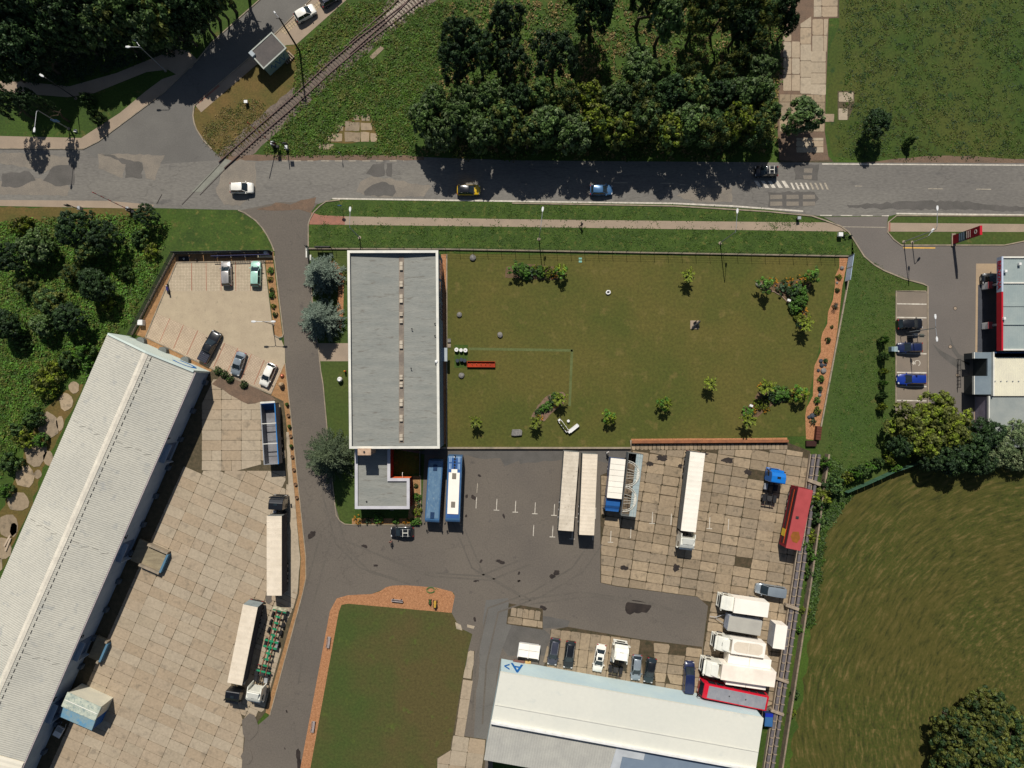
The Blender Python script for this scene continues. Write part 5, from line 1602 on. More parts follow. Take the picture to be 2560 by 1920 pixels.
for off, hh in ((16, 0.75), (30, 0.6)):
    o1, o2, o3 = P((2064 - off, 1136), hh), P((2021 - off, 1440), hh), P((1938 - off, 1980), hh)
    for p, q in ((o1, o2), (o2, o3)):
        mb = MB(); mb.cyl((p.x - a.x, p.y - a.y, hh), (q.x - a.x, q.y - a.y, hh), 0.3, n=10); mb.build('pipe', PIPE, t, smooth=True)
        mb = MB(); uu = (q - p).normalized(); nn = Vector((-uu.y, uu.x)) * 0.52
        if nn.x > 0:
            nn = -nn
        for s_ in (0.0,):
            p_, q_ = p + nn - a, q + nn - a
            mb.prism([p_ + nn * 0.2, p_ - nn * 0.12, q_ - nn * 0.12, q_ + nn * 0.2], 0, 0.75)
        mb.build('side_beam', BRK, t)
        L = (q - p).length
        k = int(L / 1.45)
        for i in range(k):
            r = p.lerp(q, (i + 0.4) / k) - a
            mb = MB(); mb.rbox(0, 0, 0.62, 0.14, 0, hh + 0.33, math.atan2(uu.y, uu.x) + math.pi / 2); bo = mb.build('bracket', BRK, t)
            bo.location = (r.x, r.y, 0)
for c, s in ((T(3, 2, 400, 850), 0.9), (T(3, 3, 210, 270), 0.8), (T(3, 3, 120, 900), 0.7), (T(3, 3, 80, 1180), 0.7)):
    p = P(c, 1) - a
    mb = MB(); mb.rbox(p.x, p.y, 2.4, 0.7 * s, 0, 1.25, RAD(-20)); mb.build('support_block', BRK, t, bevel=0.08)

# ------------------------------------------------------------------ railway
RUST = M('rusty_rail', lin((96, 74, 66)), lin((78, 62, 58)), s1=1.5, rough=0.6, metal=0.2)
SLP = [M('weathered_sleeper', lin((112, 100, 90)), lin((94, 84, 76)), s1=1.5, objrand=0.15), M('pale_sleeper', lin((168, 156, 140)), lin((146, 134, 120)), s1=1.5, objrand=0.1)]
cl = [(555, 414), (571.5, 399), (640, 337), (726.8, 262), (822, 173.6), (900.4, 107), (978.5, 49.2), (1039, 2), (1110, -50), (1200, -110)]
cw = [P(p) for p in cl]
def path_at(pts, s):
    acc = 0
    for a, b in zip(pts[:-1], pts[1:]):
        L = (b - a).length
        if s <= acc + L:
            return a.lerp(b, (s - acc) / L), (b - a).normalized()
        acc += L
    return pts[-1], (pts[-1] - pts[-2]).normalized()
tot = sum((b - a).length for a, b in zip(cw[:-1], cw[1:]))
mb = MB()
prev = None
s = 0
while s < tot:
    p, u = path_at(cw, s)
    p2, u2 = path_at(cw, min(s + 2.5, tot - .1))
    u = (u + u2).normalized()
    nn = Vector((-u.y, u.x))
    wl_b = (2.0 if s < 30 else 2.0 + min(1.8, (s - 30) * .09)) + rnd.uniform(-.25, .25)
    cur = (p + nn * wl_b, p - nn * (2.1 + rnd.uniform(-.25, .25)))
    if prev:
        mb.add([(prev[0].x, prev[0].y, 0.0095), (cur[0].x, cur[0].y, 0.0095), (cur[1].x, cur[1].y, 0.0095), (prev[1].x, prev[1].y, 0.0095)], [(0, 3, 2, 1)])
    prev = cur
    s += 1.2
structure(mb.build('track_ballast', BALLAST))
def track(cw, lab, s0, sleep_mat_from):
    t = empty('railway_track', (cw[0].x, cw[0].y, 0)); tag(t, lab, 'railway track')
    o_ = cw[0]
    tot = sum((b - a).length for a, b in zip(cw[:-1], cw[1:]))
    for side in (-1, 1):
        L, Rr = [], []
        s = 0
        while s <= tot + 0.01:
            p, u = path_at(cw, s)
            p2, u2 = path_at(cw, min(s + 1.5, tot)); u = (u + u2).normalized()
            nn = Vector((-u.y, u.x))
            L.append(p + nn * (side * 0.7175 + 0.07) - o_); Rr.append(p + nn * (side * 0.7175 - 0.07) - o_)
            s += 1.5
        mb = MB()
        for i in range(len(L) - 1):
            mb.prism([L[i], L[i + 1], Rr[i + 1], Rr[i]], 0.13, 0.3)
        mb.build('rail', RUST, t)
    me = None
    s = s0
    while s < tot:
        p, u = path_at(cw, s)
        if me is None:
            mb = MB(); mb.box(-0.13, 0.13, -1.3, 1.3, 0, 0.14); so = mb.build('sleeper', SLP[0], t); me = so.data
            me2 = me.copy(); me2.materials.clear(); me2.materials.append(SLP[1])
        else:
            so = bpy.data.objects.new('sleeper', me2 if s > sleep_mat_from else me); COL.objects.link(so); so.parent = t
        so.location = (p.x - o_.x, p.y - o_.y, 0.0); so.rotation_euler = (0, 0, math.atan2(u.y, u.x) + rnd.uniform(-0.03, 0.03))
        s += 0.62
    return t
track(cw, 'rusty railway track crossing the grass and ending at the road crossing', 3.6, 38)
br = [P(p) for p in ((868, 128), (930, 73), (985, 26), (1020, -10), (1080, -75))]
track(br, 'second track branching off at the top beside the main rusty track', 9.0, 0)

# level crossing gear
def tube_thing(name, lab, cat, base, parts, rz=0.0):
    p = P(base)
    t = empty(name, (p.x, p.y, 0), rz); tag(t, lab, cat)
    for nm, fn, mat in parts:
        mb = MB(); fn(mb); mb.build(nm, mat, t)
    return t
def barrier(base, lab, dirv, boom_len, boom_up):
    p = P(base)
    t = empty('level_crossing_barrier', (p.x, p.y, 0)); tag(t, lab, 'barrier')
    dv_ = Vector(dirv).normalized()
    mb = MB(); mb.box(-0.35, 0.35, -0.3, 0.3, 0, 1.3); mb.build('machine_cabinet', DARKSTEEL, t, bevel=0.04)
    mb = MB(); mb.box(-0.4, 0.1, -0.1, 0.45, 1.3, 1.36); mb.build('cabinet_lid', STEEL, t)
    end = dv_ * boom_len * math.cos(boom_up)
    zt = 1.1 + boom_len * math.sin(boom_up)
    for i in range(10):
        a_, b_ = i / 10, (i + 1) / 10
        mb = MB(); mb.cyl((end.x * a_, end.y * a_, 1.1 + (zt - 1.1) * a_), (end.x * b_, end.y * b_, 1.1 + (zt - 1.1) * b_), 0.07, n=6)
        mb.build('boom_band', (REDLENS if i % 2 else M('boom_white', lin((170, 160, 150)), s1=2)), t)
    mb = MB(); mb.box(-0.25 - dv_.x * 0.9, 0.25 - dv_.x * 0.9, -0.2 - dv_.y * 0.9, 0.2 - dv_.y * 0.9, 0.8, 1.4); mb.build('counterweight', BLACKP, t)
    mb = MB(); mb.cyl((0.5, -0.2, 0), (0.5, -0.2, 2.9), 0.07); mb.build('signal_post', DARKSTEEL, t)
    mb = MB(); mb.box(0.3, 0.9, -0.32, -0.24, 2.0, 2.9); mb.build('signal_board', BLACKP, t)
    mb = MB(); mb.cyl((0.45, -0.33, 2.45), (0.45, -0.37, 2.45), 0.12); mb.cyl((0.75, -0.33, 2.45), (0.75, -0.37, 2.45), 0.12); mb.build('signal_lamp', REDLENS, t)
    mb = MB()
    return t
barrier((688, 366), 'raised boom barrier north of the road at the level crossing', (-0.25, 0.15), 7.5, RAD(74))
barrier((330, 528), 'raised striped boom barrier south of the road at the level crossing', (-0.25, 0.12), 7.5, RAD(72))
for base, lab, s in (((719, 375), 'warning light mast beside the north level crossing barrier', 1), ((204, 526), 'warning light mast leaning over the parched verge west of the crossing', -1)):
    def post(mb): mb.cyl((0, 0, 0), (0, 0, 4.2), 0.07)
    def head(mb): mb.box(0.25 * s, 0.9 * s, -0.05, 0.1, 2.6, 3.6) if s > 0 else mb.box(-0.9, -0.25, -0.05, 0.1, 2.6, 3.6)
    def arm(mb): mb.cyl((0, 0, 3.1), (0.4 * s, 0, 3.1), 0.04)
    def box_(mb): mb.box(-0.2, 0.25, -0.1, 0.5, 0, 1.0)
    tube_thing('warning_light_mast', lab, 'signal', base, (('post', post, DARKSTEEL), ('lamp_head', head, BLACKP), ('arm', arm, DARKSTEEL), ('control_box', box_, STEEL)))

# ------------------------------------------------------------------ street lamps
LAMPW = M('lamp_shell_white', (0.8, 0.8, 0.78), s1=3, rough=0.35, fine=0.02)
def lamp(base, hgt, arms, lab, mat=STEEL, panel=None, r=0.075):
    p = P(base)
    t = empty('street_lamp', (p.x, p.y, 0)); tag(t, lab, 'street lamp', 'street lamps')
    mb = MB(); mb.cyl((0, 0, 0), (0, 0, hgt * 0.5), r * 1.25, r); mb.cyl((0, 0, hgt * 0.5), (0, 0, hgt), r, r * 0.8); mb.build('pole', mat, t)
    mb = MB(); mb.cyl((0, 0, 0), (0, 0, 0.12), 0.28, n=10); mb.build('foot', CONC, t)
    for ax, ay in arms:
        u = Vector((ax, ay)).normalized()
        mb = MB(); mb.tube([(0, 0, hgt), (ax * 0.15, ay * 0.15, hgt + 0.25), (ax, ay, hgt + 0.3)], 0.045); mb.build('arm', mat, t)
        a = math.atan2(ay, ax)
        mb = MB(); mb.prism([(-0.1, -0.09), (0.3, -0.2), (0.75, -0.14), (0.75, 0.14), (0.3, 0.2), (-0.1, 0.09)], 0, 0.16)
        hd = mb.build('lamp_head', LAMPW, t, bevel=0.05, loc=(ax, ay, hgt + 0.24)); hd.rotation_euler = (0, 0, a)
        mb = MB(); mb.box(0.1, 0.62, -0.12, 0.12, -0.03, 0.0)
        ln_ = mb.build('lens', LAMPLENS, hd)
    if panel:
        mb = MB(); mb.box(*panel); mb.build('sign_panel', M('blue_sign', lin((110, 150, 190)), s1=1), t)
    return t
lamp((414, 177), 8.3, [(-0.7, 1.0), (-1.6, -0.0)][:2], 'grey street lamp with twin arms at the side road junction')
lamp((172, 322), 8.2, [(-0.3, -3.0)], 'street lamp carrying blue sign panels beside the west pavement', panel=(-0.5, 0.5, -0.06, 0.06, 3.2, 4.2))
lamp((190, 246), 7.6, [(-0.5, 0.3)], 'street lamp on the tree-shaded path, upper left', mat=DARKSTEEL)
lamp((899, 594), 7.5, [(0.1, 2.6)], 'street lamp just north of the office building')
lamp((1347, 598), 7.8, [(0.3, 2.8)], 'street lamp behind the fence above the garden shrub bed')
lamp((1800, 608), 8.6, [(0.2, 3.0)], 'street lamp north of the single young tree in the garden')
lamp((2259, 605), 9.6, [(0.0, 3.0)], 'street lamp at the petrol station entrance')
lamp((683, 811), 4.6, [(-1.3, 0.0), (1.3, 0.0)], 'twin-headed lamp on the mulch strip beside the car park')
lamp((2268, 831), 8.2, [(-0.1, 1.5), (0.1, -1.5)], 'twin-headed lamp between the parked cars at the petrol station')
lamp((2280, 606), 4.6, [(0.5, 0.7)], 'short lamp with oval head on the forecourt verge', mat=STEEL)
# timber power pole
p = P((750, 129)); t = empty('utility_pole', (p.x, p.y, 0)); tag(t, 'dark timber utility pole by the railway', 'utility pole')
mb = MB(); mb.cyl((0, 0, 0), (0, 0, 11.2), 0.17, 0.11); mb.build('pole', M('tarred_timber', (0.022, 0.018, 0.014), s1=2), t)
mb = MB(); mb.cyl((-0.6, 0.1, 10.9), (0.4, -0.1, 10.9), 0.06); mb.build('crossarm', DARKSTEEL, t)
mb = MB(); mb.tube([(0, 0, 11.0), (-0.6, 0.7, 11.3)], 0.05); mb.build('lamp_arm', STEEL, t)
mb = MB(); mb.cyl((-0.6, 0.7, 11.25), (-0.8, 1.0, 11.3), 0.16, 0.1); mb.build('lamp_head', LAMPW, t)
# small signs
def signpost(base, hgt, lab, shape, mat, r=0.32):
    p = P(base); t = empty('road_sign', (p.x, p.y, 0)); tag(t, lab, 'sign')
    mb = MB(); mb.cyl((0, 0, 0), (0, 0, hgt), 0.035); mb.build('post', STEEL, t)
    mb = MB()
    if shape == 'disc':
        mb.cyl((0, 0.05, hgt - 0.35), (0, 0.09, hgt - 0.35), r, n=16)
    else:
        mb.box(-r, r, 0.05, 0.09, hgt - 0.8, hgt - 0.1)
    mb.build('plate', mat, t)
signpost((857, 524), 2.7, 'blue round road sign on the verge at the driveway mouth', 'disc', BLUE, 0.36)
signpost((855, 392), 2.4, 'slim marker post on the north road edge', 'box', DARKSTEEL, 0.08)
for base, lab, cc in (((253, 254 + 0), 'white marker stone on the lawn by the west pavement', 0),):
    p = P((190, 328)); o = MB(); o.prism([(-0.25, -0.2), (0.2, -0.25), (0.28, 0.15), (-0.1, 0.25)], 0, 0.35); o = o.build('marker_stone', WHITE, loc=(p.x, p.y, 0)); tag(o, lab, 'stone')
# litter bin, grey cabinet
for c, lab, m_ in ((T(3, 1, 268, 225), 'small grey litter bin on the verge east of the zebra crossing', STEEL), (T(0, 0, 2125, 880), 'small pale marker post on dry grass by the kiosk', WHITE)):
    p = P(c, 0.8); t = empty('litter_bin', (p.x, p.y, 0)); tag(t, lab, 'bin')
    mb = MB(); mb.cyl((0, 0, 0), (0, 0, 0.9), 0.24, 0.27, 10); mb.build('body', DARKSTEEL, t)
    mb = MB(); mb.box(-0.3, 0.3, -0.25, 0.25, 0.9, 0.98); mb.build('lid', m_, t)
# ------------------------------------------------------------------ cars
def place(front, rear, h):
    f, b = P(front, h), P(rear, h)
    c = (f + b) / 2
    return c, (f - b).length, math.atan2((f - b).y, (f - b).x)


KIND = {
    # stations (t, width factor, top z), cabin (rear base, rear roof, front roof, front base) as t, roof z, roof rear z factor
    'hatch': dict(st=[(-.5, .80, .60), (-.485, .92, .82), (-.42, .98, .92), (-.1, 1, .93), (.2, 1, .94), (.27, .99, .93), (.40, .96, .84), (.46, .90, .74), (.495, .74, .55)], cab=(-.46, -.36, .04, .25), zr=1.47, w=1.78),
    'wagon': dict(st=[(-.5, .82, .60), (-.49, .93, .84), (-.44, .98, .93), (-.1, 1, .93), (.2, 1, .93), (.27, .99, .92), (.40, .96, .82), (.46, .90, .72), (.495, .74, .53)], cab=(-.475, -.41, .06, .25), zr=1.47, w=1.8),
    'sedan': dict(st=[(-.5, .80, .60), (-.485, .92, .84), (-.40, .97, .90), (-.25, 1, .92), (.2, 1, .92), (.25, .99, .91), (.38, .96, .82), (.46, .90, .70), (.495, .74, .52)], cab=(-.34, -.20, .05, .24), zr=1.43, w=1.8),
    'suv': dict(st=[(-.5, .84, .68), (-.49, .94, .98), (-.42, .98, 1.04), (-.1, 1, 1.06), (.2, 1, 1.06), (.27, .99, 1.04), (.42, .96, .98), (.475, .90, .84), (.5, .78, .62)], cab=(-.475, -.38, .06, .25), zr=1.70, w=1.86),
    'van': dict(st=[(-.5, .9, .66), (-.495, .97, 1.05), (-.45, 1, 1.1), (-.1, 1, 1.1), (.2, 1, 1.12), (.3, .99, 1.1), (.42, .95, .98), (.475, .88, .80), (.5, .74, .56)], cab=(-.495, -.48, .13, .33), zr=1.86, w=1.86),
    'pickup': dict(st=[(-.5, .9, .66), (-.498, .97, 1.08), (-.45, .99, 1.12), (-.2, .99, 1.12), (-.1, 1, 1.1), (.2, 1, 1.12), (.27, .99, 1.1), (.42, .97, 1.04), (.475, .92, .9), (.5, .8, .66)], cab=(-.19, -.14, .07, .23), zr=1.84, w=1.95),
}


def car(front, rear, kind, col, label, group=None, rails=False, sunroof=False, roofcol=None, hgt=0.7, wscale=1.0, rack=False, bedcover=None):
    K = KIND[kind]
    c, L, ang = place(front, rear, hgt)
    W = K['w'] * wscale
    t = empty('parked_car' if kind not in ('van', 'pickup') else ('parked_van' if kind == 'van' else 'pickup_truck'), (c.x, c.y, 0.02), ang)
    if group == 'cars driving along the main road':
        t.name = 'car'
    tag(t, label, {'van': 'van', 'pickup': 'pickup'}.get(kind, 'car'), group)
    hw = W / 2
    rings = []
    for tt, wf, zt in K['st']:
        w = hw * wf
        zb = 0.24 if abs(tt) < 0.47 else 0.34
        zm = zt * 0.68
        rings.append([(tt * L, -w * .93, zb), (tt * L, -w, zb + .14), (tt * L, -w, zm), (tt * L, -w * .95, zt - .05), (tt * L, -w * .84, zt), (tt * L, -w * .35, zt + .025),
                      (tt * L, w * .35, zt + .025), (tt * L, w * .84, zt), (tt * L, w * .95, zt - .05), (tt * L, w, zm), (tt * L, w, zb + .14), (tt * L, w * .93, zb)])
    mb = MB()
    vs = [v for r in rings for v in r]
    n = 12
    fs = []
    for i in range(len(rings) - 1):
        for j in range(n):
            fs.append((i * n + j, i * n + (j + 1) % n, (i + 1) * n + (j + 1) % n, (i + 1) * n + j))
    fs = [tuple(reversed(f)) for f in fs]
    fs.append(tuple(range(n)))
    fs.append(tuple(reversed(range((len(rings) - 1) * n, len(rings) * n))))
    mb.add(vs, fs)
    mb.build('body', col, t, smooth=True)
    rb, rr, fr, fb = [q * L for q in K['cab']]
    zb = K['st'][4][2] - 0.02
    zr = K['zr']
    wb, wr = hw * .92, hw * .70
    if kind == 'van':
        wr = hw * .86
    # glasshouse, tapered
    mb = MB()
    ring = lambda x, wy, z, k: [(x, -wy, z), (x, wy, z)]
    B = [(rb, -wb * .9, zb), (rb, wb * .9, zb), (rb + .12 * (rr - rb) + (fb - rb) * .12, wb, zb), (fb - (fb - rb) * .1, wb, zb), (fb, wb * .8, zb), (fb + 0.06, 0, zb - .01), (fb, -wb * .8, zb), (fb - (fb - rb) * .1, -wb, zb), (rb + .12 * (rr - rb) + (fb - rb) * .12, -wb, zb)]
    Tt = [(rr, -wr * .86, zr - .07), (rr, wr * .86, zr - .07), (rr + (fr - rr) * .12, wr, zr - .05), (fr - (fr - rr) * .12, wr, zr - .05), (fr, wr * .84, zr - .08), (fr + .06, 0, zr - .07), (fr, -wr * .84, zr - .08), (fr - (fr - rr) * .12, -wr, zr - .05), (rr + (fr - rr) * .12, -wr, zr - .05)]
    k = len(B)
    mb.add(B + Tt, [tuple(range(k, 2 * k))[::-1]] + [tuple(reversed((i, (i + 1) % k, k + (i + 1) % k, k + i))) for i in range(k)])
    gl = mb.build('window_glass', GLASS, t)
    # roof skin and pillars
    rc = roofcol or col
    mb = MB()
    ol = [(rr + .0, -wr * .8), (fr - .02, -wr * .84), (fr + .04, 0), (fr - .02, wr * .84), (rr + .0, wr * .8), (rr - .05, 0)]
    ol2 = []
    for (x, y) in ((rr - .03, -.80), (rr + .1, -.97), ((rr + fr) / 2, -1.03), (fr - .1, -.97), (fr, -.84), (fr + .05, 0), (fr, .84), (fr - .1, .97), ((rr + fr) / 2, 1.03), (rr + .1, .97), (rr - .03, .80), (rr - .06, 0)):
        ol2.append((x, y * wr))
    zz = [zr - .075, zr - .05, zr - .03, zr - .05, zr - .075, zr - .06, zr - .075, zr - .05, zr - .03, zr - .05, zr - .075, zr - .06]
    vs = [(p[0], p[1], z) for p, z in zip(ol2, zz)] + [(p[0] * .9 + (rr + fr) / 2 * .1, p[1] * .82, zr) for p in ol2]
    m_ = 12
    fs = [tuple(range(m_, 2 * m_))] + [(i, (i + 1) % m_, m_ + (i + 1) % m_, m_ + i) for i in range(m_)]
    mb.add(vs, fs)
    for s in (-1, 1):
        mb.cyl((fb - .06, s * wb * .93, zb), (fr, s * wr * .93, zr - .06), .045, .04, 5)
        mb.cyl((rb + .08, s * wb * .93, zb), (rr + .04, s * wr * .93, zr - .06), .07, .05, 5)
        xm = (fb + rb) / 2 - 0.02
        mb.cyl((xm, s * wb * .99, zb), (xm - .02, s * wr * .99, zr - .05), .035, .03, 5)
    ro = mb.build('roof', rc, t, smooth=True)
    if sunroof:
        mb = MB(); mb.box((fr + rr) / 2 - .1, fr - .15, -wr * .62, wr * .62, zr - .01, zr + .006); mb.build('sunroof', GLASS, t)
    if rails or rack:
        for s in (-1, 1):
            mb = MB(); mb.cyl((rr + .15, s * wr * .9, zr + .05), (fr - .12, s * wr * .9, zr + .05), .025, n=5); mb.build('roof_rail', STEEL, t)
    if rack:
        for x in (rr + .5, fr - .5):
            mb = MB(); mb.box(x - .04, x + .04, -wr * 1.05, wr * 1.05, zr + .07, zr + .12); mb.build('rack_bar', CAPWHITE, t)
        mb = MB(); mb.box(rr + .5, fr - .5, -.06, .06, zr + .12, zr + .16); mb.build('rack_carrier', CAPWHITE, t)
    if bedcover:
        mb = MB()
        x0, x1 = -L * .485, rb - .08
        mb.box(x0, x1, -hw * .88, hw * .88, K['st'][2][2] - .05, K['st'][2][2] + .05)
        bc = mb.build('bed_cover', bedcover, t, bevel=.02)
        for i in range(5):
            x = x0 + (x1 - x0) * (i + .5) / 5
            mb = MB(); mb.box(x - .05, x + .05, -hw * .84, hw * .84, K['st'][2][2] + .05, K['st'][2][2] + .075); mb.build('cover_rib', BLACKP, bc)
    for s in (-1, 1):
        for tx in (-.30, .31):
            mb = MB(); mb.cyl((tx * L, s * (hw - .22), .31), (tx * L, s * (hw + .005), .31), .32, n=14); w = mb.build('wheel', TYRE, t)
            mb = MB(); mb.cyl((tx * L, s * (hw + .0), .31), (tx * L, s * (hw + .02), .31), .19, n=8); mb.build('rim', RIM, w)
        mb = MB(); mb.box(fb - .28, fb - .12, min(s * (hw + .18), s * (hw - .05)), max(s * (hw + .18), s * (hw - .05)), zb - .02, zb + .12); mb.build('mirror', rc, t, bevel=.03)
        mb = MB(); f9 = K['st'][-2]; mb.box(.425 * L, .478 * L, min(s * hw * .55, s * hw * .88), max(s * hw * .55, s * hw * .88), f9[2] - .16, f9[2] + .045); mb.build('headlight', LAMPLENS, t, bevel=.02)
        mb = MB(); mb.box(-.497 * L, -.465 * L, min(s * hw * .62, s * hw * .93), max(s * hw * .62, s * hw * .93), .62, K['st'][1][2] + .02); mb.build('tail_light', REDLENS, t, bevel=.02)
    # shut lines: wiper cowl and bonnet seam
    mb = MB(); mb.box(fb - .02, fb + .1, -wb * .8, wb * .8, zb - .01, zb + .035); mb.build('cowl', BLACKP, t)
    mb = MB(); mb.box(.492 * L, .503 * L, -.28, .28, .38, .5); mb.build('number_plate', CAPWHITE, t)
    return t


CW = paint('white', lin((242, 238, 226)), coat=.5)
CSIL = paint('silver', lin((176, 172, 168)), metal=.35)
CSILB = paint('cool_silver', lin((150, 160, 166)), metal=.35)
CMINT = paint('pale_mint', lin((170, 212, 194)), metal=.1)
CBLK = paint('black', (0.008, 0.009, 0.011))
CNAVY = paint('navy', (0.012, 0.02, 0.07))
CDG = paint('slate', lin((66, 68, 80)), metal=.2)
CBLU = paint('blue', lin((22, 52, 140)))
CYEL = paint('yellow', lin((214, 176, 20)))
CTEAL = paint('teal_grey', lin((40, 54, 58)), metal=.2)
CSTEELB = paint('steel_blue', lin((70, 110, 150)), metal=.2)
GRD = 'cars driving along the main road'
car((634, 470), (576, 470), 'suv', CW, 'white car driving east at the level crossing', GRD, sunroof=False)
car((1201, 475), (1142, 475), 'hatch', CYEL, 'yellow car with black roof in the tree shade on the road', GRD, roofcol=CBLK)
car((1532, 475), (1475, 475), 'hatch', CSTEELB, 'steel blue car in tree shade, ahead of the yellow one', GRD, rails=False)
car((1886, 429), (1944, 429), 'suv', CBLK, 'black car with pale roof rack driving west near the zebra crossing', GRD, rack=True)
car((787, 20), (739, 47), 'suv', CW, 'white car parked in the bus stop bay', wscale=.98)
car((848, -18), (802, 10), 'hatch', CDG, 'dark grey car cut off by the top edge, parked beyond the white one')
car((564.5, 652), (567, 715), 'wagon', CSIL, 'silver estate car parked nose to the black gate')
car((639.8, 652), (638.6, 716), 'wagon', CMINT, 'pale mint estate car parked next to the mulch strip')
car((543, 829), (504, 904), 'pickup', CBLK, 'black pickup with ribbed bed cover in the car park', bedcover=CDG, hgt=.9)
car((586, 938), (605, 880), 'sedan', CSILB, 'silver saloon parked between the pickup and the white hatchback')
car((657, 965), (682, 909), 'hatch', CW, 'white hatchback in the last bay beside the driveway mulch')
car((976, 1330), (1034, 1330), 'wagon', CBLK, 'black car with white roof rack by the annex garden', rack=True)
GP = 'cars at the petrol station'
car((2306, 809), (2243, 811), 'suv', CBLK, 'black car, uppermost in the petrol station bays', GP)
car((2243, 869), (2306, 868), 'hatch', CNAVY, 'navy car beside the twin-headed lamp at the petrol station', GP)
car((2243, 948), (2315, 948), 'wagon', CBLU, 'bright blue estate car in the petrol station bays', GP, wscale=1.05)
car((2454, 697), (2519, 697), 'suv', CBLK, 'black car half hidden under the petrol station canopy', GP, rails=True, wscale=1.05)
GY = 'cars parked nose to the white warehouse'
car((1379, 1663), (1389.5, 1596), 'wagon', CDG, 'slate grey estate car next to the white skip', GY, rails=True)
car((1419, 1671), (1428, 1603), 'wagon', CBLK, 'black estate car with bright roof rails by the white warehouse', GY, rails=True)
car((1492, 1680), (1504.5, 1611), 'sedan', CW, 'white saloon left of the white tractor unit', GY, sunroof=True)
car((1588, 1701), (1593.5, 1637), 'hatch', CSILB, 'silver hatchback right of the white tractor unit', GY)
car((1619, 1707), (1631, 1645), 'hatch', CTEAL, 'dark teal hatchback on bare earth by the white warehouse', GY, roofcol=CBLK)
car((1724, 1653), (1719.5, 1729), 'van', CNAVY, 'navy van between dark hatchback and red coach', GY)
car((1888, 1469), (1961, 1481), 'van', CSILB, 'silver van beside the east boundary above the white trucks')

# ------------------------------------------------------------------ lorries
TARP = M('cream_tarp', lin((226, 212, 190)), lin((212, 198, 176)), lin((190, 176, 154)), s1=0.5, s2=3, fine=.06, rough=.7, t3=0.66)
TARPD = M('dirty_cream_tarp', lin((214, 202, 182)), lin((196, 184, 164)), lin((164, 152, 134)), s1=0.7, s2=3, fine=.08, rough=.75, t3=0.6)
TARPW = M('white_tarp', lin((244, 236, 220)), lin((232, 224, 208)), s1=0.4, s2=3, fine=.04, rough=.6)
SIDEG = M('grey_curtain', lin((120, 122, 118)), lin((104, 106, 104)), s1=.8, fine=.08)
SIDED = M('charcoal_curtain', lin((62, 60, 66)), lin((54, 52, 58)), s1=.8, fine=.08)
WBOX = M('white_box_panel', lin((250, 242, 228)), lin((240, 232, 218)), s1=.3, fine=.02, rough=.5)
TRW = paint('truck_white', lin((238, 236, 222)), rough=.4)
TRB = paint('truck_blue', lin((14, 112, 196)), rough=.35)
TRB2 = paint('truck_mid_blue', lin((34, 92, 156)), rough=.4)
GREENC = M('chassis_green', lin((36, 140, 96)), lin((30, 110, 78)), s1=1, fine=.1)
REDO = M('oxide_rail', lin((120, 72, 56)), s1=1, fine=.15)


def wheels(t, xs, W, r=.5, dual=False, w=.28):
    for x in xs:
        for s in (-1, 1):
            o, i = s * (W / 2 - .02), s * (W / 2 - (.58 if dual else .32))
            mb = MB(); mb.cyl((x, i, r), (x, o, r), r, n=16)
            wh = mb.build('wheel', TYRE, t)
            mb = MB(); mb.cyl((x, o, r), (x, o + s * .02, r), r * .55, n=8); mb.build('rim', RIM, wh)


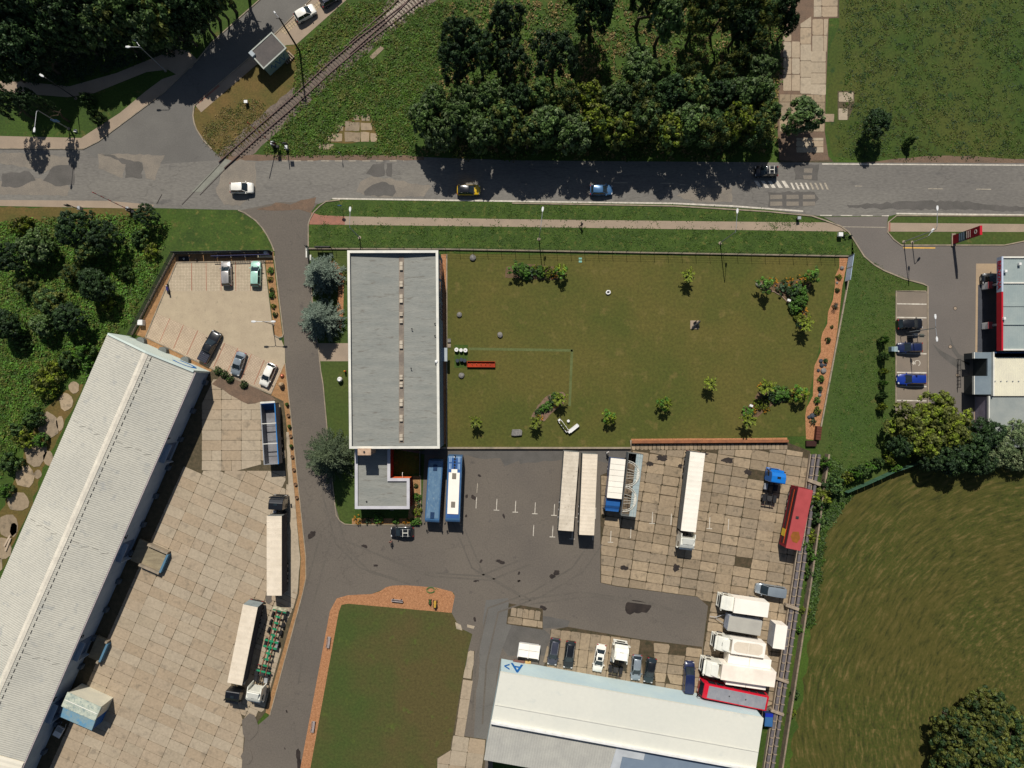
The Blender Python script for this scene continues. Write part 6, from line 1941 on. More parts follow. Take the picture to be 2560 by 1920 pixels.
def cab_parts(t, x1, col, W=2.45, zr=3.7, L=2.2, fairing=True, hatch=True, deflector=False):
    """x1 = front bumper position"""
    x0 = x1 - L
    prof = [(x0, .75), (x0, zr - .15), (x0 + .12, zr), (x0 + L * .55, zr - .02), (x0 + L * .8, zr - .4), (x1 - .28, 2.55), (x1 - .08, 1.65), (x1, 1.2), (x1, .4), (x0 + .3, .4)]
    mb = MB(); mb.profile(prof, -W / 2, W / 2)
    mb.build('cab', col, t, bevel=.07)
    mb = MB()
    mb.add([(x1 - .27, -W * .45, 2.52), (x1 - .27, W * .45, 2.52), (x1 - .065, W * .46, 1.66), (x1 - .065, -W * .46, 1.66)], [(0, 3, 2, 1)])
    mb.add([(x1 - .24, -W * .45, 2.55), (x1 - .24, W * .45, 2.55), (x1 - .035, W * .46, 1.69), (x1 - .035, -W * .46, 1.69)], [(0, 3, 2, 1)])
    mb.build('windscreen', GLASS, t)
    for s in (-1, 1):
        mb = MB(); y = s * (W / 2 + .012); mb.add([(x1 - 1.25, y, 1.7), (x1 - .3, y, 1.7), (x1 - .42, y, 2.45), (x1 - 1.25, y, 2.5)], [(0, 1, 2, 3) if s < 0 else (3, 2, 1, 0)]); mb.build('side_window', GLASS, t)
        mb = MB(); ya, yb = s * (W / 2 + .05), s * (W / 2 + .32); mb.box(x1 - .35, x1 - .2, min(ya, yb), max(ya, yb), 1.7, 2.5); mb.build('mirror', BLACKP if col is not TRW else col, t, bevel=.03)
        mb = MB(); ya, yb = s * (W * .28), s * (W * .46); mb.box(x1 - .05, x1 + .03, min(ya, yb), max(ya, yb), .75, .98); mb.build('headlight', LAMPLENS, t)
    mb = MB(); mb.box(x1 - .32, x1 - .02, -W * .46, W * .46, 2.58, 2.68); mb.build('sun_visor', col if fairing else BLACKP, t)
    mb = MB(); mb.box(x1 - .1, x1 + .08, -W / 2, W / 2, .35, .72); mb.build('bumper', col, t, bevel=.04)
    mb = MB(); mb.box(x1 - .0, x1 + .03, -W * .3, W * .3, .85, 1.45); mb.build('grille', BLACKP, t)
    if hatch:
        mb = MB(); mb.box(x0 + .75, x0 + 1.15, -.3, .3, zr - .02, zr + .03); mb.build('roof_hatch', GLASS, t)
    if deflector:
        mb = MB(); mb.prism([(x0 - .02, -W * .44), (x0 + 1.1, -W * .36), (x0 + 1.1, W * .36), (x0 - .02, W * .44)], zr, [zr + .55, zr + .1, zr + .1, zr + .55]); mb.build('roof_deflector', col, t, bevel=.05)
        for s in (-1, 1):
            mb = MB(); ya, yb = s * W * .44, s * W * .5; mb.box(x0 - .7, x0, min(ya, yb), max(ya, yb), 1.0, zr); mb.build('side_fairing', col, t)


def chassis(t, x0, x1, W=2.4, tank=True, fifth=None, z=.95, col=None):
    for s in (-1, 1):
        mb = MB(); mb.box(x0, x1, s * .42 - .05, s * .42 + .05, z - .22, z); mb.build('chassis_rail', col or BLACKP, t)
    n = max(2, int((x1 - x0) / 1.1))
    for i in range(n):
        x = x0 + (x1 - x0) * (i + .5) / n
        mb = MB(); mb.box(x - .06, x + .06, -.42, .42, z - .18, z - .02); mb.build('cross_member', col or BLACKP, t)
    if tank:
        for s in (-1, 1):
            mb = MB(); xm = x1 - 1.0; ya, yb = s * .55, s * (W / 2); mb.box(xm - .6, xm + .5, min(ya, yb), max(ya, yb), .45, .95); mb.build('fuel_tank', STEEL if s > 0 else BLACKP, t, bevel=.08)
    if fifth is not None:
        mb = MB(); mb.prism([(fifth - .55, -.25), (fifth - .2, -.45), (fifth + .4, -.45), (fifth + .4, .45), (fifth - .2, .45), (fifth - .55, .25)], z, z + .14); mb.build('fifth_wheel', DARKSTEEL, t, bevel=.03)
        for s in (-1, 1):
            mb = MB(); ya, yb = s * (W / 2 - .6), s * (W / 2); mb.box(fifth - .65, fifth + .6, min(ya, yb), max(ya, yb), 1.05, 1.1); mb.build('mudguard', BLACKP, t, bevel=.02)


def tractor(front, rear, h, col, label, zr=3.7, back_rows=True, **k):
    c, L, ang = place(front, rear, h)
    t = empty('tractor_unit', (c.x, c.y, 0.07), ang)
    tag(t, label, 'truck')
    L = max(L, 5.6)
    cab_parts(t, L / 2, col, zr=zr, **k)
    chassis(t, -L / 2, L / 2 - 2.2, fifth=-L / 2 + 1.25)
    wheels(t, (L / 2 - 1.3,), 2.45)
    wheels(t, (-L / 2 + 1.25,), 2.45, dual=True)
    mb = MB(); mb.box(-L / 2 - .02, -L / 2 + .1, -1.1, 1.1, .6, .8); mb.build('rear_bumper', BLACKP, t)
    for s in (-1, 1):
        mb = MB(); ya, yb = s * .7, s * 1.05; mb.box(-L / 2 - .05, -L / 2 + .0, min(ya, yb), max(ya, yb), .62, .78); mb.build('tail_light', REDLENS, t)
    return t


def trailer(front, rear, h, top, side, label, name='semi_trailer', W=2.5, bows=True, bow_step=.95, zf=1.15, cat='trailer', axles=3, door=None, rear_ov=0.0, wheels_=True, kindlab=None):
    c, L, ang = place(front, rear, h)
    t = empty(name, (c.x, c.y, 0.06), ang)
    tag(t, label, cat)
    zr = h - .06
    mb = MB(); mb.box(-L / 2, L / 2, -W / 2, W / 2, zf - .12, zf); mb.build('deck', DARKSTEEL, t)
    for s in (-1, 1):
        mb = MB(); ya, yb = s * (W / 2 - .05), s * (W / 2 - .01); mb.box(-L / 2 + .05, L / 2 - .05, min(ya, yb), max(ya, yb), zf, zr - .12); mb.build('side_curtain', side, t)
        mb = MB(); ya, yb = s * (W / 2 - .09), s * (W / 2 + .02); mb.box(-L / 2, L / 2, min(ya, yb), max(ya, yb), zr - .12, zr - .01); mb.build('top_rail', top, t)
    mb = MB(); mb.box(L / 2 - .06, L / 2, -W / 2, W / 2, zf, zr - .12); mb.build('front_wall', side if door is None else door, t)
    for s in (-1, 1):
        mb = MB(); mb.box(-L / 2, -L / 2 + .05, min(s * .01, s * W / 2), max(s * .01, s * W / 2), zf, zr - .12); mb.build('rear_door', door or side, t)
    # roof skin with gentle sag between the bows
    n = max(3, int(L / bow_step))
    mb = MB(); vs, fs = [], []
    for i in range(2 * n + 1):
        x = -L / 2 + L * i / (2 * n)
        z = zr + (.0 if i % 2 == 0 else (-.012 if bows else -.0))
        vs += [(x, -W / 2, zr - .02), (x, -W / 2 + .25, z), (x, 0, z + .02 if bows else zr), (x, W / 2 - .25, z), (x, W / 2, zr - .02)]
        if i:
            a, b = 5 * (i - 1), 5 * i
            fs += [(a + j, b + j, b + j + 1, a + j + 1) for j in range(4)]
    mb.add(vs, fs)
    r = mb.build('roof', top, t)
    if bows:
        for i in range(1, n):
            x = -L / 2 + L * i / n
            mb = MB(); mb.box(x - .03, x + .03, -W / 2 + .04, W / 2 - .04, zr - .01, zr + .015); mb.build('roof_bow', top, r)
    if wheels_:
        wheels(t, [-L / 2 + 1.6 + 1.31 * i for i in range(axles)], W)
        mb = MB(); mb.box(-L / 2 - .02, -L / 2 + .08, -W / 2, W / 2, .45, .65); mb.build('under_run_bar', DARKSTEEL, t)
        for s in (-1, 1):
            if axles > 1:
                mb = MB(); mb.cyl((L / 2 - 2.6, s * .8, .05), (L / 2 - 2.6, s * .8, zf - .1), .06, n=6); mb.build('landing_leg', DARKSTEEL, t)
            mb = MB(); ya, yb = s * .8, s * 1.2; mb.box(-L / 2 - .03, -L / 2 + .0, min(ya, yb), max(ya, yb), .7, .86); mb.build('tail_light', REDLENS, t)
    return t


trailer((1429, 1129.5), (1414.5, 1327), 4.0, TARPD, SIDEG, 'cream semi-trailer with stained tarp roof, left of the parked pair', bow_step=.62)
trailer((1475.3, 1135), (1466.6, 1337.5), 4.0, TARP, SIDEG, 'cleaner cream semi-trailer, right of the parked pair', bow_step=.62)
trailer((1720.7, 1328.6), (1744.4, 1131.5), 4.0, TARPW, SIDEG, 'white semi-trailer coupled to a white tractor on the slab yard', bow_step=.75)
tractor((1708, 1366), (1716, 1292), 1.0, TRW, 'white tractor unit coupled under the white semi-trailer', zr=3.7, deflector=True)
trailer((685.4, 1290), (685.4, 1489), 4.0, TARP, SIDED, 'cream semi-trailer behind the black tractor along the driveway strip', bow_step=1.0, door=SIDEG)
tractor((694, 1241), (689, 1330), 2.6, CBLK, 'black tractor unit facing the car park end of the left yard', zr=3.5)
trailer((586.4, 1710), (626, 1514.5), 4.0, TARP, SIDED, 'cream semi-trailer with charcoal side parked askew in the left yard', bow_step=.9, door=M('blue_grey_doors', lin((146, 156, 156)), s1=1))
tractor((584, 1748), (594, 1680), 2.0, CBLK, 'black tractor unit under the askew cream trailer', zr=3.0)

# white tractor with empty green container chassis
tractor((637, 1752), (652, 1672), 2.2, TRW, 'white tractor unit pulling the empty green container chassis', zr=3.7, deflector=True)
c, L, ang = place((657, 1686), (701, 1520), 1.1)
t = empty('container_chassis', (c.x, c.y, 0.06), ang)
tag(t, 'empty container chassis with green cross members and rusty rails', 'trailer')
for s in (-1, 1):
    mb = MB(); mb.box(-L / 2, L / 2, s * .48 - .07, s * .48 + .07, .95, 1.2); mb.build('chassis_rail', REDO, t)
for i in range(11):
    x = -L / 2 + .5 + (L - 1.0) * i / 10
    w = 1.2 if i in (0, 5, 6, 10) else .62
    mb = MB(); mb.box(x - .14, x + .14, -w, w, .98, 1.14 + .04 * (i % 2)); mb.build('cross_member', GREENC, t)
mb = MB(); mb.box(-L / 2 - .1, -L / 2 + .35, -1.22, 1.22, .9, 1.3); mb.build('rear_beam', M('pale_beam', lin((206, 200, 170)), lin((130, 126, 104)), s1=2), t)
wheels(t, [-L / 2 + 1.6 + 1.4 * i for i in range(3)], 2.5)
for s in (-1, 1):
    mb = MB(); mb.box(-.2, 1.4, min(s * .8, s * 1.2), max(s * .8, s * 1.2), .5, .95); mb.build('tool_box', BLACKP if s < 0 else STEEL, t, bevel=.04)
    mb = MB(); mb.cyl((L / 2 - 2.6, s * .8, .05), (L / 2 - 2.6, s * .8, .95), .07, n=6); mb.build('landing_leg', DARKSTEEL, t)
mb = MB(); mb.box(-L / 2 + 5.0, L / 2 - 2.8, -.12, .12, .95, 1.06); mb.build('centre_spine', GREENC, t)

# blue tipping trailer with open body
c, L, ang = place((669, 1008), (678.5, 1161), 3.1)
t = empty('tipper_trailer', (c.x, c.y, 0.06), ang)
tag(t, 'open tipper trailer with bright blue rim and steel inside', 'trailer')
BL_ = M('tipper_blue', lin((40, 122, 190)), lin((56, 110, 160)), s1=1, fine=.06)
SIN = M('worn_steel_inside', lin((134, 134, 136)), lin((112, 110, 112)), lin((128, 118, 106)), s1=.6, fine=.1, rough=.6)
W = 2.5
for s in (-1, 1):
    mb = MB(); ya, yb = s * (W / 2 - .1), s * W / 2; mb.box(-L / 2, L / 2, min(ya, yb), max(ya, yb), 1.0, 3.0); mb.build('side_wall', SIN, t)
    mb = MB(); ya, yb = s * (W / 2 - .12), s * (W / 2 + .04); mb.box(-L / 2, L / 2, min(ya, yb), max(ya, yb), 3.0, 3.1); mb.build('rim_rail', BL_ if s < 0 else STEEL, t)
mb = MB(); mb.box(-L / 2, L / 2, -W / 2 + .1, W / 2 - .1, .95, 1.1); mb.build('floor', SIN, t)
for i in range(4):
    x = -L / 2 + L * (.12 + .25 * i)
    mb = MB(); mb.box(x - .03, x + .03, -W / 2 + .2, W / 2 - .2, 1.1, 1.14); mb.build('floor_seam', DARKSTEEL, t)
for x in (L * .17, -L * .16):
    mb = MB(); mb.box(x - .06, x + .06, -W / 2, W / 2, 3.0, 3.12); mb.build('cross_bar', CAPWHITE, t)
mb = MB(); mb.box(L / 2 - .1, L / 2, -W / 2, W / 2, 1.0, 3.1); mb.build('front_wall', M('deep_blue_panel', lin((44, 84, 140)), s1=1), t)
mb = MB(); mb.add([(L / 2 - .11, -W / 2 + .1, 3.0), (L / 2 - .11, W / 2 - .1, 3.0), (L / 2 - 1.2, W / 2 - .1, 1.12), (L / 2 - 1.2, -W / 2 + .1, 1.12)], [(0, 1, 2, 3)]); mb.build('sloped_front', M('deep_blue_slope', lin((46, 84, 136)), s1=1), t)
mb = MB(); mb.box(-L / 2, -L / 2 + .08, -W / 2, W / 2, 1.0, 3.08); mb.build('tailgate', STEEL, t)
mb = MB(); mb.box(L / 2 - .02, L / 2 + .3, -W / 2, W / 2, 2.7, 3.1); mb.build('tarp_roll', CAPWHITE, t)
wheels(t, [-L / 2 + 1.6 + 1.31 * i for i in range(3)], W)

# blue cab lorry with white roof box
c, L, ang = place((1531.2, 1280), (1544.8, 1146.5), 3.4)
t = empty('box_truck', (c.x, c.y, 0.06), ang)
tag(t, 'lorry with blue cab and bright white box roof beside the truss trailer', 'truck')
def box_body(t, x0, x1, W, zf, zr, side, top, seams=6, beige=None):
    mb = MB(); mb.box(x0, x1, -W / 2, W / 2, zf, zr - .06); b = mb.build('cargo_box', side, t)
    mb = MB(); mb.box(x0 - .02, x1 + .02, -W / 2 - .02, W / 2 + .02, zr - .06, zr); mb.build('roof', top, t, bevel=.02)
    for i in range(1, seams):
        x = x0 + (x1 - x0) * i / seams
        mb = MB(); mb.box(x - .02, x + .02, -W / 2, W / 2, zr, zr + .012); mb.build('roof_seam', SIDEG if seams > 3 else top, b)
    if beige:
        mb = MB(); mb.prism([(x0 + .5, -W * .3), (x0 + 1.2, -W * .4), (x1 - .8, -W * .38), (x1 - .3, -W * .2), (x1 - .4, W * .22), (x1 - 1.0, W * .36), (x0 + 1.0, W * .38), (x0 + .4, W * .2)], zr + .002, zr + .006); mb.build('grime', beige, b)
box_body(t, -L / 2, L / 2 - 2.4, 2.5, 1.1, 3.75, TRB2, TARPW, 7)
cab_parts(t, L / 2, TRB2, zr=2.95, hatch=False)
chassis(t, -L / 2, L / 2 - 2.1)
wheels(t, (L / 2 - 1.3,), 2.45); wheels(t, (-L / 2 + 2.2,), 2.45, dual=True)

# trailer carrying arched trusses
c, L, ang = place((1571, 1291), (1589.8, 1134), 3.5)
t = empty('truss_trailer', (c.x, c.y, 0.06), ang)
tag(t, 'trailer with half-round steel trusses lying on its open roof', 'trailer')
W = 2.55
DKB = M('pale_blue_deck', lin((160, 172, 170)), lin((146, 160, 160)), s1=.8, fine=.06)
TRS = M('truss_tube', lin((206, 202, 188)), s1=2, fine=.05)
mb = MB(); mb.box(-L / 2, L / 2, -W / 2, W / 2, 1.0, 1.15); mb.build('deck', M('plank_deck', lin((128, 112, 92)), lin((60, 52, 44)), s1=1.2, stretch=(1, 4, 1)), t)
for s in (-1, 1):
    mb = MB(); ya, yb = s * (W / 2 - .06), s * W / 2; mb.box(-L / 2, L / 2, min(ya, yb), max(ya, yb), 1.1, 3.45); mb.build('side_wall', SIDEG, t)
for x in (-L / 2, L / 2 - .06):
    mb = MB(); mb.box(x, x + .06, -W / 2, W / 2, 1.1, 3.45); mb.build('end_wall', SIDEG, t)
# facing down the picture: local +y is to the right of travel seen from above (east)
n = 16
for i in range(n):
    x0_, x1_ = -L / 2 + L * i / n, -L / 2 + L * (i + .97) / n
    mb = MB(); mb.box(x0_, x1_, .12, W / 2 - .02, 3.36, 3.44); pn = mb.build('roof_panel', DKB, t)
    if i < 5 or i > 12:
        mb = MB(); mb.box(x0_, x1_, .6, .64, 3.44, 3.47); mb.box(x0_, x1_, .98, 1.0, 3.44, 3.47); mb.build('grid_bar', TRS, pn)
for k, xc in enumerate((L * .5 - 2.9, L * .5 - 7.2)):
    R_ = 2.2
    yb_ = -W / 2 + .15
    pts = [(xc + R_ * math.cos(a_), yb_ + R_ * .98 * math.sin(a_), 3.55) for a_ in [math.pi * j / 14 for j in range(15)]]
    pts2 = [(xc + (R_ - .3) * math.cos(a_), yb_ + (R_ - .3) * .98 * math.sin(a_), 3.55) for a_ in [math.pi * j / 14 for j in range(15)]]
    mb = MB(); mb.tube(pts, .065, 5); a1 = mb.build('truss_arch', TRS, t)
    mb = MB(); mb.tube(pts2, .045, 5); mb.build('inner_arch', TRS, a1)
    for j in range(0, 14, 2):
        mb = MB(); mb.cyl(pts[j], pts2[j + 1], .025, n=4); mb.cyl(pts2[j + 1], pts[j + 2], .025, n=4); mb.build('lattice', TRS, a1)
    for dx in (-.8, -.25, .25, .8):
        mb = MB(); mb.cyl((xc + dx, yb_, 3.53), (xc + dx * .6, yb_ + R_ * .8, 3.53), .035, n=4); mb.build('truss_strut', TRS, t)
    mb = MB(); mb.prism([(xc + R_ * math.cos(q), yb_ + R_ * .95 * math.sin(q)) for q in (.95, 1.25, 1.57, 1.9, 2.2)], 3.47, 3.5); mb.build('arch_plate', CAPWHITE, t)
wheels(t, [-L / 2 + 1.6 + 1.31 * i for i in range(3)], W)

tractor((1935, 1172), (1921, 1263), 1.0, TRB, 'bright blue tractor unit without trailer near the east boundary', zr=3.85)
tractor((1552, 1604), (1537, 1692), 1.2, TRW, 'white tractor unit with roof hatch parked among the cars by the white warehouse', zr=3.6, deflector=True)
# red show trailer
t = trailer((1983, 1373.5), (2014.5, 1222.5), 4.0, M('faded_red_roof', lin((172, 74, 74)), lin((158, 66, 66)), lin((140, 70, 50)), s1=.5, fine=.05, t3=.68), M('dark_red_side', lin((132, 26, 38)), lin((110, 22, 34)), s1=.6), 'long red trailer with striped side at the east boundary', bows=False, W=2.5, zf=.7)
L = place((1983, 1373.5), (2014.5, 1222.5), 4.0)[1]
for z0, z1, nm, mm in ((1.5, 2.0, 'dark_stripe', BLACKP), (2.4, 2.6, 'orange_stripe', M('orange_stripe', lin((214, 92, 40)), s1=1)), (3.1, 3.5, 'dark_stripe', BLACKP)):
    mb = MB(); mb.box(-L * .45, L * .45, -1.29, -1.26, z0, z1); mb.build(nm, mm, t)
mb = MB(); mb.box(L * .22, L * .34, -1.31, -1.28, .9, 2.4); mb.build('yellow_panel', M('yellow_stripe', lin((222, 190, 60)), s1=1), t)
mb = MB(); mb.prism([(L * .22, -.7), (L * .3, -.9), (L * .38, -.4), (L * .39, .4), (L * .3, .8), (L * .2, .3)], 3.95, 3.962); mb.build('rust_patch', M('ochre_rust', lin((150, 92, 30)), lin((120, 70, 30)), s1=1), t)
mb = MB(); mb.box(-L * .04, L * .0, -.7, -.2, 3.95, 4.05); mb.build('roof_hatch', DARKSTEEL, t)

# white trucks of the lower right corner
def box_truck(front, box_f, box_r, h, label, top=WBOX, W=2.45, beige=None, cabz=3.3, extra=None):
    f3, r3 = P(box_f, h), P(box_r, h)
    u = (f3 - r3).normalized()
    fr = P(front, 1.0)
    cabf = r3 + u * (fr - r3).dot(u)
    c = (cabf + r3) / 2
    L = (cabf - r3).length
    t = empty('box_truck', (c.x, c.y, 0.06), math.atan2(u.y, u.x))
    tag(t, label, 'truck', 'white trucks in the lower right yard')
    bl = (f3 - r3).length
    box_body(t, -L / 2, -L / 2 + bl, W, 1.0, h - .06, WBOX, top, 2, beige)
    cab_parts(t, L / 2, TRW, zr=cabz, W=W - .05, hatch=bool(beige), deflector=cabz > 3.2)
    chassis(t, -L / 2, L / 2 - 2.1)
    wheels(t, (L / 2 - 1.25,), W); wheels(t, (-L / 2 + 1.9,), W, dual=True)
    return t, L, bl
box_truck((1794, 1504), (1836, 1514), (1921.5, 1526), 3.8, 'white box lorry, uppermost of the white trucks facing the yard', cabz=3.1)
box_truck((1779, 1603), (1830, 1616), (1913, 1628), 3.7, 'white box lorry with beige dusty roof, in the middle of the white trucks', beige=TARP)
t4, L4, b4 = box_truck((1750, 1668), (1804.5, 1680), (1938.5, 1699.5), 4.0, 'longest white lorry with lower side bodies next to the red coach', top=M('warm_white_panel', lin((252, 238, 220)), s1=.3, fine=.02), W=2.6, cabz=3.5)
for s, (xa, xb) in ((1, (1.0, b4 - 1.2)), (-1, (.7, b4 - 1.0))):
    ya, yb = s * 1.34, s * (2.9 if s < 0 else 2.35)
    for k in range(2):
        x0_ = -L4 / 2 + xa + (xb - xa) * k / 2
        x1_ = -L4 / 2 + xa + (xb - xa) * (k + 1) / 2 - .06
        mb = MB(); mb.box(x0_, x1_, min(ya, yb), max(ya, yb), .5, 3.0); mb.build('side_body', WBOX, t4, bevel=.03)
# grey single-body trailer with drawbar
t = trailer((1821, 1558), (1903.5, 1571.5), 3.1, M('grey_laminate_roof', lin((176, 172, 160)), lin((164, 160, 150)), lin((132, 130, 124)), s1=.5, fine=.05, t3=.7), M('blue_grey_laminate', lin((172, 178, 190)), s1=1), 'pale grey drawbar trailer between two white lorries', bows=False, W=2.5, zf=.9, axles=1)
L = place((1821, 1558), (1903.5, 1571.5), 3.1)[1]
mb = MB(); mb.tube([(L / 2, -.8, .7), (L / 2 + 1.6, 0, .6), (L / 2, .8, .7)], .06); mb.cyl((L / 2 + 1.6, 0, .6), (L / 2 + 2.5, 0, .55), .06); mb.build('drawbar', STEEL, t)
# white container
c, L, ang = place((1954, 1563.5), (1946, 1621.5), 2.9)
t = empty('storage_container', (c.x, c.y, 0.06), ang); tag(t, 'white upright box container standing against the pipe rack', 'container')
mb = MB(); mb.box(-L / 2, L / 2, -1.0, 1.0, .1, 2.85); mb.build('box_body', M('container_grey_side', lin((176, 178, 182)), s1=1, fine=.04), t)
mb = MB(); mb.box(-L / 2 - .03, L / 2 + .03, -1.03, 1.03, 2.85, 2.92); mb.build('roof', WBOX, t)
for s in (-1, 1):
    mb = MB(); mb.box(L / 2, L / 2 + .04, min(s * .03, s * .96), max(s * .03, s * .96), .2, 2.75); mb.build('door', WBOX, t)
# blue waste skip
p = P((1922, 1800), 1.5); t = empty('waste_container', (p.x, p.y, 0.06), RAD(-4)); tag(t, 'blue waste container beside the white warehouse corner', 'container')
mb = MB(); mb.prism([(-.6, -1.05), (.6, -1.05), (.6, 1.05), (-.6, 1.05)], .2, 1.4, top=[(-.66, -1.1), (.66, -1.1), (.66, 1.1), (-.66, 1.1)]); mb.build('body', M('bin_navy', lin((30, 52, 104)), s1=1), t)
mb = MB(); mb.box(-.68, .68, -1.12, .5, 1.4, 1.48); mb.build('lid', M('bin_lid_blue', lin((52, 100, 150)), s1=1), t)
mb = MB(); mb.box(-.68, .68, .52, 1.12, 1.4, 1.5); mb.build('lid', M('bin_lid_deep', lin((20, 44, 160)), s1=1), t)
# white ribbed skip cover
p = P((1322, 1628), 1.4); t = empty('covered_skip', (p.x, p.y, 0.03), RAD(-8)); tag(t, 'white covered skip with ribbed lids next to the slate grey estate car', 'skip')
mb = MB(); mb.prism([(-1.6, -1.0), (1.6, -1.0), (1.6, 1.0), (-1.6, 1.0)], .15, 1.2, top=[(-1.75, -1.15), (1.75, -1.15), (1.75, 1.15), (-1.75, 1.15)]); mb.build('body', WHITE, t)
for x0_, x1_ in ((-1.78, -.04), (.04, 1.78)):
    for y0, y1, z0, z1 in ((.15, 1.18, 1.3, 1.55), (-1.18, .13, 1.22, 1.38)):
        mb = MB(); mb.box(x0_, x1_, y0, y1, z0, z1); mb.build('lid', WBOX, t, bevel=.04)
for x in (-1.8, 0, 1.8):
    mb = MB(); mb.box(x - .06, x + .06, -1.22, 1.24, 1.2, 1.6); mb.build('lid_rib', WHITE, t)

# ------------------------------------------------------------------ coaches
def coach(front, rear, h, body, roofm, label, W=2.5, stripe=None, rails=None):
    c, L, ang = place(front, rear, h)
    t = empty('coach', (c.x, c.y, 0.03), ang)
    tag(t, label, 'coach')
    zr = h - .05
    prof = [(-L / 2, .45), (-L / 2 - .02, 2.0), (-L / 2 + .12, zr - .1), (-L / 2 + .35, zr), (L / 2 - .6, zr), (L / 2 - .2, zr - .25), (L / 2 + .06, 1.6), (L / 2 + .05, .4)]
    mb = MB(); mb.profile(prof, -W / 2, W / 2); mb.build('body', body, t, bevel=.12, seg=2, smooth=True)
    mb = MB(); mb.prism([(-L / 2 + .5, -W * .42), (L / 2 - .9, -W * .42), (L / 2 - .9, W * .42), (-L / 2 + .5, W * .42)], zr - .02, zr + .03); mb.build('roof', roofm, t, bevel=.02)
    for s in (-1, 1):
        k = 7
        for i in range(k):
            xa = -L / 2 + .5 + (L - 1.4) * i / k
            xb = -L / 2 + .5 + (L - 1.4) * (i + .94) / k
            mb = MB(); ya, yb = s * (W / 2 - .02), s * (W / 2 + .012); mb.box(xa, xb, min(ya, yb), max(ya, yb), 1.55, zr - .55); mb.build('side_window', GLASS, t)
        mb = MB(); mb.tube([(L / 2 - .1, s * (W / 2 - .1), zr - .3), (L / 2 + .35, s * (W / 2 + .1), zr - .55), (L / 2 + .35, s * (W / 2 + .1), zr - 1.0)], .05); mb.box(L / 2 + .28, L / 2 + .42, s * (W / 2 + .1) - .12, s * (W / 2 + .1) + .12, zr - 1.3, zr - .9); mb.build('mirror', BLACKP, t)
        mb = MB(); ya, yb = s * .7, s * 1.1; mb.box(L / 2 + .0, L / 2 + .1, min(ya, yb), max(ya, yb), .7, .95); mb.build('headlight', LAMPLENS, t)
    mb = MB(); mb.add([(L / 2 - .19, -W * .44, zr - .32), (L / 2 - .19, W * .44, zr - .32), (L / 2 + .075, W * .46, 1.65), (L / 2 + .075, -W * .46, 1.65)], [(0, 3, 2, 1)]); mb.build('windscreen', GLASS, t)
    wheels(t, (L / 2 - 2.4, -L / 2 + 2.8), W)
    return t, L, W, zr
BUSB = M('coach_blue', lin((68, 104, 140)), lin((58, 94, 130)), s1=.6, s2=3, fine=.05, rough=.4, coat=.3)
BUSR = M('worn_blue_roof', lin((78, 108, 136)), lin((98, 126, 148)), lin((132, 150, 160)), s1=1.1, s2=4, fine=.1, t3=.6, stretch=(.8, 1.6, 1))
t, L, W, zr = coach((1079.5, 1309), (1089.5, 1150), 3.1, BUSB, BUSR, 'blue coach with worn blue roof beside the annex')
for x in (L * .37, -L * .37 - .1):
    mb = MB(); mb.box(x - .55, x + .55, -.35, .35, zr, zr + .1); mb.build('roof_hatch', M('navy_hatch', lin((32, 58, 92)), s1=1), t, bevel=.03)
t, L, W, zr = coach((1131, 1308.5), (1137.5, 1139), 3.3, BUSB, M('coach_roof_blue', lin((52, 92, 150)), s1=.8, fine=.05), 'blue coach with long white roof panel, right of the plain blue coach')
mb = MB(); mb.prism([(L * .36, -.93), (-L * .25, -.93), (-L * .25, -.5), (-L * .3, -.5), (-L * .3, .5), (-L * .25, .5), (-L * .25, .93), (L * .36, .93)], zr + .03, zr + .14); mb.build('white_roof_panel', WBOX, t)
for x in (L * .22, -L * .2):
    mb = MB(); mb.box(x - .5, x + .5, -.35, .35, zr + .14, zr + .22); mb.build('roof_hatch', M('grey_hatch', lin((130, 122, 110)), s1=1), t, bevel=.03)
for i in range(5):
    x = -L * .32 - .5 * i
    mb = MB(); mb.cyl((x, 0, zr), (x, 0, zr + .12), .17, n=10); mb.build('fan', BLACKP, t)
for s in (-1, 1):
    for i in range(2):
        x = -L * .34 - i * 1.2
        for dy in (.62, .85):
            mb = MB(); mb.box(x - .5, x + .5, s * dy - .07, s * dy + .07, zr + .03, zr + .1); mb.build('vent_slat', M('pale_vent_blue', lin((150, 178, 208)), s1=1), t)
t, L, W, zr = coach((1757, 1727), (1922, 1761), 3.5, M('coach_red', lin((206, 26, 48)), lin((190, 22, 44)), s1=.6, fine=.03, rough=.35, coat=.4), M('grey_coach_roof', lin((140, 140, 144)), lin((126, 128, 134)), lin((156, 150, 146)), s1=1.2, fine=.06), 'red coach with silver grey roof against the white warehouse wall')
for x in (L * .1, -L * .15):
    mb = MB(); mb.cyl((x, 0, zr), (x, 0, zr + .1), .1, n=8); mb.build('roof_vent', BLACKP, t)
